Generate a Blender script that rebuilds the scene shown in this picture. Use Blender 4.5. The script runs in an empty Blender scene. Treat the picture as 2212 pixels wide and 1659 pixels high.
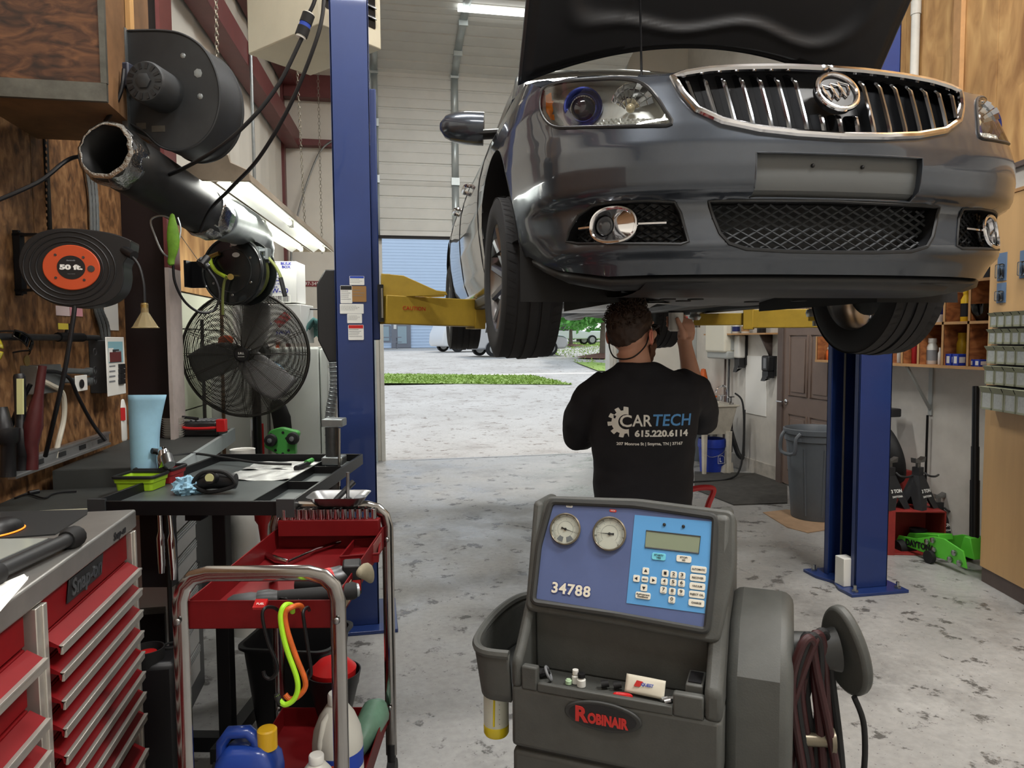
import bpy, bmesh, math, random
from math import sin, cos, pi, radians, atan2, sqrt, hypot
from mathutils import Vector as V, Matrix as MX, noise as NZ
random.seed(7)
SC = bpy.context.scene
COL = SC.collection
# ---------------- camera ----------------
H = 1.6; PSI = radians(11); PITCH = radians(3.58); ROLL = -0.0066; FPX = 1550.0
cd = bpy.data.cameras.new('camera'); cam = bpy.data.objects.new('camera', cd); COL.objects.link(cam)
cd.sensor_width = 36; cd.lens = FPX/2212*36; cd.clip_start = .05; cd.clip_end = 400
CR = MX.Rotation(-PSI, 3, 'Z') @ MX.Rotation(pi/2-PITCH, 3, 'X') @ MX.Rotation(ROLL, 3, 'Z')
CO = V((0, 0, H))
cam.matrix_world = MX.Translation(CO) @ CR.to_4x4()
SC.camera = cam
# ---------------- world, light, exposure ----------------
vs = SC.view_settings; vs.view_transform = 'Standard'; vs.look = 'None'; vs.gamma = 1; vs.use_curve_mapping = False
vs.exposure = 0.0
wd = bpy.data.worlds.new('sky'); SC.world = wd; wd.use_nodes = True
wn = wd.node_tree.nodes; wl = wd.node_tree.links
bg = wn['Background']
grd = wn.new('ShaderNodeTexGradient'); tc = wn.new('ShaderNodeTexCoord'); mp = wn.new('ShaderNodeSeparateXYZ'); rp = wn.new('ShaderNodeValToRGB')
wl.new(tc.outputs['Generated'], mp.inputs[0]); wl.new(mp.outputs['Z'], rp.inputs[0]); wl.new(rp.outputs[0], bg.inputs[0])
rp.color_ramp.elements[0].color = (.98, .98, .95, 1); rp.color_ramp.elements[1].color = (.62, .78, 1, 1)
bg.inputs[1].default_value = 1.15
def lamp(name, kind, loc, power, size=1, sy=None, rot=(0, 0, 0), color=(1, 1, 1)):
    l = bpy.data.lights.new(name, kind); l.energy = power; l.color = color
    if kind == 'AREA':
        l.shape = 'RECTANGLE'; l.size = size; l.size_y = sy or size
    if kind == 'SUN': l.angle = size
    o = bpy.data.objects.new(name, l); COL.objects.link(o); o.location = loc; o.rotation_euler = rot
    return o
lamp('sun', 'SUN', (10, 20, 30), 1.7, radians(8), rot=(radians(-38), radians(22), 0), color=(1, .96, .9))
CEIL_LAMPS = [(-.1, .2), (2.6, .2), (-.1, 3.1), (2.9, 2.6), (1.3, 6.3)]
for i, (x, y) in enumerate(CEIL_LAMPS):
    lamp('ceiling_tube_light', 'AREA', (x, y, 5.15), [75, 190, 90, 120, 90][i], 1.2, .3, color=(1, .985, .95))
# ---------------- helpers ----------------
def ray(px, py):
    d = CR @ V(((px-1106)/FPX, -(py-829.5)/FPX, -1)); return d
def atd(px, py, d): return CO + ray(px, py)*d          # camera depth d along optical axis
def atz(px, py, z): r = ray(px, py); return CO + r*((z-H)/r.z)
def aty(px, py, y): r = ray(px, py); return CO + r*(y/r.y)
def atx(px, py, x): r = ray(px, py); return CO + r*(x/r.x)
def atp(px, py, p, n): r = ray(px, py); n = V(n); return CO + r*((V(p)-CO).dot(n)/r.dot(n))
LWP = V((-1.5, 2.5, 0)); LWD = V((.45, 7.1, 0)).normalized(); LWN = V((LWD.y, -LWD.x, 0)); LWA = -atan2(.45, 7.1)
def lw(px, py, off=0): return atp(px, py, LWP + LWN*off, LWN)   # point on the left wall plane
def cl(c):
    return tuple(((x/255)/12.92 if x/255 <= .04045 else ((x/255+.055)/1.055)**2.4) for x in c)
MATS = {}
def mat(name, c, r=.5, m=0, var=0, sc=6, bump=0, bs=60, coat=0, em=0, tr=0, ior=1.45, c2=None, st=None, spec=None, det=4, alpha=1):
    if name in MATS: return MATS[name]
    a = bpy.data.materials.new(name); a.use_nodes = True; n = a.node_tree.nodes; l = a.node_tree.links; b = n['Principled BSDF']
    b.inputs['Base Color'].default_value = (*cl(c), 1); b.inputs['Roughness'].default_value = r; b.inputs['Metallic'].default_value = m
    b.inputs['IOR'].default_value = ior
    if spec is not None: b.inputs['Specular IOR Level'].default_value = spec
    if coat: b.inputs['Coat Weight'].default_value = coat; b.inputs['Coat Roughness'].default_value = .04
    if tr: b.inputs['Transmission Weight'].default_value = tr
    if alpha < 1: b.inputs['Alpha'].default_value = alpha
    if em: b.inputs['Emission Color'].default_value = (*cl(c), 1); b.inputs['Emission Strength'].default_value = em
    if var or c2 or bump:
        t = n.new('ShaderNodeTexCoord'); mp = n.new('ShaderNodeMapping'); l.new(t.outputs['Object'], mp.inputs[0])
        if st: mp.inputs['Scale'].default_value = st
        if var or c2:
            q = n.new('ShaderNodeTexNoise'); q.inputs['Scale'].default_value = sc; q.inputs['Detail'].default_value = det; q.inputs['Roughness'].default_value = .65
            l.new(mp.outputs[0], q.inputs['Vector'])
            x = n.new('ShaderNodeValToRGB'); x.color_ramp.elements[0].position = .32; x.color_ramp.elements[1].position = .68
            lo = cl(c2) if c2 else tuple(k*(1-var) for k in cl(c))
            x.color_ramp.elements[0].color = (*lo, 1); x.color_ramp.elements[1].color = (*cl(c), 1)
            l.new(q.outputs['Fac'], x.inputs[0]); l.new(x.outputs[0], b.inputs['Base Color'])
        if bump:
            q = n.new('ShaderNodeTexNoise'); q.inputs['Scale'].default_value = bs; q.inputs['Detail'].default_value = 3; l.new(mp.outputs[0], q.inputs['Vector'])
            k = n.new('ShaderNodeBump'); k.inputs['Strength'].default_value = bump; k.inputs['Distance'].default_value = .004
            l.new(q.outputs['Fac'], k.inputs['Height']); l.new(k.outputs[0], b.inputs['Normal'])
    MATS[name] = a; return a
class G:
    """collects shapes; obj() links them as ONE mesh object"""
    def __init__(s): s.v = []; s.f = []; s.M = None
    def add(s, vs, fs):
        k = len(s.v); s.v += [s.M @ V(p) for p in vs] if s.M else [V(p) for p in vs]; s.f += [tuple(i+k for i in q) for q in fs]; return s
    def mat(s, M): s.M = M; return s
    def bx(s, x0, x1, y0, y1, z0, z1):
        return s.add([(x0,y0,z0),(x1,y0,z0),(x1,y1,z0),(x0,y1,z0),(x0,y0,z1),(x1,y0,z1),(x1,y1,z1),(x0,y1,z1)], [(3,2,1,0),(4,5,6,7),(0,1,5,4),(1,2,6,5),(2,3,7,6),(3,0,4,7)])
    def box(s, c, d): return s.bx(c[0]-d[0]/2, c[0]+d[0]/2, c[1]-d[1]/2, c[1]+d[1]/2, c[2]-d[2]/2, c[2]+d[2]/2)
    def cyl(s, p, q, r, r2=None, n=20, cap=True):
        return s.rings([(V(p), r), (V(q), r if r2 is None else r2)], n, cap)
    def rings(s, pr, n=16, cap=True, closed=False, flat=None):
        """tube through [(point, radius)], radius a number or (rx, ry)"""
        P = [V(a) for a, _ in pr]; k0 = len(P); vs = []; fs = []
        T = []
        for i in range(k0):
            a = P[(i-1) % k0] if (closed or i) else P[0]; b = P[(i+1) % k0] if (closed or i < k0-1) else P[-1]
            t = b-a; T.append(t.normalized() if t.length > 1e-9 else (T[-1] if T else V((0,0,1))))
        u = V((0,0,1)) if abs(T[0].z) < .9 else V((1,0,0))
        if flat: u = V(flat)
        for i in range(k0):
            u = (u - T[i]*u.dot(T[i]));
            if u.length < 1e-6: u = T[i].orthogonal()
            u.normalize(); w = T[i].cross(u); r = pr[i][1]; rx, ry = r if isinstance(r, tuple) else (r, r)
            for j in range(n):
                a = 2*pi*j/n; vs.append(P[i] + u*(cos(a)*rx) + w*(sin(a)*ry))
        for i in range(k0 if closed else k0-1):
            i2 = (i+1) % k0
            for j in range(n): fs.append((i*n+j, i*n+(j+1) % n, i2*n+(j+1) % n, i2*n+j))
        if cap and not closed: fs += [tuple(range(n-1, -1, -1)), tuple((k0-1)*n+j for j in range(n))]
        return s.add(vs, fs)
    def tube(s, pts, r, n=8, k=0, closed=False):
        pts = cr(pts, k, closed) if k else [V(p) for p in pts]
        return s.rings([(p, r) for p in pts], n, True, closed)
    def lathe(s, prof, n=24, c=(0,0,0), M=None, cap=True):
        """prof [(r, z)] around local z, bottom to top outside"""
        vs = []; fs = []; m = len(prof); M = M or MX.Translation(c)
        for r, z in prof:
            for j in range(n): a = 2*pi*j/n; vs.append(M @ V((r*cos(a), r*sin(a), z)))
        for i in range(m-1):
            for j in range(n): fs.append((i*n+j, i*n+(j+1) % n, (i+1)*n+(j+1) % n, (i+1)*n+j))
        if cap: fs += [tuple(range(n-1, -1, -1)), tuple((m-1)*n+j for j in range(n))]
        return s.add(vs, fs)
    def prism(s, poly, h, M=None, z0=0):
        """2D polygon (ccw) extruded along local z from z0 to h"""
        n = len(poly); M = M or MX()
        vs = [M @ V((x, y, z0)) for x, y in poly] + [M @ V((x, y, h)) for x, y in poly]
        return s.add(vs, [tuple(range(n-1, -1, -1)), tuple(range(n, 2*n))] + [(i, (i+1) % n, n+(i+1) % n, n+i) for i in range(n)])
    def ball(s, c, r, n=16, m=10, M=None):
        if not isinstance(r, tuple): r = (r, r, r)
        prof = []; vs = []; fs = []; M = M or MX()
        for i in range(1, m):
            t = pi*i/m
            for j in range(n): a = 2*pi*j/n; vs.append(V(c)+M.to_3x3() @ V((r[0]*sin(t)*cos(a), r[1]*sin(t)*sin(a), r[2]*cos(t))))
        vs += [V(c)+M.to_3x3() @ V((0,0,r[2])), V(c)+M.to_3x3() @ V((0,0,-r[2]))]; k = len(vs)
        for i in range(m-2):
            for j in range(n): fs.append((i*n+j, (i+1)*n+j, (i+1)*n+(j+1) % n, i*n+(j+1) % n))
        for j in range(n): fs += [(k-2, j, (j+1) % n), (k-1, (m-2)*n+(j+1) % n, (m-2)*n+j)]
        return s.add(vs, fs)
    def ring(s, c, R, r, ax=(0,0,1), n=32, k=8):
        q = V(ax).to_track_quat('Z', 'Y').to_matrix()
        return s.tube([V(c)+q @ V((R*cos(2*pi*i/n), R*sin(2*pi*i/n), 0)) for i in range(n)], r, k, 0, True)
    def grid(s, fn, nu, nv, flip=False):
        vs = [fn(i/nu, j/nv) for j in range(nv+1) for i in range(nu+1)]; w = nu+1
        return s.add(vs, [((j*w+i, j*w+i+1, (j+1)*w+i+1, (j+1)*w+i) if not flip else (j*w+i, (j+1)*w+i, (j+1)*w+i+1, j*w+i+1)) for j in range(nv) for i in range(nu)])
    def quad(s, a, b, c, d): return s.add([a, b, c, d], [(0, 1, 2, 3)])
    def sheet(s, pts, n, t):
        """flat polygon with thickness t along n"""
        n = V(n)*t; k = len(pts); return s.add([V(p) for p in pts]+[V(p)+n for p in pts], [tuple(range(k-1,-1,-1)), tuple(range(k, 2*k))]+[(i, (i+1) % k, k+(i+1) % k, k+i) for i in range(k)])
    def obj(s, name, m, parent=None, bev=0, smooth=35, sub=0, solid=0, seg=2, **tags):
        me = bpy.data.meshes.new(name)
        if parent: base = MW[parent.name]; inv = base.inverted(); vv = [inv @ p for p in s.v]
        else:
            lo = [min(p[i] for p in s.v) for i in range(3)]; hi = [max(p[i] for p in s.v) for i in range(3)]
            c = V(((lo[0]+hi[0])/2, (lo[1]+hi[1])/2, lo[2])); vv = [p-c for p in s.v]; base = MX.Translation(c)
        me.from_pydata([tuple(p) for p in vv], [], s.f); me.update()
        o = bpy.data.objects.new(name, me); COL.objects.link(o); MW[o.name] = base.copy()
        if parent: o.parent = parent
        else: o.matrix_world = base
        for x in (m if isinstance(m, (list, tuple)) else [m]): me.materials.append(MATS[x] if isinstance(x, str) else x)
        if smooth:
            me.polygons.foreach_set('use_smooth', [True]*len(me.polygons)); me.set_sharp_from_angle(angle=radians(smooth))
        if solid: q = o.modifiers.new('thickness', 'SOLIDIFY'); q.thickness = solid; q.offset = 0
        if bev: q = o.modifiers.new('bevel', 'BEVEL'); q.width = bev; q.segments = seg; q.limit_method = 'ANGLE'; q.angle_limit = radians(40); q.harden_normals = False
        if sub: q = o.modifiers.new('subd', 'SUBSURF'); q.levels = sub; q.render_levels = sub
        if tags: tag(o, **tags)
        return o
    def parts(s, name, m, parent, **k):
        """each separate piece as an object of its own"""
        p = list(range(len(s.v)))
        def fd(i):
            while p[i] != i: p[i] = p[p[i]]; i = p[i]
            return i
        for f in s.f:
            for i in f[1:]: p[fd(i)] = fd(f[0])
        grp = {}
        for f in s.f: grp.setdefault(fd(f[0]), []).append(f)
        for fs in grp.values():
            us = sorted({i for f in fs for i in f}); mp = {u: i for i, u in enumerate(us)}; q = G(); q.v = [s.v[u] for u in us]; q.f = [tuple(mp[i] for i in f) for f in fs]; q.obj(name, m, parent, **k)
MW = {}
def tag(o, label=None, cat=None, group=None, kind=None):
    if label: o['label'] = label
    if cat: o['category'] = cat
    if group: o['group'] = group
    if kind: o['kind'] = kind
    return o
def E(name, loc, label, cat, group=None, rz=0):
    """an Empty at a thing's base; geometry of its parts is given in world space"""
    o = bpy.data.objects.new(name, None); COL.objects.link(o); o.empty_display_size = .1
    M = MX.Translation(V(loc)) @ MX.Rotation(rz, 4, 'Z'); o.matrix_world = M; MW[o.name] = M
    return tag(o, label, cat, group)
def dup(root, loc, rz=None, **tags):
    """copy of a thing with copies of its parts and sub-parts"""
    r = root.copy(); COL.objects.link(r)
    M = MX.Translation(V(loc)) @ (MX.Rotation(rz, 4, 'Z') if rz is not None else root.matrix_world.to_3x3().to_4x4())
    r.matrix_world = M; MW[r.name] = M; tag(r, **tags)
    def rec(a, b):
        for ch in list(a.children):
            c = ch.copy(); COL.objects.link(c); c.parent = b; MW[c.name] = M; rec(ch, c)
    rec(root, r); return r
def cr(pts, k=6, closed=False):
    P = [V(p) for p in pts]; n = len(P); out = []
    for i in range(n if closed else n-1):
        g = lambda j: P[j % n] if closed else P[min(max(j, 0), n-1)]
        a, b, c, d = g(i-1), g(i), g(i+1), g(i+2)
        for t in range(k):
            t /= k; out.append(.5*((2*b)+(c-a)*t+(2*a-5*b+4*c-d)*t*t+(3*b-a-3*c+d)*t**3))
    if not closed: out.append(P[-1])
    return out
def frame(o, x, y):
    """matrix with origin o, local x along x, local y near y, z outward"""
    x = V(x).normalized(); z = x.cross(V(y)).normalized(); y = z.cross(x)
    M = MX((x, y, z)).transposed().to_4x4(); M.translation = V(o); return M
def txt(s, size, M, m, parent, name='lettering', ext=.0006, bold=0, shear=0, sp=1, ax='CENTER', wid=None, lift=.0005):
    c = bpy.data.curves.new(name, 'FONT'); c.body = s; c.size = size; c.extrude = ext; c.offset = bold; c.shear = shear; c.space_character = sp
    c.align_x = ax; c.align_y = 'CENTER'; c.resolution_u = 3
    t = bpy.data.objects.new('tmp', c); COL.objects.link(t)
    me = bpy.data.meshes.new_from_object(t.evaluated_get(bpy.context.evaluated_depsgraph_get())); bpy.data.objects.remove(t)
    g = G(); vs = [v.co.copy() for v in me.vertices]
    if wid and vs:
        w = max(v.x for v in vs)-min(v.x for v in vs)
        for v in vs: v.x *= wid/w
    g.M = M @ MX.Translation((0, 0, lift+ext)); g.add(vs, [tuple(p.vertices) for p in me.polygons]); bpy.data.meshes.remove(me)
    return g.obj(name, m, parent, smooth=0)
def rrect(w, h, r, n=5, cx=0, cy=0):
    out = []
    for (sx, sy, a0) in ((1,1,0),(-1,1,90),(-1,-1,180),(1,-1,270)):
        for i in range(n+1):
            a = radians(a0+90*i/n); out.append((cx+sx*(w/2-r)+r*cos(a), cy+sy*(h/2-r)+r*sin(a)))
    return out
def struct(g, name, m, **k): o = g.obj(name, m, **k); o['kind'] = 'structure'; return o
# common materials
mat('chrome', (215,215,218), .08, 1); mat('steel', (150,150,150), .32, 1, .15, 20); mat('galv', (150,156,158), .4, .8, .2, 12)
mat('aluminium', (190,190,190), .35, .9, .12, 10); mat('black_plastic', (26,26,28), .42); mat('black_rubber', (20,20,21), .7)
mat('black_metal', (18,18,20), .4, .3); mat('white_plastic', (225,224,218), .4); mat('red_plastic', (185,28,30), .4); mat('dark_grey', (52,54,56), .5)
mat('white_print', (235,235,230), .6); mat('black_print', (20,20,24), .6); mat('blue_print', (40,70,170), .6); mat('grey_print', (120,122,125), .6)
mat('dull_metal', (95,96,98), .4, .9, .3, 15); mat('paper', (232,231,226), .8); mat('zinc', (170,172,170), .3, 1)
mat('clear_plastic', (235,235,230), .12, 0, tr=.92, ior=1.2)
# ---------------- floor, walls, ceiling ----------------
def concrete(name, base, dark, lite, r0, r1):
    a = bpy.data.materials.new(name); a.use_nodes = True; n = a.node_tree.nodes; l = a.node_tree.links; b = n['Principled BSDF']; MATS[name] = a
    t = n.new('ShaderNodeTexCoord')
    def nz(s, d=5, ro=.6):
        q = n.new('ShaderNodeTexNoise'); q.inputs['Scale'].default_value = s; q.inputs['Detail'].default_value = d; q.inputs['Roughness'].default_value = ro; l.new(t.outputs['Object'], q.inputs['Vector']); return q.outputs['Fac']
    def rmp(src, p0, p1, c0, c1):
        x = n.new('ShaderNodeValToRGB'); x.color_ramp.elements[0].position = p0; x.color_ramp.elements[1].position = p1
        x.color_ramp.elements[0].color = (*c0, 1); x.color_ramp.elements[1].color = (*c1, 1); l.new(src, x.inputs[0]); return x.outputs[0]
    def mix(f, A, B, mode='MIX'):
        m = n.new('ShaderNodeMix'); m.data_type = 'RGBA'; m.blend_type = mode
        if isinstance(f, float): m.inputs[0].default_value = f
        else: l.new(f, m.inputs[0])
        l.new(A, m.inputs[6]); l.new(B, m.inputs[7]); return m.outputs[2]
    W = (1,1,1); K = (0,0,0)
    c = rmp(nz(.55), .3, .7, cl(base), cl(lite)); pit = rmp(nz(5.5, 7, .72), .575, .62, K, W); spk = rmp(nz(60, 2), .67, .72, K, W)
    dk = n.new('ShaderNodeRGB'); dk.outputs[0].default_value = (*cl(dark), 1)
    stn = rmp(nz(1.3, 6, .7), .52, .72, K, (.6,.6,.6))
    c = mix(stn, c, dk.outputs[0]); c = mix(pit, c, dk.outputs[0]); c = mix(spk, c, dk.outputs[0])
    c = mix(.5, c, rmp(nz(28, 4), .25, .75, (.55,.55,.55), W), 'MULTIPLY')
    l.new(c, b.inputs['Base Color'])
    rr = rmp(nz(2.2, 5), .35, .65, (r0,)*3, (r1,)*3); l.new(rr, b.inputs['Roughness'])
    k = n.new('ShaderNodeBump'); k.inputs['Strength'].default_value = .35; k.inputs['Distance'].default_value = .006
    l.new(mix(.5, pit, rmp(nz(14, 4), .3, .7, K, W)), k.inputs['Height']); k.invert = True; l.new(k.outputs[0], b.inputs['Normal'])
    return a
concrete('floor_concrete', (150,149,147), (96,94,91), (178,177,174), .24, .6)
mat('insulation', (214,210,200), .6, 0, .12, 1.2, .35, 5); mat('maroon_steel', (104,52,52), .45, 0, .2, 5)
mat('wall_white', (214,210,202), .6, 0, .22, 2.2, .1, 30); mat('ceiling_white', (222,220,214), .7, 0, .1, 2)
g = G(); g.bx(-2.6, 5.2, -2.2, 9.62, -.15, 0); struct(g, 'floor', 'floor_concrete')
mat('crack', (48,46,44), .9)
g = G()
for pts in ([(1.2,1.98),(2.0,1.97),(3.1,1.93),(4.4,1.94)], [(.18,1.78),(.5,1.86),(.62,1.88)], [(.35,9.55),(1.6,9.53),(3.2,9.56)]):
    P = cr([(x, y, 0) for x, y in pts], 8)
    for i in range(len(P)-1):
        w = .006+.004*random.random(); a, b = P[i], P[i+1]; g.add([(a.x,a.y-w,.0008),(b.x,b.y-w,.0008),(b.x,b.y+w,.0008),(a.x,a.y+w,.0008)], [(0,1,2,3)])
struct(g, 'trim_1', 'crack', smooth=0)
# left wall (insulated metal) runs slightly toward the bay
def L(s, off, z): return LWP + LWD*s + LWN*off + V((0, 0, z))   # left wall frame: along, inward, up
S1 = 7.113
g = G(); g.M = frame(LWP, LWD, (0,0,1))     # local x along wall, y up, -z... outward normal = LWD x Z = LWN
def quilt(u, v):
    x = -5+u*12.12; z = v*6; return (x, z, .012*sin(x*2*pi/.9)**8 + .01*NZ.noise(V((x*1.3, z*.8, 3))))
g.grid(quilt, 220, 30); struct(g, 'wall_left', 'insulation', smooth=180)
for i, z in enumerate((4.13, 4.86)):   # horizontal girts on the left wall
    g = G(); g.M = frame(LWP, LWD, (0,0,1)); g.bx(-4.9, S1-.02, z-.11, z+.11, .03, .2); struct(g, f'trim_{2+i}', 'maroon_steel', bev=.006)
# back wall round the door opening
DX0, DX1, YB = .12, 3.28, 9.6
g = G(); g.bx(-1.4, DX0, YB, YB+.15, 0, 6); g.bx(DX1, 4.6, YB, YB+.15, 0, 6); g.bx(DX0, DX1, YB, YB+.15, 5.3, 6); struct(g, 'wall_back', 'insulation')
g = G(); g.bx(-1.02, DX0-.1, YB-.16, YB-.01, 4.62, 4.9); g.bx(-1.02, DX0-.1, YB-.13, YB-.01, 4.04, 4.12); struct(g, 'trim_5', 'maroon_steel', bev=.004)
g = G(); c = aty(609, 400, YB); g.bx(c.x-.05, c.x+.06, YB-.2, YB-.02, 0, 4.95); struct(g, 'trim_6', 'maroon_steel', bev=.004)
# right wall, upper ply wall, near wall behind camera, ceiling
RX = 4.4
g = G(); g.bx(RX, RX+.15, -2.2, 9.7, 0, 6); struct(g, 'wall_right', 'wall_white')
g = G(); g.bx(-2.6, 5.2, -2.35, -2.2, 0, 6); struct(g, 'wall_near', 'wall_white')
def corr(u, v):
    x = -2.7+u*8; y = -2.3+v*12.1; return (x, y, 5.9+.02*sin(x*2*pi/.3))
g = G(); g.grid(corr, 330, 8, True); struct(g, 'ceiling', 'ceiling_white', smooth=180)
for i, y in enumerate((1.0, 4.0, 7.0)):
    g = G(); g.bx(-1.7, 4.4, y-.09, y+.09, 5.6, 5.86); struct(g, f'trim_{10+i}', 'maroon_steel')
# frame column on the left wall: web facing us, its shadow put into the colour, with flange on its inner edge
mat('shaded_maroon', (30,16,17), .5, 0, .3, 4); mat('flange_paint', (190,178,172), .6, 0, .25, 6)
c = lw(252, 700); s = (c-LWP).dot(LWD)
f = atp(378, 700, c, (LWD.x, LWD.y, 0)); dep = (f-LWP).dot(LWN)
g = G(); g.M = frame(LWP, LWD, (0,0,1)); g.bx(s-.012, s+.012, 0, 5.9, .02, dep)
struct(g, 'trim_7', 'shaded_maroon')
g = G(); g.M = frame(LWP, LWD, (0,0,1)); g.bx(s-.1, s+.1, 0, 2.0, dep-.012, dep+.008); struct(g, 'trim_8', 'flange_paint')
g = G(); g.M = frame(LWP, LWD, (0,0,1)); g.bx(s-.1, s+.1, 2.0, 5.9, dep-.012, dep+.008); struct(g, 'trim_9', 'maroon_steel')
SCOL, DCOL = s, dep
# OSB sheets on the left wall, nearer than the column
def flakes(name, cols, scv, squash, mul=.45, dis=1.6):
    a = bpy.data.materials.new(name); a.use_nodes = True; n = a.node_tree.nodes; l = a.node_tree.links; b = n['Principled BSDF']; MATS[name] = a
    t = n.new('ShaderNodeTexCoord'); mp = n.new('ShaderNodeMapping'); mp.inputs['Scale'].default_value = squash; l.new(t.outputs['Object'], mp.inputs[0])
    q = n.new('ShaderNodeTexNoise'); q.inputs['Scale'].default_value = scv; q.inputs['Detail'].default_value = 3; q.inputs['Distortion'].default_value = dis; l.new(mp.outputs[0], q.inputs['Vector'])
    v = n.new('ShaderNodeTexVoronoi'); v.inputs['Scale'].default_value = scv*1.3; l.new(mp.outputs[0], v.inputs['Vector'])
    x = n.new('ShaderNodeValToRGB'); e = x.color_ramp.elements; e[0].position = .3; e[0].color = (*cl(cols[0]), 1); e[1].position = .72; e[1].color = (*cl(cols[2]), 1)
    k = e.new(.5); k.color = (*cl(cols[1]), 1); l.new(q.outputs['Fac'], x.inputs[0])
    m = n.new('ShaderNodeMix'); m.data_type = 'RGBA'; m.blend_type = 'MULTIPLY'; m.inputs[0].default_value = mul
    y = n.new('ShaderNodeValToRGB'); y.color_ramp.elements[0].color = (.45,.4,.35,1); y.color_ramp.elements[1].color = (1.0,1,1,1); l.new(v.outputs['Color'], y.inputs[0])
    l.new(x.outputs[0], m.inputs[6]); l.new(y.outputs[0], m.inputs[7]); l.new(m.outputs[2], b.inputs['Base Color']); b.inputs['Roughness'].default_value = .65
flakes('osb', [(80,54,32),(134,95,58),(168,128,86)], 26, (1, 1, .55), .8, .5); flakes('dark_osb', [(40,24,15),(84,52,32),(120,80,50)], 14, (.6, 1, 1.4))
flakes('plywood', [(150,106,58),(190,146,90),(214,172,112)], 2.2, (2.2, 2.2, .7)); flakes('shelf_ply', [(110,62,32),(160,98,54),(188,126,74)], 5, (1, .5, 2.5))
g = G(); g.M = frame(LWP, LWD, (0,0,1))
sB = s-.005
for a, b in ((-3.6, -1.2), (-1.19, .9), (.905, sB)): g.bx(a, b, 0, 2.62 if b < 1 else 2.75, .03, .05)
struct(g, 'wall_side', 'osb')
# upper plywood wall on the right (mezzanine face), follows the tall cabinet's line
CABD = V((sin(PSI)+.0568*cos(PSI), cos(PSI)-.0568*sin(PSI), 0)).normalized()   # direction away from viewer
CAB0 = atd(2115, 1255, 4.7); CAB0.z = 0
CABN = V((-CABD.y, CABD.x, 0))     # toward the bay
g = G(); g.M = frame(CAB0, CABD, (0,0,1))
for a, b in ((-3.6,-2.41),(-2.4,-1.21),(-1.2,-.005),(0,1.195),(1.2,2.395),(2.4,4.4)): g.bx(a, b, 2.62, 5.9, 0, .04)
struct(g, 'wall_upper', 'plywood', bev=.002)
# ---------------- sectional overhead door ----------------
mat('door_panel', (205,207,203), .45, 0, .08, 3); mat('galv_bright', (186,196,198), .4, .5, .1, 8)
d = tag(E('door_1', (1.7, YB-.1, 2.93), 'white sectional overhead door rolled half up above the driveway', 'garage door'), kind='structure')
prof = [(YB-.06, 2.94), (YB-.06, 3.66), (YB-.06, 4.37), (YB-.08, 5.02), (YB-.5, 5.2), (YB-1.05, 5.34), (YB-1.7, 5.42)]
def panel(a, b):
    a = V((0, *a)); b = V((0, *b)); t = (b-a); Ln = t.length; t.normalize(); nrm = V((0, t.z, -t.y)) * -1   # toward the room
    pr = [(0, .012)]
    nr = 5 if Ln > .6 else 3
    for i in range(nr):
        z = Ln*(i+.5)/nr; w = .018 if i % 2 else .008; pr += [(z-w, .0), (z-w*.5, -.012 if i % 2 else -.006), (z+w*.5, -.012 if i % 2 else -.006), (z+w, .0)]
    pr += [(Ln-.012, .012), (Ln-.004, .012)]
    g = G(); P = [a + t*z + nrm*(o+.02) for z, o in pr]; n = len(P)
    vs = [V((DX0-.05, p.y, p.z)) for p in P] + [V((DX1+.05, p.y, p.z)) for p in P]
    g.add(vs, [(i, i+1, n+i+1, n+i) for i in range(n-1)])
    q = [a - nrm*.025, b - nrm*.025]; g.add([(DX0-.05, *q[0][1:]), (DX0-.05, *q[1][1:]), (DX1+.05, *q[1][1:]), (DX1+.05, *q[0][1:])], [(0,1,2,3)])
    return g, a, b, t, nrm
xst = [aty(808, 400, YB-.1).x+.02, aty(984, 400, YB-.1).x, aty(984, 400, YB-.1).x+1.15]
for i in range(len(prof)-1):
    g, a, b, t, nrm = panel(prof[i], prof[i+1]); p = g.obj('door_panel', 'door_panel', d, smooth=20)
    s = G()
    for x in xst:
        A = a + nrm*.038; B = b + nrm*.038
        s.add([(x-.045, *A[1:]), (x+.045, *A[1:]), (x+.045, *B[1:]), (x-.045, *B[1:])], [(0,1,2,3)])
        h = b + nrm*.05; s.box((x, h.y, h.z), (.1, .02, .09))
    s.obj('stile', 'galv_bright', p, bev=0, solid=.01)
g = G(); g.bx(DX0-.03, DX1+.03, YB-.13, YB-.02, 2.915, 2.945); g.obj('bottom_seal', 'black_rubber', d)
g = G()
for x in (DX0-.1, DX1+.1):
    g.bx(x-.03, x+.03, YB-.12, YB-.05, 0, 4.95); g.tube([(x, YB-.1, 4.9), (x, YB-.25, 5.2), (x, YB-.8, 5.4), (x, YB-3.6, 5.5)], .03, 6, 4)
g.obj('door_track', 'galv_bright', d)
g = G(); g.bx(DX0-.02, DX0+.03, YB-.03, YB+.16, 0, 5.3); g.bx(DX1-.03, DX1+.02, YB-.03, YB+.16, 0, 5.3); struct(g, 'trim_14', mat('jamb_white', (214,213,206), .5, 0, .2, 4))
mat('lit_strip', (255,255,250), .5, em=3.0)
g = G(); g.bx(DX0+.9, DX1+.1, YB-1.35, YB-1.28, 5.3, 5.36); g.obj('bright_strip', 'lit_strip', label='bright glowing strip along the top of the overhead door', cat='light')  # glowing bar added to give the bright strip above the door
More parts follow.
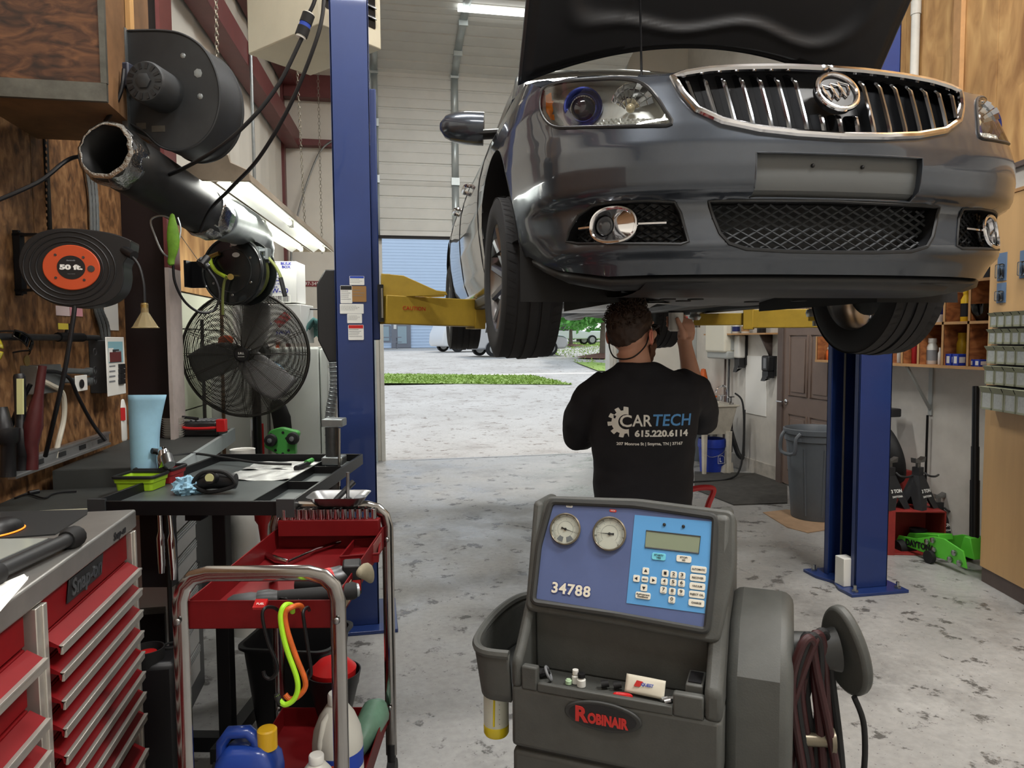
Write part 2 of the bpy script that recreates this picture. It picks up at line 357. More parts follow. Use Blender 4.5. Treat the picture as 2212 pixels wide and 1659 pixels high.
# ---------------- outdoors ----------------
def zg(y):
    K = [(9.6, -.01), (12, .03), (20, .35), (24, .44), (30, .79), (36, .9), (60, 1.15), (120, 2.2)]
    for (a, za), (b, zb) in zip(K, K[1:]):
        if y <= b: return za+(zb-za)*(y-a)/(b-a)
    return K[-1][1]
def strip(y0, y1, x0, x1, n=12, dz=0):
    g = G(); g.grid(lambda u, v: (x0+(x1-x0)*u, y0+(y1-y0)*v, zg(y0+(y1-y0)*v)+dz), 8, n); return g
concrete('asphalt', (190,184,176), (146,134,124), (212,207,200), .8, .9)
struct(strip(9.6, 20, -14, 22), 'ground', 'asphalt'); struct(strip(24, 120, -60, 90, 40, -.02), 'road', 'asphalt'); struct(strip(20, 24, -14, 22, 4, -.05), 'driveway', 'asphalt')
# ---------------- car on the lift ----------------
import numpy as np
def glassy(name, tint, refl=.06, rough=.0):
    a = bpy.data.materials.new(name); a.use_nodes = True; n = a.node_tree.nodes; l = a.node_tree.links; n.remove(n['Principled BSDF'])
    t = n.new('ShaderNodeBsdfTransparent'); t.inputs[0].default_value = (*cl(tint), 1); g = n.new('ShaderNodeBsdfGlossy'); g.inputs['Roughness'].default_value = rough
    f = n.new('ShaderNodeFresnel'); f.inputs[0].default_value = 1.5; m = n.new('ShaderNodeMixShader'); ad = n.new('ShaderNodeMath'); ad.operation = 'ADD'; ad.inputs[1].default_value = refl; ad.use_clamp = True
    l.new(f.outputs[0], ad.inputs[0]); l.new(ad.outputs[0], m.inputs[0]); l.new(t.outputs[0], m.inputs[1]); l.new(g.outputs[0], m.inputs[2]); l.new(m.outputs[0], n['Material Output'].inputs[0]); MATS[name] = a
glassy('clear_glass', (240,245,245), .0); glassy('dark_glass', (40,46,50), .02); glassy('lamp_lens', (248,250,250), .02); glassy('amber_lens', (245,150,40), .02)
mat('car_paint', (60,66,75), .28, .5, .06, 40, coat=1); mat('trim_black', (30,31,33), .45); mat('hood_liner', (22,23,27), .55, 0, .2, 8)
mat('shield_grey', (112,112,114), .55, 0, .25, 6); mat('under_grey', (70,68,66), .6, .2, .35, 8); mat('tyre', (34,34,36), .75, 0, .15, 20); mat('rim_alloy', (150,152,155), .3, .9)
mat('chrome_dark', (120,122,126), .12, 1); mat('lamp_bezel', (222,222,216), .3, .35, .12, 30); mat('blue_ring', (60,70,140), .15, .8)
FW = V((sin(PSI), cos(PSI), 0)); RT = V((cos(PSI), -sin(PSI), 0))
CZ = 1.6; ca = radians(8.9)
CU = RT*cos(ca)+FW*sin(ca); CV = -RT*sin(ca)+FW*cos(ca)
CAR0 = RT*.962 + FW*2.15 + V((0,0,CZ))
CM = MX((CU, CV, V((0,0,1)))).transposed().to_4x4(); CM.translation = CAR0
PLAN = cr([(0,0,0),(.2,.006,0),(.4,.028,0),(.55,.066,0),(.68,.135,0),(.775,.235,0),(.835,.36,0),(.872,.5,0),(.89,.64,0),(.9,.93,0),(.905,1.3,0),(.907,2,0),(.907,3,0),(.9,3.6,0),(.87,4.1,0),(.8,4.45,0),(.6,4.62,0),(0,4.66,0)], 12)
PL = [0]
for a, b in zip(PLAN, PLAN[1:]): PL.append(PL[-1]+(b-a).length)
PLa = np.array(PL); PX_ = np.array([p.x for p in PLAN]); PY_ = np.array([p.y for p in PLAN])
FRONT = np.array([(.15,-.09),(.19,-.055),(.235,-.034),(.258,-.012),(.272,-.006),(.3,-.012),(.39,-.024),(.408,-.018),(.424,.016),(.445,.026),(.5,.032),(.56,.028),(.62,.012),(.68,-.012),(.75,-.042),(.87,-.105),(.95,-.16)])
SIDE = np.array([(.15,-.13),(.2,-.1),(.25,-.05),(.33,-.022),(.5,0),(.6,.004),(.68,0),(.74,-.006),(.82,-.026),(.9,-.055),(.98,-.1)])
def plan(s):
    q = abs(s); x = np.interp(q, PLa, PX_); y = np.interp(q, PLa, PY_); e = .012
    tx = np.interp(q+e, PLa, PX_)-np.interp(max(q-e,0), PLa, PX_); ty = np.interp(q+e, PLa, PY_)-np.interp(max(q-e,0), PLa, PY_)
    if q < e: tx, ty = 1, 0
    m = hypot(tx, ty); nx, ny = ty/m, -tx/m; sg = 1 if s >= 0 else -1
    return sg*x, y, sg*nx, ny
def s_at(v): return float(np.interp(v, PY_[:-1], PLa[:-1]))
def F(s, w, off=0):
    x, y, nx, ny = plan(s); q = abs(s); t = min(max((q-.72)/.4, 0), 1); t = t*t*(3-2*t)
    o = float(np.interp(w, FRONT[:,0], FRONT[:,1]))*(1-t)+float(np.interp(w, SIDE[:,0], SIDE[:,1]))*t
    if q > 4.6: o += 0
    return CM @ V((x+nx*(o+off), y+ny*(o+off), w))
def proj(p):
    q = CR.transposed() @ (p-CO); d = -q.z; return (1106+FPX*q.x/d, 829.5-FPX*q.y/d)
# dense table so outlines on the nose can be traced on its surface
_S = np.arange(-1.25, .25, .012); _W = np.arange(.17, .93, .008)
_T = np.array([[proj(F(s, w)) for w in _W] for s in _S])
def fas(px, py):
    d = (_T[..., 0]-px)**2+(_T[..., 1]-py)**2; i, j = np.unravel_index(np.argmin(d), d.shape)
    s, w = float(_S[i]), float(_W[j])
    for _ in range(4):
        a = proj(F(s, w)); b = proj(F(s+.004, w)); c = proj(F(s, w+.004))
        J = np.array([[(b[0]-a[0])/.004, (c[0]-a[0])/.004], [(b[1]-a[1])/.004, (c[1]-a[1])/.004]])
        try: q = np.linalg.solve(J, np.array([px-a[0], py-a[1]]))
        except Exception: break
        q = np.clip(q, -.012, .012); s += float(q[0]); w += float(q[1])
    return (s, w)
def dens(poly, step=.012):
    out = []
    for a, b in zip(poly, poly[1:]+poly[:1]):
        n = max(1, int(hypot(b[0]-a[0], b[1]-a[1])/step))
        out += [(a[0]+(b[0]-a[0])*k/n, a[1]+(b[1]-a[1])*k/n) for k in range(n)]
    return out
def rnd(pts, k=5): return [(p.x, p.y) for p in cr([(x, y, 0) for x, y in pts], k, True)]
def inside(P, poly):
    x, y = P[:, 0], P[:, 1]; r = np.zeros(len(P), bool)
    for (x0, y0), (x1, y1) in zip(poly, poly[1:]+poly[:1]):
        if y0 == y1: continue
        c = (y0 > y) != (y1 > y); r ^= c & (x < (x1-x0)*(y-y0)/(y1-y0)+x0)
    return r
def snap(P, poly, tol):
    lo = np.min(poly, 0)-tol; hi = np.max(poly, 0)+tol
    ix = np.where((P[:, 0] > lo[0]) & (P[:, 0] < hi[0]) & (P[:, 1] > lo[1]) & (P[:, 1] < hi[1]))[0]
    if not len(ix): return
    Q = P[ix]; best = np.full(len(ix), 1e9); bp = Q.copy()
    for a, b in zip(poly, poly[1:]+poly[:1]):
        a = np.array(a); b = np.array(b); d = b-a; L2 = d@d
        if L2 < 1e-12: continue
        t = np.clip((Q-a)@d/L2, 0, 1); C = a+t[:, None]*d; e = np.hypot(*(Q-C).T); m = e < best; best[m] = e[m]; bp[m] = C[m]
    m = best < tol; P[ix[m]] = bp[m]
def fill(g, poly, off, step=.012):
    lo = np.min(poly, 0); hi = np.max(poly, 0); nx = max(3, int((hi[0]-lo[0])/step)+2); ny = max(3, int((hi[1]-lo[1])/step)+2)
    xs = np.linspace(lo[0]-.001, hi[0]+.001, nx); ys = np.linspace(lo[1]-.001, hi[1]+.001, ny)
    P = np.array([(x, y) for y in ys for x in xs]); snap(P, poly, max(xs[1]-xs[0], ys[1]-ys[0])*.55)
    f = np.array([(j*nx+i, j*nx+i+1, (j+1)*nx+i+1, (j+1)*nx+i) for j in range(ny-1) for i in range(nx-1)])
    ins = inside(P[f].mean(1), poly); o = off if callable(off) else (lambda s, w: off)
    used = sorted(set(f[ins].ravel())); mp = {k: i for i, k in enumerate(used)}
    g.add([F(*P[k], o(*P[k])) for k in used], [tuple(mp[k] for k in q) for q in f[ins]]); return g
def wall(g, poly, o0, o1, step=.02):
    p = dens(poly, step); n = len(p); g.add([F(s, w, o0) for s, w in p]+[F(s, w, o1) for s, w in p], [(i, (i+1) % n, n+(i+1) % n, n+i) for i in range(n)]); return g
def trim(g, poly, off, r, n=6, step=.02): return g.tube([F(s, w, off) for s, w in dens(poly, step)], r, n, 0, True)
mir = lambda p: [(-s, w) for s, w in p][::-1]
half = [fas(*p) for p in ((1806,151),(1700,146),(1600,147),(1530,151),(1480,159),(1453,168),(1476,205),(1505,237),(1560,262),(1640,279),(1720,288),(1806,294))]
half[0] = (0, half[0][1]); half[-1] = (0, half[-1][1]); GR = half + [(-s, w) for s, w in half[-2:0:-1]]
HL = rnd([fas(*p) for p in ((1168,215),(1178,190),(1215,178),(1280,172),(1350,171),(1390,182),(1416,208),(1437,240),(1450,268),(1400,272),(1310,274),(1220,276),(1190,270),(1172,248))], 3)
FG = [fas(*p) for p in ((1223,522),(1230,496),(1250,465),(1280,444),(1310,438),(1400,434),(1457,437),(1470,460),(1480,497),(1487,522),(1470,528),(1360,527),(1250,527))]
lg = [fas(*p) for p in ((1798,434),(1700,434),(1560,434),(1531,436),(1541,470),(1555,504),(1575,526),(1612,538),(1700,543),(1798,545))]
lg[0] = (0, lg[0][1]); lg[-1] = (0, lg[-1][1]); LG = lg + [(-s, w) for s, w in lg[-2:0:-1]]
pc = [fas(1634,329), fas(1637,427)]; pw = pc[0][0]; PT = [(pw, pc[0][1]), (pw, pc[1][1]), (-pw, pc[1][1]), (-pw, pc[0][1])]
sA, sR = s_at(.93), s_at(3.615)
arch = lambda s0: [(s0+.385*cos(a), .35+.395*sin(a)) for a in [pi*k/28 for k in range(29)]] + [(s0-.36, 0), (s0+.36, 0)]
MASKS = [GR, HL, mir(HL), FG, mir(FG), LG, PT, [(-s, w) for s, w in arch(sA)], arch(sA), arch(sR), [(-s, w) for s, w in arch(sR)]]
car = E('car', CAR0+CV*2.2-V((0,0,0)), 'dark grey sedan with open hood raised on the two-post lift', 'car', rz=0)
SS = list(np.arange(0, 1.5, .0125))+list(np.arange(1.5, PL[-1], .045)); SS = np.array([-x for x in SS[:0:-1]]+SS)
tp = sorted((abs(a), b) for a, b in (fas(*p) for p in ((1700,141),(1600,142),(1530,146),(1480,154),(1452,163),(1425,164),(1390,166),(1340,164),(1260,167),(1200,175),(1168,190))))
TOPS = [0]+[a for a, b in tp]+[1.12,1.5,2.2,4.4,5.3]; TOPW = [tp[0][1]]+[b for a, b in tp]+[.875,.925,.965,1.0,1.0]
def wtop(s):
    return float(np.interp(abs(s), TOPS, TOPW))
def wbot(s): return float(np.interp(abs(s), [0,.7,.95,1.12,1.6,1.75], [.19,.19,.225,.285,.285,.2]))
NT = 62
P = np.array([(s, wbot(s)+(wtop(s)-wbot(s))*j/NT) for j in range(NT+1) for s in SS]); n = len(SS)
for m in MASKS: snap(P, m, .0068)
f = np.array([(j*n+i, j*n+i+1, (j+1)*n+i+1, (j+1)*n+i) for j in range(NT) for i in range(n-1)])
keep = np.ones(len(f), bool); cen = P[f].mean(1)
for m in MASKS: keep &= ~inside(cen, m)
g = G(); g.add([F(s, w) for s, w in P], [tuple(q) for q in f[keep]])
for m in MASKS[7:]: wall(g, m[:29], 0, -.06) if 0 else None
body = g.obj('body', 'car_paint', car, smooth=50, solid=0)
# fender tops, upper radiator panel
g = G()
for sg in (-1, 1):
    ss = np.linspace(.55, 1.75, 30); a = [F(sg*s, wtop(s)) for s in ss]; rows = [a]
    for q, dz in ((.03, .012), (.07, .02), (.11, .018), (.13, -.06)): rows.append([F(sg*s, wtop(s), -q)+V((0,0,dz)) for s in ss])
    vs = [p for r in rows for p in r]; k = len(ss); g.add(vs, [(j*k+i, j*k+i+1, (j+1)*k+i+1, (j+1)*k+i) for j in range(4) for i in range(k-1)])
ss = np.linspace(-.6, .6, 40); rows = [[F(s, wtop(s)) for s in ss], [F(s, wtop(s), -.02)+V((0,0,.012)) for s in ss], [F(s, wtop(s), -.12)+V((0,0,.0)) for s in ss], [F(s, wtop(s), -.14)+V((0,0,-.3)) for s in ss]]
g.add([p for r in rows for p in r], [(j*40+i, j*40+i+1, (j+1)*40+i+1, (j+1)*40+i) for j in range(3) for i in range(39)])
g.obj('fender_top', 'car_paint', car, smooth=60)
# grille
go = fill(G(), GR, -.045).obj('grille', 'trim_black', car)
t = G(); wall(t, GR, 0, -.05); trim(t, GR, .004, .011, 8); t.obj('grille_surround', 'chrome', go)
def ytop(poly, s):
    ws = []
    for (s0, w0), (s1, w1) in zip(poly, poly[1:]+poly[:1]):
        if (s0 > s) != (s1 > s): ws.append(w0+(w1-w0)*(s-s0)/(s1-s0))
    return (min(ws), max(ws)) if len(ws) >= 2 else None
for i in range(17):
    s = -.43+.86*i/16; r = ytop(GR, s)
    if not r: continue
    hi = r[1]-.012
    if abs(s) < .07: hi = .66
    b = G(); ws = np.linspace(r[0]+.004, hi, 10); vs = []; s0 = s
    for k, w in enumerate(ws):
        o = .006-.035*max(0, (k-7)/2)**2; s = s0*(.985+.06*k/9); vs += [F(s-.0075, w, o-.006), F(s-.003, w, o), F(s+.003, w, o), F(s+.0075, w, o-.006), F(s+.0065, w, -.044), F(s-.0065, w, -.044)]
    b.add(vs, [(k*6+j, k*6+(j+1) % 6, (k+1)*6+(j+1) % 6, (k+1)*6+j) for k in range(9) for j in range(6)]+[(5,4,3,2,1,0), tuple(54+j for j in range(6))])
    b.obj('grille_bar', 'chrome_dark', go)
# badge: ring with three slanted shields
ec = F(0, .718, .02); ex = CU; ey = (F(0, .77, .02)-F(0, .66, .02)).normalized(); EMf = frame(ec, ex, ey)
g = G(); g.lathe([(.0, -.02), (.064, -.02), (.064, -.002), (0, 0)], 40, M=EMf); em = g.obj('badge', 'black_plastic', car)
g = G(); g.ring(EMf @ V((0,0,.002)), .063, .0085, EMf.to_3x3() @ V((0,0,1)), 48, 10); g.obj('badge_ring', 'chrome', em)
for dx, dy in ((-.031, -.004), (-.004, .004), (.022, .013)):
    sh = [(-.016,.022),(.016,.014),(.017,-.004),(.009,-.024),(.002,-.032),(-.007,-.02),(-.014,.002)]
    g = G(); pts = [EMf @ V((x+dx, y+dy, .004)) for x, y in sh]; g.tube(pts, .0028, 6, 0, True); g.tube([pts[0], pts[4]], .0022, 6); g.obj('shield', 'chrome', em)
# headlights
for sg, pol in ((-1, HL), (1, mir(HL))):
    q = lambda x, y: (lambda a: (a[0]*-sg, a[1]))(fas(x, y))
    hb = fill(G(), pol, -.07).obj('headlight', 'lamp_bezel', car)
    wall(G(), pol, 0, -.072).obj('housing', 'lamp_bezel', hb)
    g = G(); trim(g, pol, .0, .006); g.obj('gasket', 'trim_black', hb)
    pcn = q(1247, 227); P0 = F(*pcn, -.06); P1 = F(*pcn, -.005); ax = (-CV+CU*sg*.25).normalized(); M = frame(P1, CU, V((0,0,1)))
    M = frame(F(*pcn, -.03), V((0,0,1)).cross(ax), V((0,0,1)))
    g = G(); g.lathe([(.062,-.03),(.062,-.004),(.059,.012),(.054,.014),(.045,.004),(.042,-.01),(.041,-.028)], 40, M=M, cap=False); g.obj('projector_ring', 'blue_ring', hb)
    g = G(); g.lathe([(.041,-.03),(.042,-.008),(.039,-.006)], 32, M=M, cap=False); g.obj('projector_collar', 'chrome', hb)
    g = G(); g.ball(M @ V((0,0,-.016)), (.038,.038,.02), 24, 14, M); g.obj('projector_lens', mat('proj_lens', (40,44,52), .04, .2, coat=1), hb)
    c2 = q(1350, 225); c0 = F(*c2, -.06)
    for k, (r0, r1) in enumerate(((.012,.03),(.03,.05),(.05,.066))):
        g = G(); M2 = frame(c0, CU, V((0,0,1)))
        for j in range(9):
            a0 = radians(10+18*j); a1 = radians(10+18*(j+.92)); z = .006*(j % 2)+.012*k
            g.add([M2 @ V((r*cos(a), r*sin(a), z+dz)) for r, dz in ((r0, 0), (r1, .018)) for a in (a0, a1)], [(0, 1, 3, 2)])
        g.obj('reflector', 'chrome', hb, smooth=0, solid=.002)
    g = G(); g.ball(c0+V((0,0,0))-CV*.02, .014, 12, 8); g.obj('bulb', mat('bulb_glass', (230,215,180), .1, .3), hb)
    lp = [q(*p) for p in ((1282,262),(1300,253),(1420,252),(1432,266),(1420,270),(1290,272))]
    g = fill(G(), lp, lambda s, w: -.022+.006*sin(s*420)*sin(w*420), .004); g.obj('parking_lamp', 'lamp_bezel', hb)
    ap = [q(*p) for p in ((1172,205),(1184,198),(1188,235),(1192,258),(1184,258),(1173,240))]
    fill(G(), ap, -.012).obj('side_marker', mat('amber', (225,130,30), .25, 0, .25, 40, coat=.5), hb)
    fill(G(), pol, lambda s, w: .004).obj('lamp_cover', 'lamp_lens', hb)
# fog lamps in their side grilles
def lattice(g, poly, o, r, du, ang=(30,)):
    lo = np.min(poly, 0); hi = np.max(poly, 0); cx, cy = (lo+hi)/2; R = hypot(*(hi-lo))/2
    for sl in (.55, -.55):
        nrm = sqrt(1+sl*sl); k = -R*1.6
        while k < R*1.6:
            run = []; 
            for x in np.linspace(lo[0], hi[0], 46):
                y = cy+sl*(x-cx)+k*nrm
                if inside(np.array([(x, y)]), poly)[0]: run.append(F(x, y, o))
                elif len(run) > 1: g.tube(run, r, 4); run = []
                else: run = []
            if len(run) > 1: g.tube(run, r, 4)
            k += du
for sg, pol in ((-1, FG), (1, mir(FG))):
    q = lambda x, y: (lambda a: (a[0]*-sg, a[1]))(fas(x, y))
    fb = fill(G(), pol, -.05).obj('fog_grille', 'trim_black', car); g = G(); wall(g, pol, .0, -.05); trim(g, pol, .0, .005); g.obj('fog_bezel', 'trim_black', fb)
    g = G(); lattice(g, [(s*.985+.015*np.mean([p[0] for p in pol]), w) for s, w in pol], -.045, .004, .019); g.obj('mesh_insert', 'trim_black', fb)
    c = q(1324, 486); ex = (q(1378, 486)[0]-c[0]); ey = q(1324, 449)[1]-c[1]; ov = [(c[0]+abs(ex)*.93*np.sign(cos(a))*abs(cos(a))**.85, c[1]+ey*np.sign(sin(a))*abs(sin(a))**.85) for a in [2*pi*k/40 for k in range(40)]]
    fl = G(); trim(fl, ov, .002, .0065, 8); fl = fl.obj('fog_light', 'chrome', fb)
    l0 = q(1298, 485); wv = G(); inr = [(l0[0]+.032*cos(2*pi*k/40), l0[1]+.032*sin(2*pi*k/40)) for k in range(40)]
    wv.add([F(s, w, 0) for s, w in ov]+[F(s, w, -.038) for s, w in inr], [(i, (i+1) % 40, 40+(i+1) % 40, 40+i) for i in range(40)]); wv.obj('fog_reflector', 'chrome', fl)
    g = G(); g.ball(F(*l0, -.044), (.032,.02,.032), 20, 12, MX((CU, CV, V((0,0,1)))).transposed()); g.obj('fog_lens', mat('fog_lens', (62,64,68), .1, .1, coat=.6), fl)
    g = G(); e0 = ov[0]; e1 = ov[20]; a = q(1440, 485); b = q(1248, 486)
    for p, r in ((a, e0 if sg < 0 else e1), (b, e1 if sg < 0 else e0)): g.tube([F(r[0]+(p[0]-r[0])*t, c[1], -.008) for t in (0, .33, .66, 1)], .0055, 6)
    g.obj('chrome_strip', 'chrome', fb)
# lower grille and plate recess
lb = fill(G(), LG, -.075).obj('lower_grille', 'trim_black', car); g = G(); wall(g, LG, 0, -.076); trim(g, LG, -.001, .006); g.obj('lower_bezel', 'trim_black', lb)
g = G(); lattice(g, LG, -.04, .0042, .024); g.obj('mesh_insert', mat('mesh_grey', (52,54,57), .5), lb)
pr = fill(G(), PT, lambda s, w: -.022, .02).obj('plate_recess', mat('plate_grey', (92,94,94), .45), car); g = G(); wall(g, PT, .0, -.023); trim(g, PT, -.001, .003); g.obj('recess_edge', 'car_paint', pr)
for s in (-.083, .075):
    g = G(); c = F(s, PT[0][1]-.03, -.02); g.ball(c, .006, 10, 6); g.obj('screw_hole', 'black_plastic', pr)
# lips and underside
g = G(); ss = np.linspace(-1.12, 1.12, 80); rows = []
for o, dz in ((-.028, .004), (-.012, -.012), (-.016, -.03), (-.05, -.042)): rows.append([F(s, wbot(s), o+.028*0)+V((0,0,dz)) for s in ss])
g.add([p for r in rows for p in r], [(j*80+i, j*80+i+1, (j+1)*80+i+1, (j+1)*80+i) for j in range(3) for i in range(79)]); g.obj('lower_lip', 'trim_black', car, smooth=60)
g = G(); g.M = CM
g.grid(lambda u, v: (-.55+1.1*u, .09+.5*v, .168-.03*sin(pi*v)**.5), 20, 8); g.obj('air_dam', 'trim_black', car)
g = G(); g.M = CM
for sg in (-1, 1): g.grid(lambda u, v: (sg*(.5+.36*u), .52+.02*v, .13+.26*v), 8, 6); g.grid(lambda u, v: (sg*.5, .5+.9*u, .13+.4*v), 8, 6)
g.parts('wheel_liner', 'black_rubber', car)
g = G(); g.M = CM
g.grid(lambda u, v: (-.5+1.1*u, .35+1.15*v, .165-.02*sin(u*9)*sin(v*7)+.03*abs(u-.5)), 24, 20)
sp = g.obj('splash_shield', 'shield_grey', car, solid=.004)
for x, y in ((-.28,.62),(-.17,.62),(-.28,.74),(-.17,.74),(.15,.8),(.3,.7)):
    g = G(); g.M = CM; g.lathe([(.03,.0),(.03,-.004)], 16, c=(x, y, .148)); g.obj('drain_hole', 'black_rubber', sp)
g = G(); g.M = CM; g.grid(lambda u, v: (-.8+1.6*u, 1.25+3.2*v, .2+.012*sin(u*20)), 30, 10); g.obj('floor_pan', 'under_grey', car, solid=.006)
g = G(); g.M = CM; g.tube([(.1,1.0,.2),(.05,1.6,.17),(-.05,2.4,.18),(-.05,3.2,.17),(.3,4.2,.2)], .035, 10, 5); g.obj('exhaust_pipe', 'dull_metal', car)
g = G(); g.M = CM; g.grid(lambda u, v: (-.42+.34*u, 1.1+.9*v, .155+.012*sin(v*12)), 6, 12); g.obj('heat_shield', 'aluminium', car, solid=.003)
g = G(); g.M = CM
for sg in (-1, 1): g.bx(*sorted((sg*.79, sg*.85)), 1.3, 3.25, .17, .23); 
g.parts('sill', 'trim_black', car, bev=.01)
g = G(); g.M = CM; g.grid(lambda u, v: (-.6+1.2*u,   .3+.72*v, .74-.2*sin(pi*v)), 8, 8); g.obj('engine_bay', 'black_rubber', car)
# greenhouse
def gl(u, v): return CM @ V((u, v[0], v[1]))
wb = lambda x: (1.12-.12*(1-abs(x)**2)*1.0, .985); wt = lambda x: (1.86-.06*(1-abs(x)**2), 1.40+.03*(1-abs(x)**2))
g = G(); g.grid(lambda a, t: (lambda x: CM @ V((x*(.74-.14*t), wb(x)[0]*(1-t)+wt(x)[0]*t, wb(x)[1]*(1-t)+wt(x)[1]*t+.04*sin(pi*t)*.8)))(2*a-1), 20, 10); g.obj('windshield', 'dark_glass', car, smooth=80)
def rf(a, t):
    x = 2*a-1; v = 1.86-.06*(1-x*x)+(3.35-1.86)*t; return CM @ V((x*(.6-.03*t), v, 1.40+.03*(1-x*x)+.05*sin(pi*t*.85)-.02*abs(x)**3))
g = G(); g.grid(rf, 20, 14); g.grid(lambda a, t: (lambda x: CM @ V((x*(.57+.12*t), 3.35+.85*t, 1.41+.03*(1-x*x)*(1-t)-.40*t)))(2*a-1), 16, 8)
g.grid(lambda a, t: CM @ V(((2*a-1)*(.8-.0*t), 4.15+.45*t, 1.01-.02*t)), 10, 4)
for sg in (-1, 1):   # pillars and upper doors
    g.rings([(CM @ V((sg*.78, 1.05, .965)), (.045,.03)), (CM @ V((sg*.7, 1.45, 1.2)), (.04,.028)), (CM @ V((sg*.6, 1.86, 1.41)), (.04,.028)), (CM @ V((sg*.575, 2.6, 1.45)), (.03,.03)), (CM @ V((sg*.57, 3.35, 1.4)), (.05,.03)), (CM @ V((sg*.72, 4.15, 1.02)), (.1,.03))], 8)
g.obj('roof', 'car_paint', car, smooth=60)
for sg in (-1, 1):
    g = G(); b = [(.80,1.2,.965),(.80,2.0,.985),(.8,3.0,1.0),(.76,3.9,1.02)]; t = [(.72,1.4,1.17),(.6,1.95,1.41),(.58,2.7,1.43),(.58,3.35,1.38)]
    vs = [CM @ V((sg*x, y, z)) for x, y, z in b+t]; g.add(vs, [(i, i+1, 5+i, 4+i) for i in range(3)]); g.obj('side_window', 'dark_glass', car, solid=.005)
g = G(); g.M = CM; g.bx(-.7, .7, 1.15, 4.0, .3, .96); g.obj('cabin', 'black_rubber', car)
for sg in (-1, 1):
    g = G(); g.M = CM; c = (sg*.965, 1.56, 1.03)
    prof = []
    for k in range(9):
        t = k/8; prof.append((V((sg*(.86+.21*t), 1.56+.03*t, 1.02+.012*t)), (.078*(1-.55*t**4), .085*(1-.6*t**3))))
    prof[-1] = (prof[-1][0], (.018, .02))
    g.rings(prof, 20, flat=(0,0,1)); mo = g.obj('side_mirror', 'car_paint', car, smooth=60)
    g = G(); g.M = CM; g.rings([(V((sg*.78,1.5,.985)), (.02,.05)), (V((sg*.9,1.54,.985)), (.022,.045))], 10, flat=(0,0,1)); g.obj('mirror_stalk', 'trim_black', mo)
    for v, w in ((2.2, .86), (3.1, .89)):
        sq = s_at(v); g = G(); g.tube([F(sg*(sq+d), w, o) for d, o in ((-.1, .0), (-.09, .03), (0, .038), (.09, .03), (.1, 0))], .012, 8, 4); g.obj('door_handle', 'chrome', car)
    g = G()   # lines between the doors and fender
    for v in (1.42, 2.42, 3.3): sq = s_at(v); g.tube([F(sg*(sq+.0), w, .0005) for w in np.linspace(.26, .96, 14)], .003, 4)
    g.obj('door_gap', 'trim_black', car)
    g = G(); wall(g, [(sg*s, w) for s, w in arch(sA)[:29]], .002, -.12) ; wall(g, [(sg*s, w) for s, w in arch(sR)[:29]], .002, -.12); g.parts('arch_liner', 'black_rubber', car)
# wheels
def wheel(u, v, w, steer=0):
    M = CM @ MX.Translation((u, v, w)) @ MX.Rotation(steer, 4, 'Z') @ MX.Rotation(pi/2*(1 if u > 0 else -1), 4, 'Y')  # local z outward
    wo = bpy.data.objects.new('wheel', None); COL.objects.link(wo); wo.parent = car; MW[wo.name] = MW[car.name]
    pr = [(.215,-.1),(.24,-.112),(.29,-.115),(.315,-.102)]
    for k in range(5):
        a = -.09+.18*k/4; pr += [(.3265-.004*abs(k-2), a-.017), (.3275-.004*abs(k-2), a+.014)] + ([(.318, a+.0165), (.318, a+.0285)] if k < 4 else [])
    pr += [(.315,.102),(.29,.115),(.24,.112),(.215,.1)]
    g = G(); g.lathe(pr, 72, M=M, cap=False); g.obj('tyre', 'tyre', wo, smooth=40)
    g = G()   # sipes across the shoulder
    for j in range(60):
        a = 2*pi*j/60
        for sg in (-1, 1): g.add([M @ V((r*cos(a+d), r*sin(a+d), sg*z)) for r, z, d in ((.3255,.072,0),(.3235,.100,.03),(.3235,.100,.042),(.3255,.072,.012))], [(0,1,2,3)])
    g.obj('tread_sipe', 'black_rubber', wo, smooth=0, kind='stuff')
    g = G(); g.lathe([(.216,-.1),(.205,-.085),(.2,0),(.205,.08),(.218,.1),(.224,.104)], 48, M=M, cap=False)
    for j in range(10): a = 2*pi*j/10; g.rings([(M @ V((.04*cos(a), .04*sin(a), .05)), (.022,.012)), (M @ V((.205*cos(a), .205*sin(a), .085)), (.018,.012))], 6)
    g.lathe([(.0,.03),(.06,.035),(.06,.06),(0,.066)], 24, M=M); g.obj('rim', 'rim_alloy', wo)
    g = G(); g.lathe([(.15,-.02),(.15,0),(.05,.0)], 32, M=M); g.obj('brake_disc', 'dull_metal', wo)
    return wo
for u, v in ((-.79,.93),(.79,.93),(-.79,3.615),(.79,3.615)): wheel(u, v, .245)
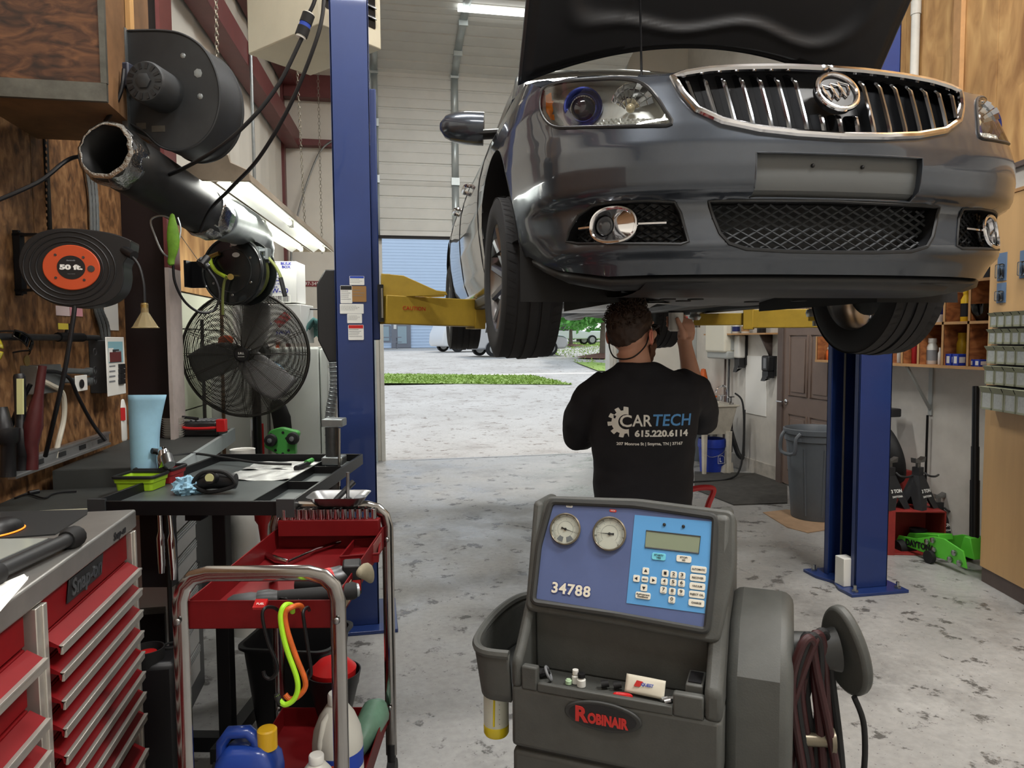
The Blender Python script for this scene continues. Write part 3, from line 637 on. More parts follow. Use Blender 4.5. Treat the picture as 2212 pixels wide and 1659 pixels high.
# open hood: outer skin, stamped inner panel, prop rod
ha = radians(50); HO = (1.0, 1.04)
def hp(u, t, o=0):   # t along the panel from its rear edge, o outward (downward-forward side)
    cu = 1-abs(u/.785)**2; rr = .17*cu*(1-min(t/.5, 1)) ; t = t+rr; crown = .05*(1-(u/.8)**2)*(1-.2*t)
    return CM @ V((u, HO[0]-t*cos(ha)+(crown+o)*sin(ha)*1.0, HO[1]+t*sin(ha)+(crown+o)*cos(ha)))
def hood_edge(a, b): return
hd = G(); hd.grid(lambda a, b: hp(-.785+1.57*a, 1.04*b-.04*0), 40, 26); hd = hd.obj('hood', 'car_paint', car, smooth=60, solid=.012)
def inner(a, b):
    x = 2*a-1; u = .775*x; t = .012+1.01*b; e = max(abs(x)**4, 0)
    cc = hypot(x/.80, (b-.62)/.50) if 1 else 0; k = max(abs(x)/.80, abs(b-.60)/.42); k = ((abs(x)/.80)**5+(abs(b-.58-.03*sin(x*9))/.44)**5)**.2
    st = 1/(1+math.exp(-(k-1)*45)); rib = .012*math.exp(-((k-1.0)/.05)**2); edge = 1 if abs(x) < .97 and b > .03 else 0
    return hp(u, t, -.016-.022*st*edge-rib)
g = G(); g.grid(inner, 90, 60, True); g.obj('hood_liner', 'hood_liner', hd, smooth=60)
a = atd(1386, 172, 2.38); b = hp(-.32, .62, -.03); b2 = atd(1382, -40, 2.8)
g = G(); g.tube([a, b2], .004, 8); g.obj('prop_rod', 'black_metal', car)
# ---------------- two-post lift ----------------
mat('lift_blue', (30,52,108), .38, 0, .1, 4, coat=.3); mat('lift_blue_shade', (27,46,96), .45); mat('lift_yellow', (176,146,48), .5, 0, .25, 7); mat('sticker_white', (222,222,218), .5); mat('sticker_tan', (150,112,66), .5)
mat('cable', (96,92,88), .5, .6)
def decal(parent, c, w, h, m, lines=3, head=None, nm='decal', n=(0,-1,0), lm='grey_print'):
    M = frame(c, (1,0,0), (0,0,1)); g = G(); g.prism(rrect(w, h, min(w,h)*.06, 2), .0012, M); d = g.obj(nm, m, parent)
    g = G(); k = 0
    if head: g.prism(rrect(w*.94, h*.22, .0005, 1, 0, h*.37), .0018, M, .0012); d2 = g.obj('decal_band', head, d); g = G()
    for i in range(lines):
        y = h*(.3-(.62*(i+1)/(lines+.5)))+(0 if head else h*.12); ww = w*(.55+.3*((i*37) % 10)/10)
        x = -w*.45
        while x < -w*.45+ww:
            q = w*(.04+.05*((i*13+int(x*9e3)) % 7)/7); g.prism(rrect(q, h*.035, 1e-5, 1, x+q/2, y), .0016, M, .0012); x += q+w*.018
    if lines: g.obj('printing', lm, d, smooth=0)
    return d
LP0 = (-.19, .012, 3.98, 4.28)
lp = E('lift_post', (-.09, 4.13, 0), 'blue lift post with paper stickers beside the open doorway', 'lift post', 'posts of the car lift')
def column(root, x0, x1, y0, y1, ztop, side):
    """C-section: plates front and back, web on the outer side, open toward the bay"""
    g = G(); t = .012
    xo, xi = (x0, x1) if side < 0 else (x1, x0)
    g.bx(x0, x1, y0, y0+t, .02, ztop); g.bx(x0, x1, y1-t, y1, .02, ztop); g.bx(*sorted((xo, xo-side*t)), y0, y1, .02, ztop)
    for y, d in ((y0, 1), (y1, -1)): g.bx(*sorted((xi, xi+side*t)), *sorted((y, y+d*.045)), .02, ztop)
    g.obj('column', 'lift_blue', root, bev=.004)
    g = G(); cx = (x0+x1)/2; cy = (y0+y1)/2; w = .2
    pl = [(cx-w, y0-.09), (cx+w, y0-.09), (cx+w, y1+.1), (cx-w, y1+.1), (cx-w-.0, cy+.12), (cx-w+.05, cy), (cx-w, cy-.12)]
    g.prism(pl, .02); g.obj('base_plate', 'lift_blue', root, bev=.003)
    for bx, by in ((cx-w+.05, y0-.05), (cx+w-.05, y0-.05), (cx+w-.05, y1+.05), (cx-w+.05, y1+.05)):
        g = G(); g.cyl((bx, by, .02), (bx, by, .034), .02, n=6); g.cyl((bx, by, .034), (bx, by, .062), .01, n=10); g.obj('anchor_bolt', 'zinc', root)
    g = G(); g.bx(cx-w*.75, cx+w*.75, y0-.04, y1+.04, ztop, ztop+.012); g.obj('top_plate', 'lift_blue', root)
column(lp, *LP0, 3.75, -1)
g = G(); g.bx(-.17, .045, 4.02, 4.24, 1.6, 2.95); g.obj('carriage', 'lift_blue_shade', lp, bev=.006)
for (px, py, w, h, m, ln, hd) in ((771,606,.078,.048,'sticker_white',3,'blue_print'),(748,636,.062,.095,'sticker_white',5,'black_print'),(776,635,.075,.085,'sticker_tan',3,None),(760,667,.125,.052,'sticker_white',4,None),(766,688,.078,.05,'sticker_white',4,None),(769,718,.082,.082,'sticker_white',5,'red_plastic')):
    decal(lp, aty(px, py, 3.978), w, h, m, ln, hd)
pc = aty(710, 680, 4.1); g = G(); M = frame((pc.x, 4.02, pc.z), (1,0,0), (0,0,1))
g.prism([(.055,-.26),(.055,.24),(-.01,.24),(-.055,.16),(-.055,-.14),(0,-.26)], .15, MX.Translation((0,.15,0)) @ M); g.obj('control_box', 'black_plastic', lp, bev=.006)
mat('hose_grey', (120,122,124), .6)
def arm(root, p, q, w, h, name, label=None):
    d = (q-p).normalized(); M = frame(p, d, V((0,0,1)).cross(d)); L_ = (q-p).length
    g = G(); g.M = M; g.bx(0, L_*.62, -w/2, w/2, -h/2, h/2); a = g.obj(name, 'lift_yellow', root, bev=.005)
    g = G(); g.M = M; g.bx(L_*.5, L_, -w*.38, w*.38, -h*.33, h*.33); g.obj('arm_extension', 'lift_yellow', a, bev=.004)
    g = G(); g.M = M; g.bx(L_*.57, L_*.64, -w*.56, w*.56, -h*.58, h*.56); g.obj('arm_collar', 'lift_yellow', a, bev=.004)
    g = G(); e = M @ V((L_-.02, 0, h*.3)); top = V((e.x, e.y, 1.775)); g.cyl(e-V((0,0,.09)), top, .02); g.lathe([(.05,-.02),(.056,0),(.05,.02)], 20, c=(e.x, e.y, e.z-.02)); g.cyl(top-V((0,0,.015)), top, .05); g.obj('lift_pad', 'zinc', a)
    return a, M
A0 = V((.06, 4.0, 1.765)); a1, M1 = arm(lp, A0, V((.95, 4.3, 1.74)), .12, .155, 'arm')
g = G(); g.M = MX.Translation((.055, 3.98, 1.7)) @ MX.Rotation(pi/2, 4, 'X')
g.prism([(0,.13),(.36,.145),(.35,.165),(.3,.17),(.12,.25),(0,.26)], -.02); g.prism([(0,.13),(.36,.145),(.35,.165),(.3,.17),(.12,.25),(0,.26)], -.16, None, -.14); g.bx(0,.05,0,.26,-.16,-.02); g.obj('arm_gusset', 'lift_yellow', a1, bev=.003)
g = G(); c = aty(824, 655, 3.97); g.bx(c.x-.02, c.x+.012, 3.955, 3.99, c.z-.1, c.z+.1); g.obj('arm_pin', 'black_metal', a1); g = G(); g.cyl((c.x+.004, 3.95, c.z-.08), (c.x+.004, 3.95, c.z+.08), .008); g.obj('release_rod', 'zinc', a1)
M = frame(M1 @ V((.16, -.0605, .01)), M1.to_3x3() @ V((1,0,0)), (0,0,1)); txt('CAUTION', .03, M, 'red_plastic', a1, 'warning_label')
rp = dup(lp, (0,0,0)) if 0 else E('lift_post', (3.08, 4.09, 0), 'blue lift post standing in front of the white shelf wall', 'lift post', 'posts of the car lift')
column(rp, 2.95, 3.18, 3.93, 4.25, 3.62, 1)
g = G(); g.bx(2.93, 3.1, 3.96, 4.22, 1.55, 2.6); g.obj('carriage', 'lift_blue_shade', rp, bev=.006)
for x, y in ((2.985, 4.0), (2.985, 4.12)): g = G(); g.cyl((x, y, .1), (x, y, 1.6), .007, n=8); g.obj('lift_cable', 'cable', rp)
g = G(); g.bx(2.9, 2.98, 3.97, 4.06, .02, .2); g.obj('sheave_cover', 'white_plastic', rp, bev=.004)
q0 = aty(1500, 688, 4.62); arm(rp, V((2.93, 4.12, 1.72)), V((q0.x, q0.y, 1.725)), .12, .12, 'arm')
q1 = aty(1700, 672, 3.6); arm(rp, V((2.95, 4.05, 1.72)), V((2.35, 3.5, 1.72)), .1, .1, 'arm')
# ---------------- mechanic ----------------
mat('skin', (196,146,122), .5, 0, .08, 12); mat('shirt', (24,24,30), .85, 0, .12, 6, .12, 160); mat('trousers', (34,36,42), .85); mat('hair_brown', (58,40,30), .6, 0, .35, 60); mat('beard_brown', (92,58,40), .75, 0, .35, 90); mat('boot', (40,34,30), .6)
mat('print_white', (226,226,220), .7); mat('print_blue', (84,146,206), .7); mat('ear_skin', (206,128,108), .5); mat('eye_white', (235,232,226), .2); mat('lip', (170,104,92), .5)
DP = 2.75; PO = RT*((1390-1106)/FPX*DP)+FW*DP
pm = MX((RT, FW, V((0,0,1)))).transposed().to_4x4(); pm.translation = PO
per = E('person', PO, 'mechanic in black work shirt reaching up under the car, seen from behind', 'person')
def remesh(o, vox, sm=4, it=.5):
    r = o.modifiers.new('union', 'REMESH'); r.mode = 'VOXEL'; r.voxel_size = vox; s = o.modifiers.new('smooth', 'SMOOTH'); s.iterations = sm; s.factor = it
    me = bpy.data.meshes.new_from_object(o.evaluated_get(bpy.context.evaluated_depsgraph_get())); o.modifiers.clear(); mm = list(o.data.materials); o.data = me
    me.materials.clear(); [me.materials.append(x) for x in mm]; me.polygons.foreach_set('use_smooth', [True]*len(me.polygons)); return o
def sec(zs, g, n=28, M=None):   # torso loft [(z, x, y, rx, ry)]
    vs = []; fs = []
    for z, x, y, rx, ry in zs:
        for j in range(n):
            a = 2*pi*j/n; c, s_ = cos(a), sin(a); e = .82
            vs.append((x+rx*abs(c)**e*(1 if c > 0 else -1), y+ry*abs(s_)**e*(1 if s_ > 0 else -1), z))
    m = len(zs); fs = [(i*n+j, i*n+(j+1) % n, (i+1)*n+(j+1) % n, (i+1)*n+j) for i in range(m-1) for j in range(n)]+[tuple(range(n-1,-1,-1)), tuple((m-1)*n+j for j in range(n))]
    g.add(vs, fs)
HMx = MX.Translation((-.04, .02, 1.615)) @ MX.Rotation(radians(-38), 4, 'Z') @ MX.Rotation(radians(16), 4, 'X')
hp_ = lambda x, y, z: HMx @ V((x, y, z))
HR = HMx.to_3x3()
eR, wR = V((.262, .17, 1.275)), V((.226, .27, 1.565))
g = G(); g.M = pm
sec([(.86,0,0,.15,.1),(.95,0,0,.155,.105),(1.1,0,0,.15,.1),(1.25,0,.0,.165,.108),(1.36,0,0,.185,.11),(1.43,0,0,.185,.095),(1.475,-.01,0,.11,.075),(1.5,-.02,.0,.06,.06)], g)
g.rings([(V((-.025,0,1.45)), .066), (V((-.035,.005,1.53)), .06), (hp_(0,-.025,-.05), .062)], 18)
g.ball(hp_(0,-.012,.028), (.076,.098,.098), 28, 20, HR); g.ball(hp_(0,.03,-.03), (.066,.072,.085), 24, 16, HR); g.ball(hp_(0,.055,-.085), (.045,.045,.034), 20, 12, HR); g.ball(hp_(0,.01,-.065), (.058,.06,.05), 20, 12, HR)
g.rings([(hp_(0,.098,.015), (.008,.008)), (hp_(0,.112,-.015), (.012,.012)), (hp_(0,.116,-.03), (.017,.014)), (hp_(0,.1,-.04), (.014,.01))], 12)
for sx in (-1, 1):
    g.ball(hp_(sx*.03,.088,.022), (.026,.014,.01), 12, 8, HR); g.ball(hp_(sx*.04,.075,-.02), (.026,.02,.022), 12, 8, HR)
g.ball(hp_(0,.098,-.062), (.026,.01,.008), 12, 8, HR); g.ball(hp_(0,.096,-.072), (.022,.01,.008), 12, 8, HR)
# arms: shoulder, elbow, wrist
g.rings([(V((.15,0,1.4)), .05), (V((.215,.05,1.37)), .05), (V((.25,.12,1.31)), .045), (eR, .043), (V((.258,.215,1.36)), .045), (V((.245,.25,1.45)), .039), (wR, (.031,.024)), (wR+V((-.006,.0,.03)), (.034,.02))], 18)
g.rings([(V((-.15,0,1.4)), .05), (V((-.2,.02,1.36)), .052), (V((-.225,.06,1.28)), .048), (V((-.23,.12,1.2)), .045), (V((-.17,.2,1.24)), .043), (V((-.08,.28,1.33)), .036), (V((-.02,.32,1.4)), (.03,.024)), (V((.0,.33,1.43)), (.034,.02))], 18)
for sx in (-1, 1):
    g.rings([(V((sx*.085,0,.9)), .085), (V((sx*.1,.01,.7)), .078), (V((sx*.11,.015,.48)), .056), (V((sx*.115,0,.3)), .054), (V((sx*.12,-.01,.1)), .036), (V((sx*.12,-.01,.04)), .04)], 18)
    g.rings([(V((sx*.12,-.04,.04)), .035), (V((sx*.125,.08,.035)), .036), (V((sx*.13,.15,.03)), .026)], 12)
def hand(g, wrist, cen, axis_to, rad, thumb, spread):
    """palm and five fingers closing round a cylinder of radius rad centred at cen (axis vertical)"""
    pa = wrist+V((0,0,.03)); 
    for k, (zz, a0, a1, ln) in enumerate(spread):
        pts = []; r = .0088 if k < 3 else .0078
        for i in range(7):
            a = radians(a0+(a1-a0)*i/6); R = rad+.009
            pts.append((V((cen.x+R*cos(a), cen.y+R*sin(a), zz+.004*sin(i))), r*(1-.05*i)))
        g.rings(pts, 10)
    R = rad+.01
    g.rings([(pa, (.036,.02)), (pa+V((.004,.0,.03)), (.038,.019)), (V((cen.x+R*cos(radians(-20)), cen.y+R*sin(radians(-20)), cen.z-.012)), (.037,.014)), (V((cen.x+R*cos(radians(5)), cen.y+R*sin(radians(5)), cen.z+.01)), (.03,.012))], 14)
    g.rings([(p, r) for p, r in zip(thumb, (.017,.0145,.0115,.0105,.008))], 12)
fc = V((.189, .285, 1.668)); fr = .031
hand(g, wR, fc, None, fr, [wR+V((-.012,-.012,.045)), wR+V((-.02,-.026,.068)), V((.199,.243,1.648)), V((.189,.2435,1.668)), V((.183,.246,1.686))],
     [(1.69, 5, 150, 1), (1.673, 0, 155, 1), (1.655, -5, 150, 1), (1.638, -10, 135, 1)])
lwr = V((-.02,.32,1.4)); hand(g, lwr, V((.02,.33,1.5)), None, .02, [lwr+V((.02,-.01,.03)), lwr+V((.036,-.014,.05)), V((.045,.31,1.485)), V((.044,.3,1.5)), V((.04,.298,1.515))],
     [(1.515, 200, 60, 1), (1.498, 205, 60, 1), (1.481, 210, 60, 1), (1.465, 215, 70, 1)])
bo = remesh(g.obj('body', 'skin', per), .0045, 5)
g = G(); g.M = pm   # ears
for sx in (-1, 1):
    c = hp_(sx*.078, -.008, -.012); g.rings([(c+HR @ V((0,.008,-.026)), (.007,.005)), (c+HR @ V((sx*.008,-.004,-.012)), (.014,.006)), (c+HR @ V((sx*.013,-.008,.008)), (.018,.006)), (c+HR @ V((sx*.012,-.002,.026)), (.013,.005)), (c+HR @ V((sx*.004,.008,.03)), (.006,.004))], 12)
    pts = [c+HR @ V((sx*(.015), -.012-.012*cos(t)-.004, .008+.024*sin(t))) for t in [radians(-80+25*k) for k in range(8)]]; g.tube(pts, .004, 8, 3)
g.obj('ears', 'ear_skin', per, smooth=180)
for sx in (-1, 1):
    g = G(); g.M = pm; g.ball(hp_(sx*.03,.083,.003), .0125, 16, 10); ey_ = g.obj('eye', 'eye_white', per); g = G(); g.M = pm; g.ball(hp_(sx*.03,.0925,.005), .006, 12, 8); g.obj('iris', 'black_plastic', ey_)
# hair: cap with curls, longer on top
g = G(); g.M = pm; rnd_ = random.Random(3)
def cap(a, b):
    th = 2*pi*a; lim = (1.02 if True else 0); ph = b*(1.62+.42*max(0, -sin(th))**1.0-.50*max(0, sin(th))**2+.0*cos(th))
    d = V((sin(ph)*cos(th), sin(ph)*sin(th), cos(ph))); top = max(0, cos(ph)); k = NZ.noise(d*7)*.006+NZ.noise(d*17)*.004
    r = 1.07+.10*top+ k/.09; return hp_(.076*r*d.x, -.012+.098*r*d.y, .028+.098*r*d.z)
g.grid(cap, 80, 36, True)
for i in range(420):
    th = rnd_.uniform(0, 2*pi); b = rnd_.uniform(.0, .62)**.8; p = cap(th/2/pi, b*.95); nrm = (p-hp_(0,-.012,.028)).normalized(); t1 = nrm.orthogonal().normalized(); t2 = nrm.cross(t1); a = rnd_.uniform(0, 2*pi); dr = t1*cos(a)+t2*sin(a); R = rnd_.uniform(.005, .011)
    pts = [p-nrm*.003+dr*(R*1.2*k/6)+nrm*(R*(1-cos(k*.85)))*.8+dr.cross(nrm)*(R*.7*sin(k*.85)) for k in range(7)]; g.rings([(q, .0021*(1-.08*k)) for k, q in enumerate(pts)], 5)
g.obj('hair', 'hair_brown', per, smooth=180)
g = G(); g.M = pm
def brd(a, b):
    th = pi*(-.12+1.24*a); z = -.045-.075*b; w = .0655-.02*b**2; f = .10-.025*b; x = w*cos(th)*1.05; y = .012+(f-.012+.004)*max(0,sin(th)) if sin(th) > 0 else .012+.03*sin(th); k = NZ.noise(V((x*60, y*60, z*60)))*.005
    s_ = 1.06+k/.06; return hp_(x*s_, y*s_, z-.0)
g.grid(brd, 48, 14); g.obj('beard', 'beard_brown', per, smooth=180, solid=.006)
# shirt with short sleeves
g = G(); g.M = pm
sec([(.93,0,.005,.19,.128),(1.0,0,.0,.188,.128),(1.1,0,-.002,.19,.126),(1.2,0,-.002,.2,.128),(1.3,0,0,.212,.13),(1.38,0,0,.222,.126),(1.43,0,0,.21,.108),(1.465,-.005,0,.155,.09),(1.493,-.015,.0,.095,.078),(1.51,-.025,.003,.072,.07)], g, 36)
g.rings([(V((.13,0,1.405)), .085), (V((.2,.03,1.385)), .078), (V((.243,.09,1.33)), .07), (V((.265,.14,1.265)), .066), (V((.262,.19,1.285)), .06)], 22)
g.rings([(V((-.13,0,1.405)), .085), (V((-.2,.02,1.36)), .08), (V((-.238,.05,1.28)), .07), (V((-.238,.1,1.21)), .066), (V((-.215,.15,1.205)), .06)], 22)
sh = g.obj('shirt', 'shirt', per); remesh(sh, .008, 4)
for v in sh.data.vertices:
    p = MW[per.name] @ v.co; q = pm.inverted() @ p; wr = 1-min(1, max(0, (.15-abs(q.x))/.1))*.7
    d = NZ.noise(V((q.x*9+q.z*6, q.z*14-q.x*10, q.y*6)))*.007*wr+NZ.noise(V((q.x*22, q.z*30, q.y*14)))*.0025; v.co += v.normal*d
g = G(); g.M = pm
sec([(.82,0,0,.17,.115),(.9,0,0,.175,.118),(.97,0,0,.172,.115)], g)
for sx in (-1, 1): g.rings([(V((sx*.085,0,.9)), .1), (V((sx*.1,.01,.7)), .096), (V((sx*.11,.015,.48)), .08), (V((sx*.115,0,.3)), .078), (V((sx*.12,-.01,.08)), .075)], 20)
remesh(g.obj('trousers', 'trousers', per), .01, 3)
for sx in (-1, 1):
    g = G(); g.M = pm; g.rings([(V((sx*.12,-.055,.055)), (.05,.045)), (V((sx*.122,.03,.05)), (.048,.046)), (V((sx*.127,.12,.035)), (.048,.032)), (V((sx*.13,.185,.028)), (.03,.022))], 16, flat=(0,0,1)); g.rings([(V((sx*.12,-.02,.05)), .052), (V((sx*.12,-.02,.17)), .055)], 16); g.obj('boot', 'boot', per, smooth=60)
# print on the back, laid on the cloth
from mathutils.bvhtree import BVHTree
bm = bmesh.new(); bm.from_mesh(sh.data); bvh = BVHTree.FromBMesh(bm)
def onback(o):
    for v in o.data.vertices:
        p = MW[per.name] @ v.co; q = pm.inverted() @ p; o_ = pm @ V((q.x, -.6, q.z)); hit = bvh.ray_cast(MW[per.name].inverted() @ o_, MW[per.name].to_3x3().inverted() @ FW)
        if hit[0]: v.co = hit[0]-(MW[per.name].to_3x3().inverted() @ FW)*(.0012+(.0008 if q.y > 0 else 0))
    return o
def backpt(px, py):   # photo point on the plane of the back
    return pm.inverted() @ atp(px, py, PO-FW*.11, FW)
def bt(s, px0, px1, py, size, m, bold=.0, shear=0):
    a = backpt(px0, py); b = backpt(px1, py); M = pm @ frame(V(((a.x+b.x)/2, -.2, a.z)), (1,0,0), (0,0,1))
    return onback(txt(s, size, M, m, per, 'shirt_print', .0, bold, shear, wid=b.x-a.x))
bt('C', 1338, 1363, 910, .062, 'print_white', .001); bt('AR', 1364, 1406, 909, .060, 'print_white', .001); bt('TECH', 1407, 1493, 908, .060, 'print_blue', .001, .12)
bt('615.220.6114', 1369, 1486, 936, .032, 'print_white', .0014); bt('207 Monroe St | Smyrna, TN | 37167', 1331, 1474, 958, .0145, 'print_white', .0005)
g = G(); c = backpt(1346, 911); gp = []; N = 10
for k in range(160):
    a = radians(72+218*k/159); ph = (a/(2*pi)*N) % 1; R = .057 if ph < .5 else .043; gp.append((c.x+R*cos(a), c.z+R*sin(a)))
inn = [(c.x+.009+.028*cos(radians(72+218*k/159)), c.z+.001+.028*sin(radians(72+218*k/159))) for k in range(160)]
g.M = pm; g.add([(x, -.2, z) for x, z in gp+inn], [(i, i+1, 161+i, 160+i) for i in range(159)]); onback(g.obj('gear_print', 'print_white', per, smooth=0))
bm.free()
# glasses with strap
gl_ = E if 0 else None
g = G(); g.M = pm
for sx in (-1, 1): g.tube([hp_(sx*.083,-.02,.012), hp_(sx*.082,.03,.012), hp_(sx*.078,.08,.01), hp_(sx*.06,.108,.004)], .0035, 8, 3)
g.tube([hp_(-.06,.108,.004), hp_(-.03,.118,.006), hp_(0,.12,.004), hp_(.03,.118,.006), hp_(.06,.108,.004)], .0035, 8, 3)
go_ = g.obj('safety_glasses', 'black_plastic', None, label='black framed safety glasses worn by the mechanic', cat='glasses')
for sx in (-1, 1):
    g = G(); g.M = pm; g.grid(lambda a, b: hp_(sx*(.008+.056*a), .118-.012*a*a, .004-.036*b), 6, 4); g.obj('lens', 'clear_glass', go_, solid=.002)
g = G(); g.M = pm; g.tube([hp_(-.084,-.02,.01), hp_(-.078,-.05,-.03), hp_(-.045,-.085,-.062), hp_(0,-.095,-.07), hp_(.045,-.085,-.062), hp_(.078,-.05,-.03), hp_(.084,-.02,.01)], .0028, 8, 5); g.obj('strap', 'black_rubber', go_)
# oil filter in the hand
mat('filter_white', (222,220,214), .35, 0, .08, 8)
g = G(); g.M = pm; g.lathe([(0,-.04),(.024,-.04),(.03,-.034),(.031,.036),(.029,.042),(0,.042)], 32, c=fc); of = g.obj('oil_filter', 'filter_white', None, label='white oil filter canister gripped in the raised right hand', cat='oil filter')
g = G(); g.M = pm; g.lathe([(.0,.042),(.032,.038),(.0325,.046),(.0,.047)], 32, c=fc); g.obj('gasket_rim', 'black_rubber', of)
# ---------------- refrigerant recovery machine ----------------
mat('mach_grey', (78,79,76), .55, 0, .22, 9, .12, 220); mat('mach_dark', (52,53,52), .5, 0, .2, 9); mat('panel_blue', (84,98,140), .45, 0, .06, 12); mat('key_blue', (86,150,204), .45); mat('key_white', (222,218,204), .5); mat('lcd', (128,138,116), .25)
mat('gauge_face', (214,210,198), .4); mat('brass_ring', (120,112,96), .35, .6); mat('logo_red', (190,44,38), .45); mat('decal_cream', (220,214,196), .5)
MR = RT*cos(radians(21))-FW*sin(radians(21)); MF = RT*sin(radians(21))+FW*cos(radians(21))
MO = RT*(-.007)+FW*1.75; mm_ = MX((MR, MF, V((0,0,1)))).transposed().to_4x4(); mm_.translation = MO
mi = mm_.inverted()
mach = E('service_machine', MO+MR*.25+MF*.25, 'grey wheeled refrigerant service machine with blue gauge panel in the foreground', 'service machine')
MWd = .51
g = G(); g.M = mm_
g.bx(0, MWd, .0, .5, .16, .57); b0 = g.obj('base_cabinet', 'mach_grey', mach, bev=.015)
g = G(); g.M = mm_; g.bx(.02, MWd-.02, .012, .48, .56, .6); g.obj('seam', 'mach_dark', mach)
def X2(poly, x0, x1): return poly
PXY = MX(((0,0,1,0),(1,0,0,0),(0,1,0,0),(0,0,0,1)))   # local (y,z) profile extruded along x
def side(poly, x0, x1, name, m, par, bev=.008):
    g = G(); g.prism(poly, x1, mm_ @ PXY, x0); return g.obj(name, m, par, bev=bev)
side([(-.004,.578),(.5,.578),(.5,.735),(-.004,.735)], 0, MWd, 'upper_cabinet', 'mach_grey', mach, .012)
ck = [(-.004,.73),(.5,.73),(.46,1.0),(.3,1.16),(.17,1.165),(.105,.92),(.03,.83),(-.004,.8)]
side(ck, 0, .028, 'side_cheek', 'mach_grey', mach, .012); side(ck, MWd-.04, MWd, 'side_cheek', 'mach_grey', mach, .012)
side([(-.004,.73),(.018,.73),(.018,.79),(-.004,.79)], .028, .07, 'tray_lip', 'mach_grey', mach, .005)
side([(-.004,.73),(.018,.73),(.018,.785),(-.004,.785)], .40, MWd-.04, 'tray_lip', 'mach_grey', mach, .005)
g = G(); g.M = mm_; g.bx(.07, .40, -.004, .01, .73, .752); g.obj('tray_lip', 'mach_grey', mach, bev=.003)
side([(.11,.735),(.2,.735),(.2,.95),(.105,.925)], .028, MWd-.04, 'tray_back', 'mach_grey', mach, .006)
side([(.12,.92),(.34,.92),(.42,.98),(.29,1.145),(.19,1.15)], .03, MWd-.04, 'console_back', 'mach_dark', mach, .01)
g = G(); g.M = mm_; g.bx(.425, .465, .02, .10, .735, .80); g.obj('port_block', 'mach_grey', mach, bev=.004)
g = G(); c = mm_ @ V((.445, .05, .801)); g.M = mm_; g.bx(.43, .46, .03, .085, .8, .803); g.obj('port_recess', 'black_plastic', mach)
# tilted display head
lean = radians(22); pn0 = mm_ @ V((.04, .085, .925)); pxd = MR; pyd = (MF*sin(lean)+V((0,0,cos(lean)))).normalized(); pnn = pxd.cross(pyd)
PF = frame(pn0, pxd, pyd); PI_ = PF.inverted()
def pp(px, py): q = PI_ @ atp(px, py, pn0, pnn); return (q.x, q.y)
def rpoly(pts, k=0): return [pp(*p) for p in pts]
def rounded(pts, r, n=5):
    P = [V((x, y, 0)) for x, y in pts]; out = []
    for i in range(len(P)):
        a, b, c = P[i-1], P[i], P[(i+1) % len(P)]; u = (a-b).normalized(); w = (c-b).normalized(); s = b+u*r; e = b+w*r
        for k in range(n+1): t = k/n; q = s*(1-t)**2+b*2*t*(1-t)+e*t*t; out.append((q.x, q.y))
    return out
def ccw(p): return p if sum(a[0]*b[1]-b[0]*a[1] for a, b in zip(p, p[1:]+p[:1])) > 0 else p[::-1]
out = ccw(rounded(rpoly([(1133,1318),(1147,1150),(1178,1070),(1380,1076),(1588,1103),(1588,1225),(1553,1392),(1340,1352)]), .022))
g = G(); g.prism(out, .0, PF, -.09); hd_ = g.obj('display_head', 'mach_grey', mach, bev=.008)
inn = ccw(rounded(rpoly([(1152,1300),(1165,1180),(1192,1084),(1370,1092),(1546,1117),(1540,1240),(1527,1364),(1340,1330)]), .014))
g = G(); n = len(inn); g.tube([PF @ V((x, y, .004)) for x, y in inn], .009, 8, 0, True); g.obj('bezel', 'mach_dark', hd_)
g = G(); g.prism(inn, .004, PF, 0); fp = g.obj('face_plate', 'panel_blue', hd_)
kp = ccw(rpoly([(1372,1113),(1545,1128),(1534,1327),(1354,1303)])); g = G(); g.prism(kp, .0055, PF, .003); kpo = g.obj('keypad', 'key_blue', hd_)
g = G(); lc = ccw(rpoly([(1397,1147),(1514,1160),(1510,1196),(1394,1183)])); g.tube([PF @ V((x, y, .006)) for x, y in lc], .002, 4, 0, True); g.obj('screen_frame', 'black_plastic', kpo)
g = G(); g.prism(lc, .0065, PF, .004); g.obj('screen', 'lcd', kpo)
kx = (V(pp(1500,1260))-V(pp(1400,1248))); ang = atan2(kx[1], kx[0])
def kf(px, py, z=.0055): x, y = pp(px, py); return PF @ MX.Translation((x, y, z)) @ MX.Rotation(ang, 4, 'Z')
for px in (1436, 1477):
    g = G(); g.lathe([(0,0),(.004,0),(.004,.003),(0,.004)], 12, M=kf(px, 1134 if px == 1436 else 1138)); g.obj('indicator', 'black_plastic', kpo)
def key(s, px, py, w, h, ts, m='key_white', sub=None):
    M = kf(px, py); g = G(); g.prism(rrect(w, h, min(w,h)*.25, 4), .0025, M); k = g.obj('key', m, kpo, bev=.0006)
    ls = s.split('|')
    for i, l in enumerate(ls): txt(l, ts, M @ MX.Translation((0, (len(ls)-1)*ts*.5-i*ts*1.05+(h*.1 if sub else 0), .0025)), 'black_print', k, 'key_legend', .0002, .0001, wid=min(w*.86, len(l)*ts*.62))
    if sub: txt(sub, h*.2, M @ MX.Translation((0, -h*.34, .0025)), 'grey_print', k, 'key_legend', .0002, wid=w*.5)
key('START/|YES', 1424, 1203, .034, .017, .006, mat('key_teal', (110,196,214), .35)); key('STOP/|NO', 1478, 1208, .036, .016, .006)
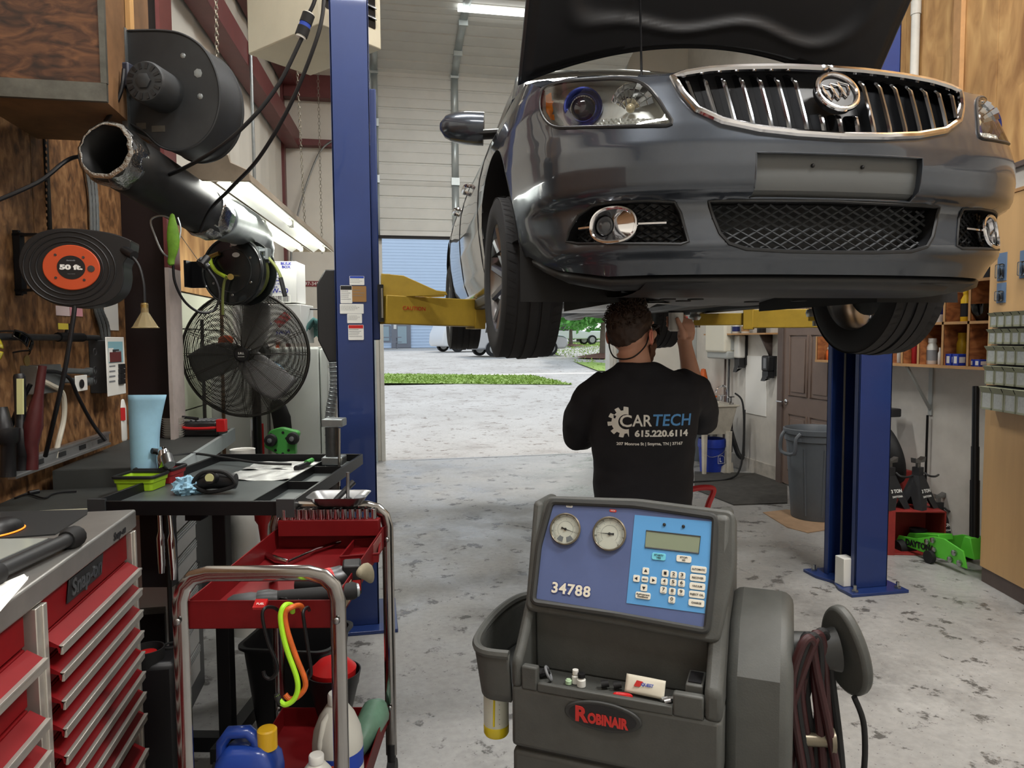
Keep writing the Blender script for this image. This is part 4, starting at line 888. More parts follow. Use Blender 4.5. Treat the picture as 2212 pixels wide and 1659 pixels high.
for (px, py, r) in ((1396,1234,90),(1376,1250,180),(1412,1254,0),(1392,1270,270)):
    M = kf(px, py); g = G(); g.prism(rrect(.0165, .0165, .003, 4), .0025, M); k = g.obj('key', 'key_white', kpo, bev=.0006)
    g = G(); a = radians(r); g.prism([(.005*cos(a+t), .005*sin(a+t)) for t in (0, 2*pi/3, 4*pi/3)], .0029, M, .0025); g.obj('arrow', 'black_print', k)
key('MENU', 1394, 1252, .0165, .0135, .0045); key('Refrigerant|Database', 1390, 1287, .037, .016, .0052)
for s, px, py, sb in (('1',1438,1239,None),('2',1456,1242,'ABC'),('3',1474,1244,'DEF'),('4',1436,1257,'GHI'),('5',1455,1259,'JKL'),('6',1473,1261,'MNO'),('7',1434,1275,'PQRS'),('8',1453,1278,'TUV'),('9',1472,1280,'WXYZ'),('0',1452,1296,'SPACE')): key(s, px, py, .0162, .0165, .0105, sub=sb)
for s, px, py in (('AUTOMATIC',1510,1231),('RECOVER',1508,1249),('VACUUM',1507,1267),('INJECT OIL',1506,1285),('CHARGE',1505,1303)): key(s, px, py, .037, .0162, .0062)
M = kf(1234, 1275, .004); txt('34788', .036, M, mat('digit_navy', (58,72,124), .5), hd_, 'model_number', .0004, .0032, sp=1.1, wid=.104); txt('34788', .036, M, 'decal_cream', hd_, 'model_number', .0008, .0010, sp=1.1, wid=.102)
for px, py, m in ((1231,1094,'sticker_white'),(1325,1104,'logo_red')):
    M = kf(px, py, .004); g = G(); g.prism(rrect(.018, .007, .003), .0012, M); d = g.obj('gauge_tag', m, hd_); txt('LOW' if m != 'logo_red' else 'HIGH', .005, M @ MX.Translation((0,0,.0012)), 'black_print' if m != 'logo_red' else 'white_print', d, 'tag_text', .0002)
def gauge(px, py, r, na, lo, dark):
    M = kf(px, py, .003); g = G(); g.lathe([(r*.93,0),(r,.003),(r*1.02,.009),(r*.95,.012),(r*.9,.008)], 48, M=M, cap=False); o = g.obj('gauge', 'brass_ring', hd_)
    g = G(); g.lathe([(0,.004),(r*.94,.004)], 40, M=M, cap=False); g.obj('dial', 'gauge_face', o)
    g = G()
    for k in range(41):
        a = radians(-225+k*270/40)*-1-pi*.0; a = radians(225-k*270/40); l = .1 if k % 5 else .18
        p = lambda q, t: M @ V((q*cos(a)-t*sin(a), q*sin(a)+t*cos(a), .0046)); t = .0003; g.add([p(r*.78,-t), p(r*.78,t), p(r*(.78-l),t), p(r*(.78-l),-t)], [(0,1,2,3)])
    for rr in (.5, .8):
        for k in range(60):
            a0, a1 = [radians(225-(k+q)*270/60) for q in (0, 1)]; g.add([M @ V((r*q*cos(a), r*q*sin(a), .0045)) for q, a in ((rr,a0),(rr,a1),(rr+.015,a1),(rr+.015,a0))], [(0,1,2,3)])
    if dark:
        for a0, a1 in ((232,262),(282,315)):
            for k in range(8):
                b0, b1 = [radians(a0+(a1-a0)*(k+q)/8) for q in (0, 1)]; g.add([M @ V((r*q*cos(a), r*q*sin(a), .0047)) for q, a in ((.5,b0),(.5,b1),(.82,b1),(.82,b0))], [(0,1,2,3)])
    for k in range(7):
        pass
    g.obj('scale', 'grey_print', o, smooth=0)
    for k in range(0, 9):
        a = radians(225-k*270/8); txt(str(k*lo), r*.13, M @ MX.Translation((r*.9*cos(a)*.98, r*.9*sin(a)*.98, .0044)), 'black_print', o, 'scale_figure', .0001)
    a = radians(na); g = G(); d = V((cos(a), sin(a), 0)); e = V((-sin(a), cos(a), 0))
    g.M = M; g.add([(*(d*r*.8)[:2], .0062), (*(e*r*.03)[:2], .0062), (*(d*-.28*r+e*.07*r)[:2], .0062), (*(d*-.28*r-e*.07*r)[:2], .0062), (*(e*-r*.03)[:2], .0062)], [(0,1,2,3,4)]); g.lathe([(0,.005),(r*.09,.005),(r*.08,.0075),(0,.0075)], 16); g.obj('needle', 'black_print', o)
    g = G(); g.lathe([(0,.0105),(r*.93,.0095)], 40, M=M, cap=False); g.obj('gauge_glass', 'clear_glass', o)
gauge(1223, 1144, .041, -14, 20, True); gauge(1318, 1154, .043, 180, 100, False)
# maker's badge
def mfront(px, py, y=0): return mi @ atp(px, py, mm_ @ V((0, y, 0)), MF)
c = mfront(1302, 1547, -.006); BM = frame(mm_ @ V((c.x, -.004, c.z)), MR, V((0,0,1)))
ell = lambda a, b, n=48: [(a*cos(2*pi*k/n), b*sin(2*pi*k/n)) for k in range(n)]
g = G(); g.prism(ell(.094, .036), .008, BM); bd = g.obj('name_badge', 'mach_dark', mach, bev=.003); g = G(); g.prism(ell(.082, .028), .0095, BM, .006); g.obj('badge_field', 'black_plastic', bd)
txt('R', .05, BM @ MX.Translation((-.052, -.002, .0095)), 'logo_red', bd, 'badge_letter', .0006, .002); txt('OBINAIR', .033, BM @ MX.Translation((.013, -.007, .0095)), 'logo_red', bd, 'badge_letter', .0006, .0018, wid=.098)
# right side housing, screw, hose hanger
g = G(); g.M = mm_; pr = [(.08,.16),(.5,.16),(.5,.86),(.36,.93),(.2,.9),(.1,.8),(.08,.66)]
g2 = G(); g2.prism(pr, MWd+.15, mm_ @ PXY, MWd-.005); g2.obj('side_housing', 'mach_grey', mach, bev=.03, seg=4)
g = G(); g.M = mm_; g.cyl((MWd+.02, .06, .52), (MWd+.02, .082, .52), .009, n=12); g.obj('screw', 'black_plastic', mach)
g = G(); g.M = mm_; g.rings([(V((MWd+.14, .24, .82)), (.05,.04)), (V((MWd+.21, .26, .825)), (.045,.035)), (V((MWd+.25, .27, .83)), (.055,.05))], 16)
g.obj('hanger_arm', 'mach_dark', mach, smooth=60)
c = mm_ @ V((MWd+.262, .275, .835)); HM = frame(c, MF, V((0,0,1))); HM = frame(c, (MF*.8-MR*.6), (V((0,0,1))-MR*.25))
g = G(); g.prism([(.075*cos(2*pi*k/40)*(1-.15*sin(2*pi*k/40)), .115*sin(2*pi*k/40)-.01) for k in range(40)], .022, HM, -.006); g.obj('hanger_plate', 'mach_grey', mach, bev=.008)
# hoses looped over the hanger
for i, (m, off, low) in enumerate((('black_rubber',0,.2),('hose_red',.018,.26),('black_rubber',.036,.34),('hose_red',-.016,.3))):
    mat('hose_red', (52,20,22), .5); x = MWd+.185+off*.6; y = .2+off
    pts = [(x, y, .55), (x-.03, y-.02, .75), (x-.012, y-.02, .86), (x+.012, y+.0, .88), (x+.025, y+.02, .8), (x+.02+.02*i, y+.02, .5), (x+.03, y, low+.05), (x, y-.03, low), (x-.04, y-.03, low+.08), (x-.05, y-.02, .5), (x-.03, y-.01, .7), (x-.01+.01*i, y+.01, .872), (x+.02, y+.03, .8), (x+.05, y+.03, .5), (x+.05, y+.03, .15)]
    g = G(); g.M = mm_; g.tube(pts, .0105, 10, 7); g.obj('service_hose', m, None, label=['thick black hose looped over hanger nearest the grey machine housing','dark red hose looped over the machine hanger in front','black hose hanging lower in the coil beside the machine','dark red hose forming the inner loop of the coil beside the machine'][i], cat='hose', group='hoses coiled on the service machine')
g = G(); g.M = mm_; g.tube([(MWd+.29,.26,.72),(MWd+.315,.27,.64),(MWd+.31,.26,.5),(MWd+.25,.22,.38),(MWd+.12,.15,.2)], .007, 10, 6); g.obj('power_cord', 'black_rubber', mach)
g = G(); g.M = mm_; g.cyl((MWd+.16,.2,.62), (MWd+.235,.22,.62), .016, n=12); g.cyl((MWd+.235,.22,.62), (MWd+.245,.222,.62), .03, n=20); g.obj('hose_valve', 'brass_ring', mach)
# left side handle tub and dye bottle
rim = [(-.005,.0),(-.07,.0),(-.1,.06),(-.1,.2),(-.07,.3),(-.005,.33)]
R3 = cr([(x, y, 0) for x, y in rim], 6); 
g = G(); g.M = mm_
def tub(u, v):
    k = u*(len(R3)-1); i = min(int(k), len(R3)-2); p = R3[i].lerp(R3[i+1], k-i); c = V((-.0,.16,0)); q = c+(p-c)*(1-.12*(1-v)); return (q.x*1.15, q.y, .68+.13*v+.04*(q.y/.33))
g.grid(tub, 36, 6); g.obj('side_tub', 'mach_grey', mach, solid=.014)
g = G(); g.M = mm_; g.tube([tub(k/30, 1) for k in range(31)], .012, 8); g.obj('tub_rim', 'mach_grey', mach)
g = G(); g.M = mm_; pts = [tub(k/30, .1) for k in range(31)]; g.add(pts, [tuple(range(31))]); g.obj('tub_floor', 'mach_dark', mach, smooth=0)
bc = V((-.066, .06, 0)); mat('dye_bottle', (226,228,214), .3, tr=.35); mat('dye_yellow', (228,206,40), .25, tr=.2)
g = G(); g.lathe([(0,.565),(.029,.565),(.033,.57),(.033,.71),(0,.71)], 28, M=mm_ @ MX.Translation(bc)); ob = g.obj('oil_bottle', 'dye_bottle', None, label='clear graduated bottle holding a little yellow oil, hung left of the machine', cat='bottle')
g = G(); g.lathe([(0,.563),(.0295,.563),(.0335,.57),(.0335,.592),(0,.592)], 28, M=mm_ @ MX.Translation(bc)); g.obj('oil', 'dye_yellow', ob)
g = G(); g.M = mm_ @ MX.Translation(bc); g.tube([(.008,-.031,.7),(.006,-.032,.6)], .003, 6); g.obj('dip_tube', 'dye_yellow', ob)
g = G()
for k in range(7): g.M = mm_ @ MX.Translation(bc); z = .605+.013*k; g.bx(.012, .021, -.031+.004, -.0304+.004, z, z+.0012)
g.obj('scale', 'grey_print', ob)
# odds and ends in the tray
def tp_(px, py, z=.737): return mi @ atz(px, py, z)
def item(g, name, m, label, cat, **k): return g.obj(name, m, None, label=label, cat=cat, **k)
c = V((.325, .028, .738)); PKM = mm_ @ MX.Translation((.325, .045, .742)) @ MX.Rotation(radians(-4), 4, 'Z') @ MX.Rotation(radians(62), 4, 'X')
g = G(); g.M = PKM; g.grid(lambda a, b: (-.048+.096*a, -.0+.042*b, .004*sin(pi*a)*sin(pi*b)), 12, 6); pk = item(g, 'packet', 'decal_cream', 'cream foil packet printed with blue and red lettering in machine tray', 'packet', solid=.003)
txt('QUEST', .0095, PKM @ MX.Translation((.006, .024, .007)), 'blue_print', pk, 'packet_print', .0002, .0003, .2); g = G(); g.M = PKM; g.prism([(-.026,.017),(-.012,.017),(-.004,.03),(-.02,.031)], .0073, None, .0068); g.obj('packet_mark', 'logo_red', pk)
for i, (x, y, z, r, h, m, cm, lab) in enumerate(((.168,.05,.752,.011,.022,'white_plastic','black_plastic','small white bottle with black cap in the machine tray'),(.150,.06,.752,.009,.024,'white_plastic','white_plastic','small plain white vial with white cap in machine tray'),(.135,.05,.752,.008,.012,'pale_green',None,'pale green cap lying left of the white vial in machine tray'))):
    mat('pale_green', (186,214,176), .5); g = G(); g.lathe([(0,0),(r,0),(r,h*.75),(r*.7,h*.85),(r*.7,h),(0,h)], 18, M=mm_ @ MX.Translation((x, y, .737))); o = item(g, 'vial' if cm else 'cap', m, lab, 'bottle' if cm else 'cap')
    if cm: g = G(); g.lathe([(0,h),(r*.85,h),(r*.85,h+.01),(0,h+.011)], 18, M=mm_ @ MX.Translation((x, y, .737))); g.obj('vial_cap', cm, o)
for x, y, lab in ((.225,.055,'black rubber valve cap standing in the middle of the machine tray'),(.255,.06,'black ribbed fitting beside the red clip in machine tray')):
    g = G(); g.M = mm_; g.cyl((x-.008, y, .747), (x+.01, y+.006, .75), .0095, .008, 12); item(g, 'rubber_cap', 'black_rubber', lab, 'cap')
g = G(); g.M = mm_; g.tube([(.26,.022,.743),(.285,.02,.747),(.297,.026,.744),(.285,.034,.742),(.262,.03,.742)], .005, 8, 4, True); item(g, 'plastic_clip', 'red_plastic', 'red plastic clip lying left of the cream packet', 'clip')
g = G(); g.M = mm_; g.ring((.082,.05,.755), .017, .0035, (1,.3,.5), 24); item(g, 'washer_ring', 'grey_print', 'grey ring leaning in the left end of machine tray', 'ring')
g = G(); g.M = mm_; g.cyl((.055,.055,.748),(.078,.07,.752),.011,n=10); item(g, 'hose_fitting', 'black_rubber', 'black hose fitting in the left end of the machine tray', 'fitting')
for i, (x, y) in enumerate(((.375,.035),(.388,.045),(.383,.025))):
    g = G(); g.M = mm_; g.cyl((x-.006, y, .744), (x+.008, y+.005, .747), .006, .007, 10); item(g, 'metal_fitting', 'steel', 'small metal valve core right of the cream packet', 'fitting', group='metal valve parts in the machine tray')
# casters (at floor)
for x in (.06, MWd-.06):
    for y in (.08, .42):
        g = G(); g.M = mm_; g.cyl((x-.015,y,.05),(x+.015,y,.05),.05,n=20); cst = g.obj('caster', 'black_rubber', mach); g = G(); g.M = mm_; g.bx(x-.02,x+.02,y-.02,y+.02,.06,.165); g.obj('fork', 'steel', cst)
# ---------------- upper left: blower, ducts, lamp, heater ----------------
mat('blower_grey', (58,60,62), .55, .3, .3, 6); mat('duct_black', (38,38,38), .5, .3, .35, 8); mat('foil_tape', (170,170,168), .22, 1, .3, 30, .8, 90); mat('edge_metal', (112,112,106), .5, .7, .35, 14)
mat('heater_cream', (206,200,178), .4, 0, .08, 4); mat('chain_steel', (140,136,124), .4, .8); mat('cord_black', (16,16,20), .45)
bx0 = atd(228, 208, 2.6); XR, YF, ZB = bx0.x, bx0.y, bx0.z; YK = atx(330, 300, XR).y
pb = E('duct_box', (XR-.3, YF+.2, ZB), 'dark stained plywood duct box hanging at the upper left', 'duct box')
g = G(); g.bx(XR-.46, XR, YF, YF+.018, ZB, 3.4); g.obj('front_panel', 'dark_osb', pb); g = G(); g.bx(XR-.018, XR, YF+.018, YK, ZB, 3.4); g.obj('side_panel', mat('stained_ply', (124,90,58), .65, 0, .45, 5), pb); g = G(); g.bx(XR-.46, XR, YF, YK, ZB-.018, ZB); g.obj('bottom_panel', 'stained_ply', pb)
g = G(); g.bx(XR-.46, XR+.006, YF-.006, YF+.012, ZB-.02, ZB+.045); g.obj('edge_angle', 'edge_metal', pb); g = G(); g.bx(XR-.012, XR+.008, YF-.007, YF+.012, ZB+.045, 3.4); g.obj('edge_angle', 'edge_metal', pb)
g = G(); g.bx(XR+.002, XR+.02, YF+.25, YF+.3, ZB+.0, 3.0); g.obj('cleat', 'plywood', pb)
# scroll blower
d0 = 2.82; c = atd(378, 190, d0); BF = frame(c, RT*cos(.1)-FW*sin(.1), V((0,0,1)))   # local z toward viewer
sc = d0/FPX
bl = E('blower', (c.x, c.y+.1, c.z-.25), 'grey scroll blower with round motor bolted to plywood duct box', 'blower')
prof = [(-108,125),(-30,122),(20,112),(62,85),(88,45),(100,0),(98,-45),(80,-90),(45,-122),(0,-133),(-40,-122),(-75,-90),(-108,-70)]
ps = [(p.x*sc, p.y*sc) for p in cr([(x, y, 0) for x, y in prof], 6)]; ps = ps[::-1]
g = G(); g.prism(ps, 0, BF, -.19); sh_ = g.obj('scroll_housing', 'blower_grey', bl, bev=.006)
g = G(); g.tube([BF @ V((x, y, -.19)) for x, y in ps], .006, 6, 0, True); g.tube([BF @ V((x, y, 0)) for x, y in ps], .005, 6, 0, True); g.obj('seam_rim', 'blower_grey', sh_)
g = G(); g.M = BF; g.bx(-.215, -.19, -.155, .235, -.2, .016); g.bx(-.235, -.195, -.155, .235, -.21, -.19); g.obj('flange', 'galv', bl)
M = BF @ MX.Translation((-24*sc, -10*sc, 0)); Mt = M
g = G(); g.lathe([(.0,-.02),(.078,-.02),(.078,.12),(.072,.132),(.05,.135),(0,.135)], 40, M=Mt); mt = g.obj('motor', 'blower_grey', bl)
g = G()
for k in range(14):
    a = 2*pi*k/14; q = Mt @ MX.Rotation(a, 4, 'Z') @ MX.Translation((.056, 0, .136)); g.M = q; g.bx(-.011, .011, -.0055, .0055, -.004, .0008)
g.obj('vent_slot', 'black_plastic', mt); g = G(); g.lathe([(.03,.134),(.03,.142),(.022,.146),(0,.146)], 6, M=Mt); g.obj('shaft_cap', 'blower_grey', mt)
g = G(); g.M = BF; g.bx(-.21, -.16, .0, .09, .0, .05); g.obj('terminal_box', mat('navy_paint', (44,48,62), .5), bl, bev=.006)
g = G()
for px, py, r in ((395,120,.011),(428,158,.018),(432,208,.012)): p = atp(px, py, BF @ V((0,0,.001)), BF.to_3x3() @ V((0,0,1))); g.lathe([(0,0),(r,.0),(r*.6,.002),(0,.002)], 7, M=frame(p, RT, (0,0,1)))
g.parts('peeling_paint', 'galv', sh_)
g = G(); g.M = BF; 
for px, py, w in ((342,278,.028),(305,272,.02)): p = BF.inverted() @ atp(px, py, BF @ V((0,0,.001)), BF.to_3x3() @ V((0,0,1))); g.bx(p.x-w, p.x+w, p.y-.012, p.y+.012, 0, .001)
g.parts('worn_label', 'edge_metal', sh_)
g = G(); g.tube([atd(268,150,2.75), atd(262,195,2.74), atd(245,235,2.74), atd(228,262,2.8)], .008, 8, 5); g.obj('motor_cable', 'cord_black', bl)
# black flue with foil taped ends
a = atd(228, 325, 2.62); b = atd(448, 462, 3.3); d = (b-a).normalized(); R_ = .108
fl = E('exhaust_duct', (a+b)/2, 'black flue pipe with foil taped ends pointing at the viewer', 'duct pipe')
def ringp(t, R, n=40, j=0): 
    M = frame(a.lerp(b, t), d.orthogonal(), d.cross(d.orthogonal())); return [M @ V(((R+j*NZ.noise(V((cos(q)*3, sin(q)*3, t*9))))*cos(q), (R+j*NZ.noise(V((cos(q)*3, sin(q)*3, t*9))))*sin(q), 0)) for q in [2*pi*k/n for k in range(n)]]
def sleeve(ts, R, j=0):
    g = G(); rows = [ringp(t, r, 40, j) for t, r in zip(ts, R)]; g.add([p for r in rows for p in r], [(i*40+k, i*40+(k+1) % 40, (i+1)*40+(k+1) % 40, (i+1)*40+k) for i in range(len(rows)-1) for k in range(40)]); return g
sleeve([0,.25,.5,.75,1],[R_]*5).obj('pipe', 'duct_black', fl, solid=.004); sleeve([-.01,0,.04,.1,.13],[R_*.86,R_*1.0,R_*1.05,R_*1.04,R_*1.03], .012).obj('foil_tape', 'foil_tape', fl, solid=.002)
sleeve([.9,.95,1.0,1.08],[R_*1.03,R_*1.05,R_*1.06,R_*.98], .012).obj('foil_tape', 'foil_tape', fl, solid=.002); g = G(); p = ringp(.35, R_*.98); g.add(p, [tuple(range(40))]); g.obj('dark_interior', 'black_rubber', fl, smooth=0)
p = [atd(452,463,3.35), atd(500,480,3.9), atd(535,497,4.4), atd(552,525,4.6), atd(552,575,4.65), atd(550,640,4.7)]
g = G(); g.rings([(q, .106+.006*(k % 2)) for k, q in enumerate(cr(p, 4))], 28, cap=False); g.obj('elbow_duct', 'galv', None, label='galvanised elbow duct curving down behind the hose reel', cat='duct', solid=.003)
# fluorescent strip hanging on chains
n0 = atd(462, 392, 3.25); n1 = atd(676, 556, 5.7); n1.z = n0.z-.02; d = (n1-n0).normalized(); LL = (n1-n0).length
LM = frame(n0, d, V((0,0,1)).cross(d)); 
lt = E('fluorescent_light', n0+d*1.2, 'long twin trough fluorescent light hanging on chains over the bench', 'ceiling light')
mat('fixture_tan', (150,136,118), .55, 0, .25, 8); mat('lamp_white', (250,252,238), .5, em=1.5); mat('trough_white', (242,242,232), .4, em=.35); wv = .165
g = G(); g.M = LM
cross = [(-wv,0),(-wv*.9,.045),(-.07,.085),(.07,.085),(wv*.9,.045),(wv,0)]
k = len(cross); vs = [V((x, y, z)) for x in (0, LL) for y, z in cross]; g.add(vs, [(i, i+1, k+i+1, k+i) for i in range(k-1)]+[tuple(range(k)), tuple(range(2*k-1, k-1, -1))]); g.obj('housing', 'fixture_tan', lt, smooth=0)
g = G(); g.M = frame(n0-d*.005, V((0,0,1)).cross(d)*-1, V((0,0,1))); pl = rrect(wv*2.02, .09, .03, 5, 0, .045)+[]; g.prism([(-wv,.0),(wv,.0),(wv*.98,.05),(.08,.085),(.07,.12),(-.07,.12),(-.08,.085),(-wv*.98,.05)], .006, None, -.006); g.obj('end_cap', 'fixture_tan', lt, bev=.004)
for s in (-1, 1):
    g = G(); g.M = LM; y0, y1 = (.008, wv*.97) if s > 0 else (-wv*.97, -.008); mid = (y0+y1)/2
    g.add([(x, y, z) for x in (.01, LL-.01) for y, z in ((y0,-.004),(mid,.05),(y1,-.004))], [(0,1,4,3),(1,2,5,4)]); g.obj('trough', 'trough_white', lt, smooth=0, solid=.002)
    for q in range(2):
        g = G(); g.M = LM; x0 = .04+q*LL/2; g.cyl((x0, mid, .016), (x0+LL/2-.07, mid, .016), .016, n=16); g.obj('tube', 'lamp_white', lt)
        g = G(); g.M = LM; g.bx(x0-.03, x0, mid-.012, mid+.012, -.004, .04); g.bx(x0+LL/2-.075, x0+LL/2-.05, mid-.012, mid+.012, -.004, .04); g.parts('lampholder', 'white_plastic', lt)
for x in (.35, LL-.4): l = lamp('strip_glow', 'AREA', LM @ V((x, 0, -.02)), 14, .25, 1.0, color=(1,1,.92)); l.rotation_euler = (0, 0, atan2(d.y, d.x)-pi/2)
def chain(name, top, bot, label, r=.0022, L_=.03):
    g = G(); n = int((top-bot).length/(L_*.78)); 
    for i in range(n):
        c = bot.lerp(top, (i+.5)/n); w = L_*.27; ax = RT if i % 2 else FW
        g.tube([c+ax*(w*cos(q))+V((0,0,1))*(L_*.5*sin(q)) for q in [2*pi*k/8 for k in range(8)]], r, 4, 0, True)
    return g.obj(name, 'chain_steel', None, label=label, cat='chain')
chain('hanging_chain', atd(466,-60,3.5), n0+d*.08+V((0,0,.11)), 'steel chain holding near end of the fluorescent light')
c1 = n0+d*(LL-.3)+V((0,0,.09)); chain('hanging_chain', V((c1.x-.05, c1.y+.02, 4.4)), c1, 'steel chain holding far end of the fluorescent light')
cp = aty(690, 300, 8.6); chain('pull_chain', V((cp.x, cp.y, 5.88)), V((cp.x, cp.y, 2.6)), 'thin pull chain hanging in front of back wall beside post', .0022, .05)
# heater
hz = 3.45; HA, HB, HC = (atz(*p, hz) for p in ((689,52),(536,118),(824,108))); u = HB-HA; w = HC-HA
ht = E('unit_heater', HA+(u+w)/2, 'cream box heater hung from the ceiling behind the left post', 'heater')
g = G(); base = [HA, HA+w, HA+u+w, HA+u]; g.add(base+[p+V((0,0,.75)) for p in base], [(3,2,1,0),(4,5,6,7),(0,1,5,4),(1,2,6,5),(2,3,7,6),(3,0,4,7)]); g.obj('casing', 'heater_cream', ht, bev=.008)
nw = V((w.y, -w.x, 0)).normalized(); nw = nw if nw.dot(CO-HA) > 0 else -nw
g = G(); M = frame(HA+w*.5+V((0,0,.36)), w, (0,0,1)); 
M = M if (M.to_3x3() @ V((0,0,1))).dot(CO-HA) > 0 else frame(HA+w*.5+V((0,0,.36)), -w, (0,0,1))
g.prism(rrect(w.length*.8, .5, .01), .003, M); lv = g.obj('outlet', 'black_metal', ht); g = G(); g.M = M
for k in range(7): g.add([(-w.length*.39, -.2+.066*k, .02), (w.length*.39, -.2+.066*k, .02), (w.length*.39, -.17+.066*k, -.0), (-w.length*.39, -.17+.066*k, 0)], [(0,1,2,3)])
g.obj('louvre', 'dull_metal', lv, solid=.003)
for q in (.15, .85): g = G(); p = HA+u*.5+w*q; g.cyl(p+V((0,0,.74)), V((p.x, p.y, 5.85)), .006); g.obj('hanger_rod', 'zinc', ht)
# cords
g = G(); g.tube([atd(700,-60,2.75), atd(697,30,2.75), atd(675,110,2.75), atd(625,230,2.78), atd(560,340,2.85), atd(500,405,2.95), atd(455,452,3.05), atd(432,500,3.1)], .0075, 10, 8); g.obj('power_cord', 'cord_black', None, label='black cord sweeping down in front of the blue post to the flue end', cat='cord')
pc_ = [atd(690,-60,2.6), atd(672,20,2.6), atd(655,72,2.6)]; pe = atd(648, 88, 2.6); 
g = G(); g.tube([atd(652,82,2.6), atd(600,185,2.6), atd(530,270,2.6), atd(440,340,2.66), atd(330,385,2.9), atd(240,350,2.95), atd(160,340,2.7), atd(80,395,2.6), atd(-60,455,2.5)], .0075, 10, 8); ec_ = g.obj('extension_cord', 'cord_black', None, label='long black cord with blue twist plug crossing behind flue to left edge', cat='cord')
q0, q1 = atd(668, 28, 2.6), atd(649, 82, 2.6); dd = q1-q0
g = G(); g.tube([atd(692,-60,2.6), atd(680,0,2.6), q0], .007, 8, 5); g.obj('cord_upper', 'cord_black', ec_)
for t0, t1, r, m, nm in ((0,.08,.017,'white_plastic','plug_clamp'),(.06,.42,.0225,'black_rubber','socket_body'),(.42,.58,.0205,'blue_print','plug_ring'),(.58,.92,.0225,'black_rubber','plug_body'),(.9,1.0,.018,'white_plastic','plug_clamp')): g = G(); g.cyl(q0+dd*t0, q0+dd*t1, r, n=20); g.obj(nm, m, ec_)
g = G(); g.tube([aty(721,302,9.45), aty(690,330,9.45), aty(655,420,9.45), aty(632,520,9.45), aty(628,600,9.45)], .012, 8, 6); g.obj('grey_conduit', 'galv', None, label='thin grey cable curving down the back wall left of the post', cat='cable')
g = G(); q = lw(547, 300, .22); g.cyl((q.x,q.y,2.3), (q.x,q.y,5.2), .014, n=10); g.obj('conduit', 'galv', None, label='vertical metal conduit crossing the maroon girts on left wall', cat='conduit')
# ---------------- OSB wall fittings ----------------
def wbox(name, px0, py0, px1, py1, t, m, label=None, cat=None, off=.05, bev=.004, parent=None):
    a = lw(px0, py0, off); b = lw(px1, py1, off); s0, s1 = (a-LWP).dot(LWD), (b-LWP).dot(LWD); g = G(); g.M = frame(LWP, LWD, (0,0,1)); z0, z1 = sorted((a.z, b.z)); g.bx(s0, s1, z0, z1, off, off+t)
    return g.obj(name, m, parent, bev=bev, **(dict(label=label, cat=cat) if label and not parent else {}))
sa = wbox('slotted_angle', 91, 290, 108, 498, .012, 'black_metal', 'black perforated steel angle screwed upright on the OSB wall', 'angle iron')
g = G()
for k in range(15): p = lw(100, 302+k*13.5, .0625); g.lathe([(0,0),(.0075,0),(.0075,.0008)], 12, M=frame(p, LWD, (0,0,1)))
g.obj('bolt_hole', 'osb', sa)
for i, dx in enumerate((0, 7, 14)):
    pts = [(178+dx*.3,335),(186+dx,365),(194+dx,420),(197+dx,500),(198+dx,600),(203+dx,660),(215+dx*1.2,700),(222+dx,735)]
    g = G(); P_ = cr([lw(x, y, .066+.004*i) for x, y in pts], 10); g.rings([(p, .0085+.0016*(k % 2)) for k, p in enumerate(P_)], 8); g.obj('flexible_conduit', 'galv', None, label=['leftmost of three armoured cables running down the OSB wall','middle of three armoured cables running down the OSB wall','rightmost of three armoured cables running down the OSB wall'][i], cat='cable', group='armoured cables on the OSB wall')
pp_ = E('pipe_rail', lw(100, 728, .06), 'grey steel pipe rail running along the OSB wall', 'pipe')
g = G(); g.cyl(lw(-40, 727, .085), lw(212, 730, .085), .014, n=12); g.obj('pipe', 'dull_metal', pp_); g = G(); g.cyl(lw(125, 728, .085), lw(178, 729, .085), .021, n=12); g.obj('clamp_sleeve', 'black_metal', pp_)
g = G(); g.cyl(lw(146, 722, .085), lw(150, 700, .09), .013, n=10); g.obj('clamp_screw', 'black_metal', pp_)
wbox('yellow_tag', 125, 698, 147, 712, .002, mat('tag_yellow', (206,190,70), .6), 'yellow paper tag hanging from clamp on pipe rail', 'tag', off=.11, bev=0)
wbox('pink_note', 150, 660, 178, 684, .002, mat('pink_paper', (216,150,160), .8), 'pink note pinned under the orange cord reel', 'note', bev=0); wbox('pink_note', 120, 660, 150, 683, .002, mat('pale_pink', (226,206,206), .8), 'pale note pinned under cord reel left of the pink one', 'note', bev=0)
wbox('paper_sheet', 222, 618, 256, 714, .002, 'paper', 'white paper sheet pinned on OSB below the reel outlet', 'paper', bev=0)
jb = wbox('junction_box', 190, 735, 226, 845, .09, 'dark_grey', 'grey electrical junction box with knockouts on OSB wall', 'electrical box')
g = G()
for py in (760, 822, 800): p = lw(205, py, .1405); g.ring(p, .016, .0025, LWN, 20, 6)
g.parts('knockout', 'dull_metal', jb)
sp_ = E('switch_panel', lw(247, 845, .14), 'white switch plate with picture and four black rocker switches', 'switch panel'); wbox('plate', 226, 728, 270, 850, .006, 'white_plastic', parent=sp_, off=.15)
pc1 = wbox('picture', 233, 738, 266, 782, .001, mat('photo_sky', (132,178,190), .4), parent=sp_, off=.1565, bev=0)
for i, (a, b, m) in enumerate(((234,246,'sticker_white'),(243,258,'dark_grey'),(250,263,'grey_print'),(237,262,'maroon_steel'))): wbox('picture_block', a, 752+3*i, b, 781, .0006, m, parent=pc1, off=.158+.0006*i, bev=0)
for py in (791, 802, 813, 824): wbox('rocker_switch', 255, py-4.5, 267, py+4.5, .01, 'black_plastic', parent=sp_, off=.156, bev=.001); wbox('switch_legend', 236, py-1, 249, py+1, .0006, 'grey_print', parent=sp_, off=.1565, bev=0)
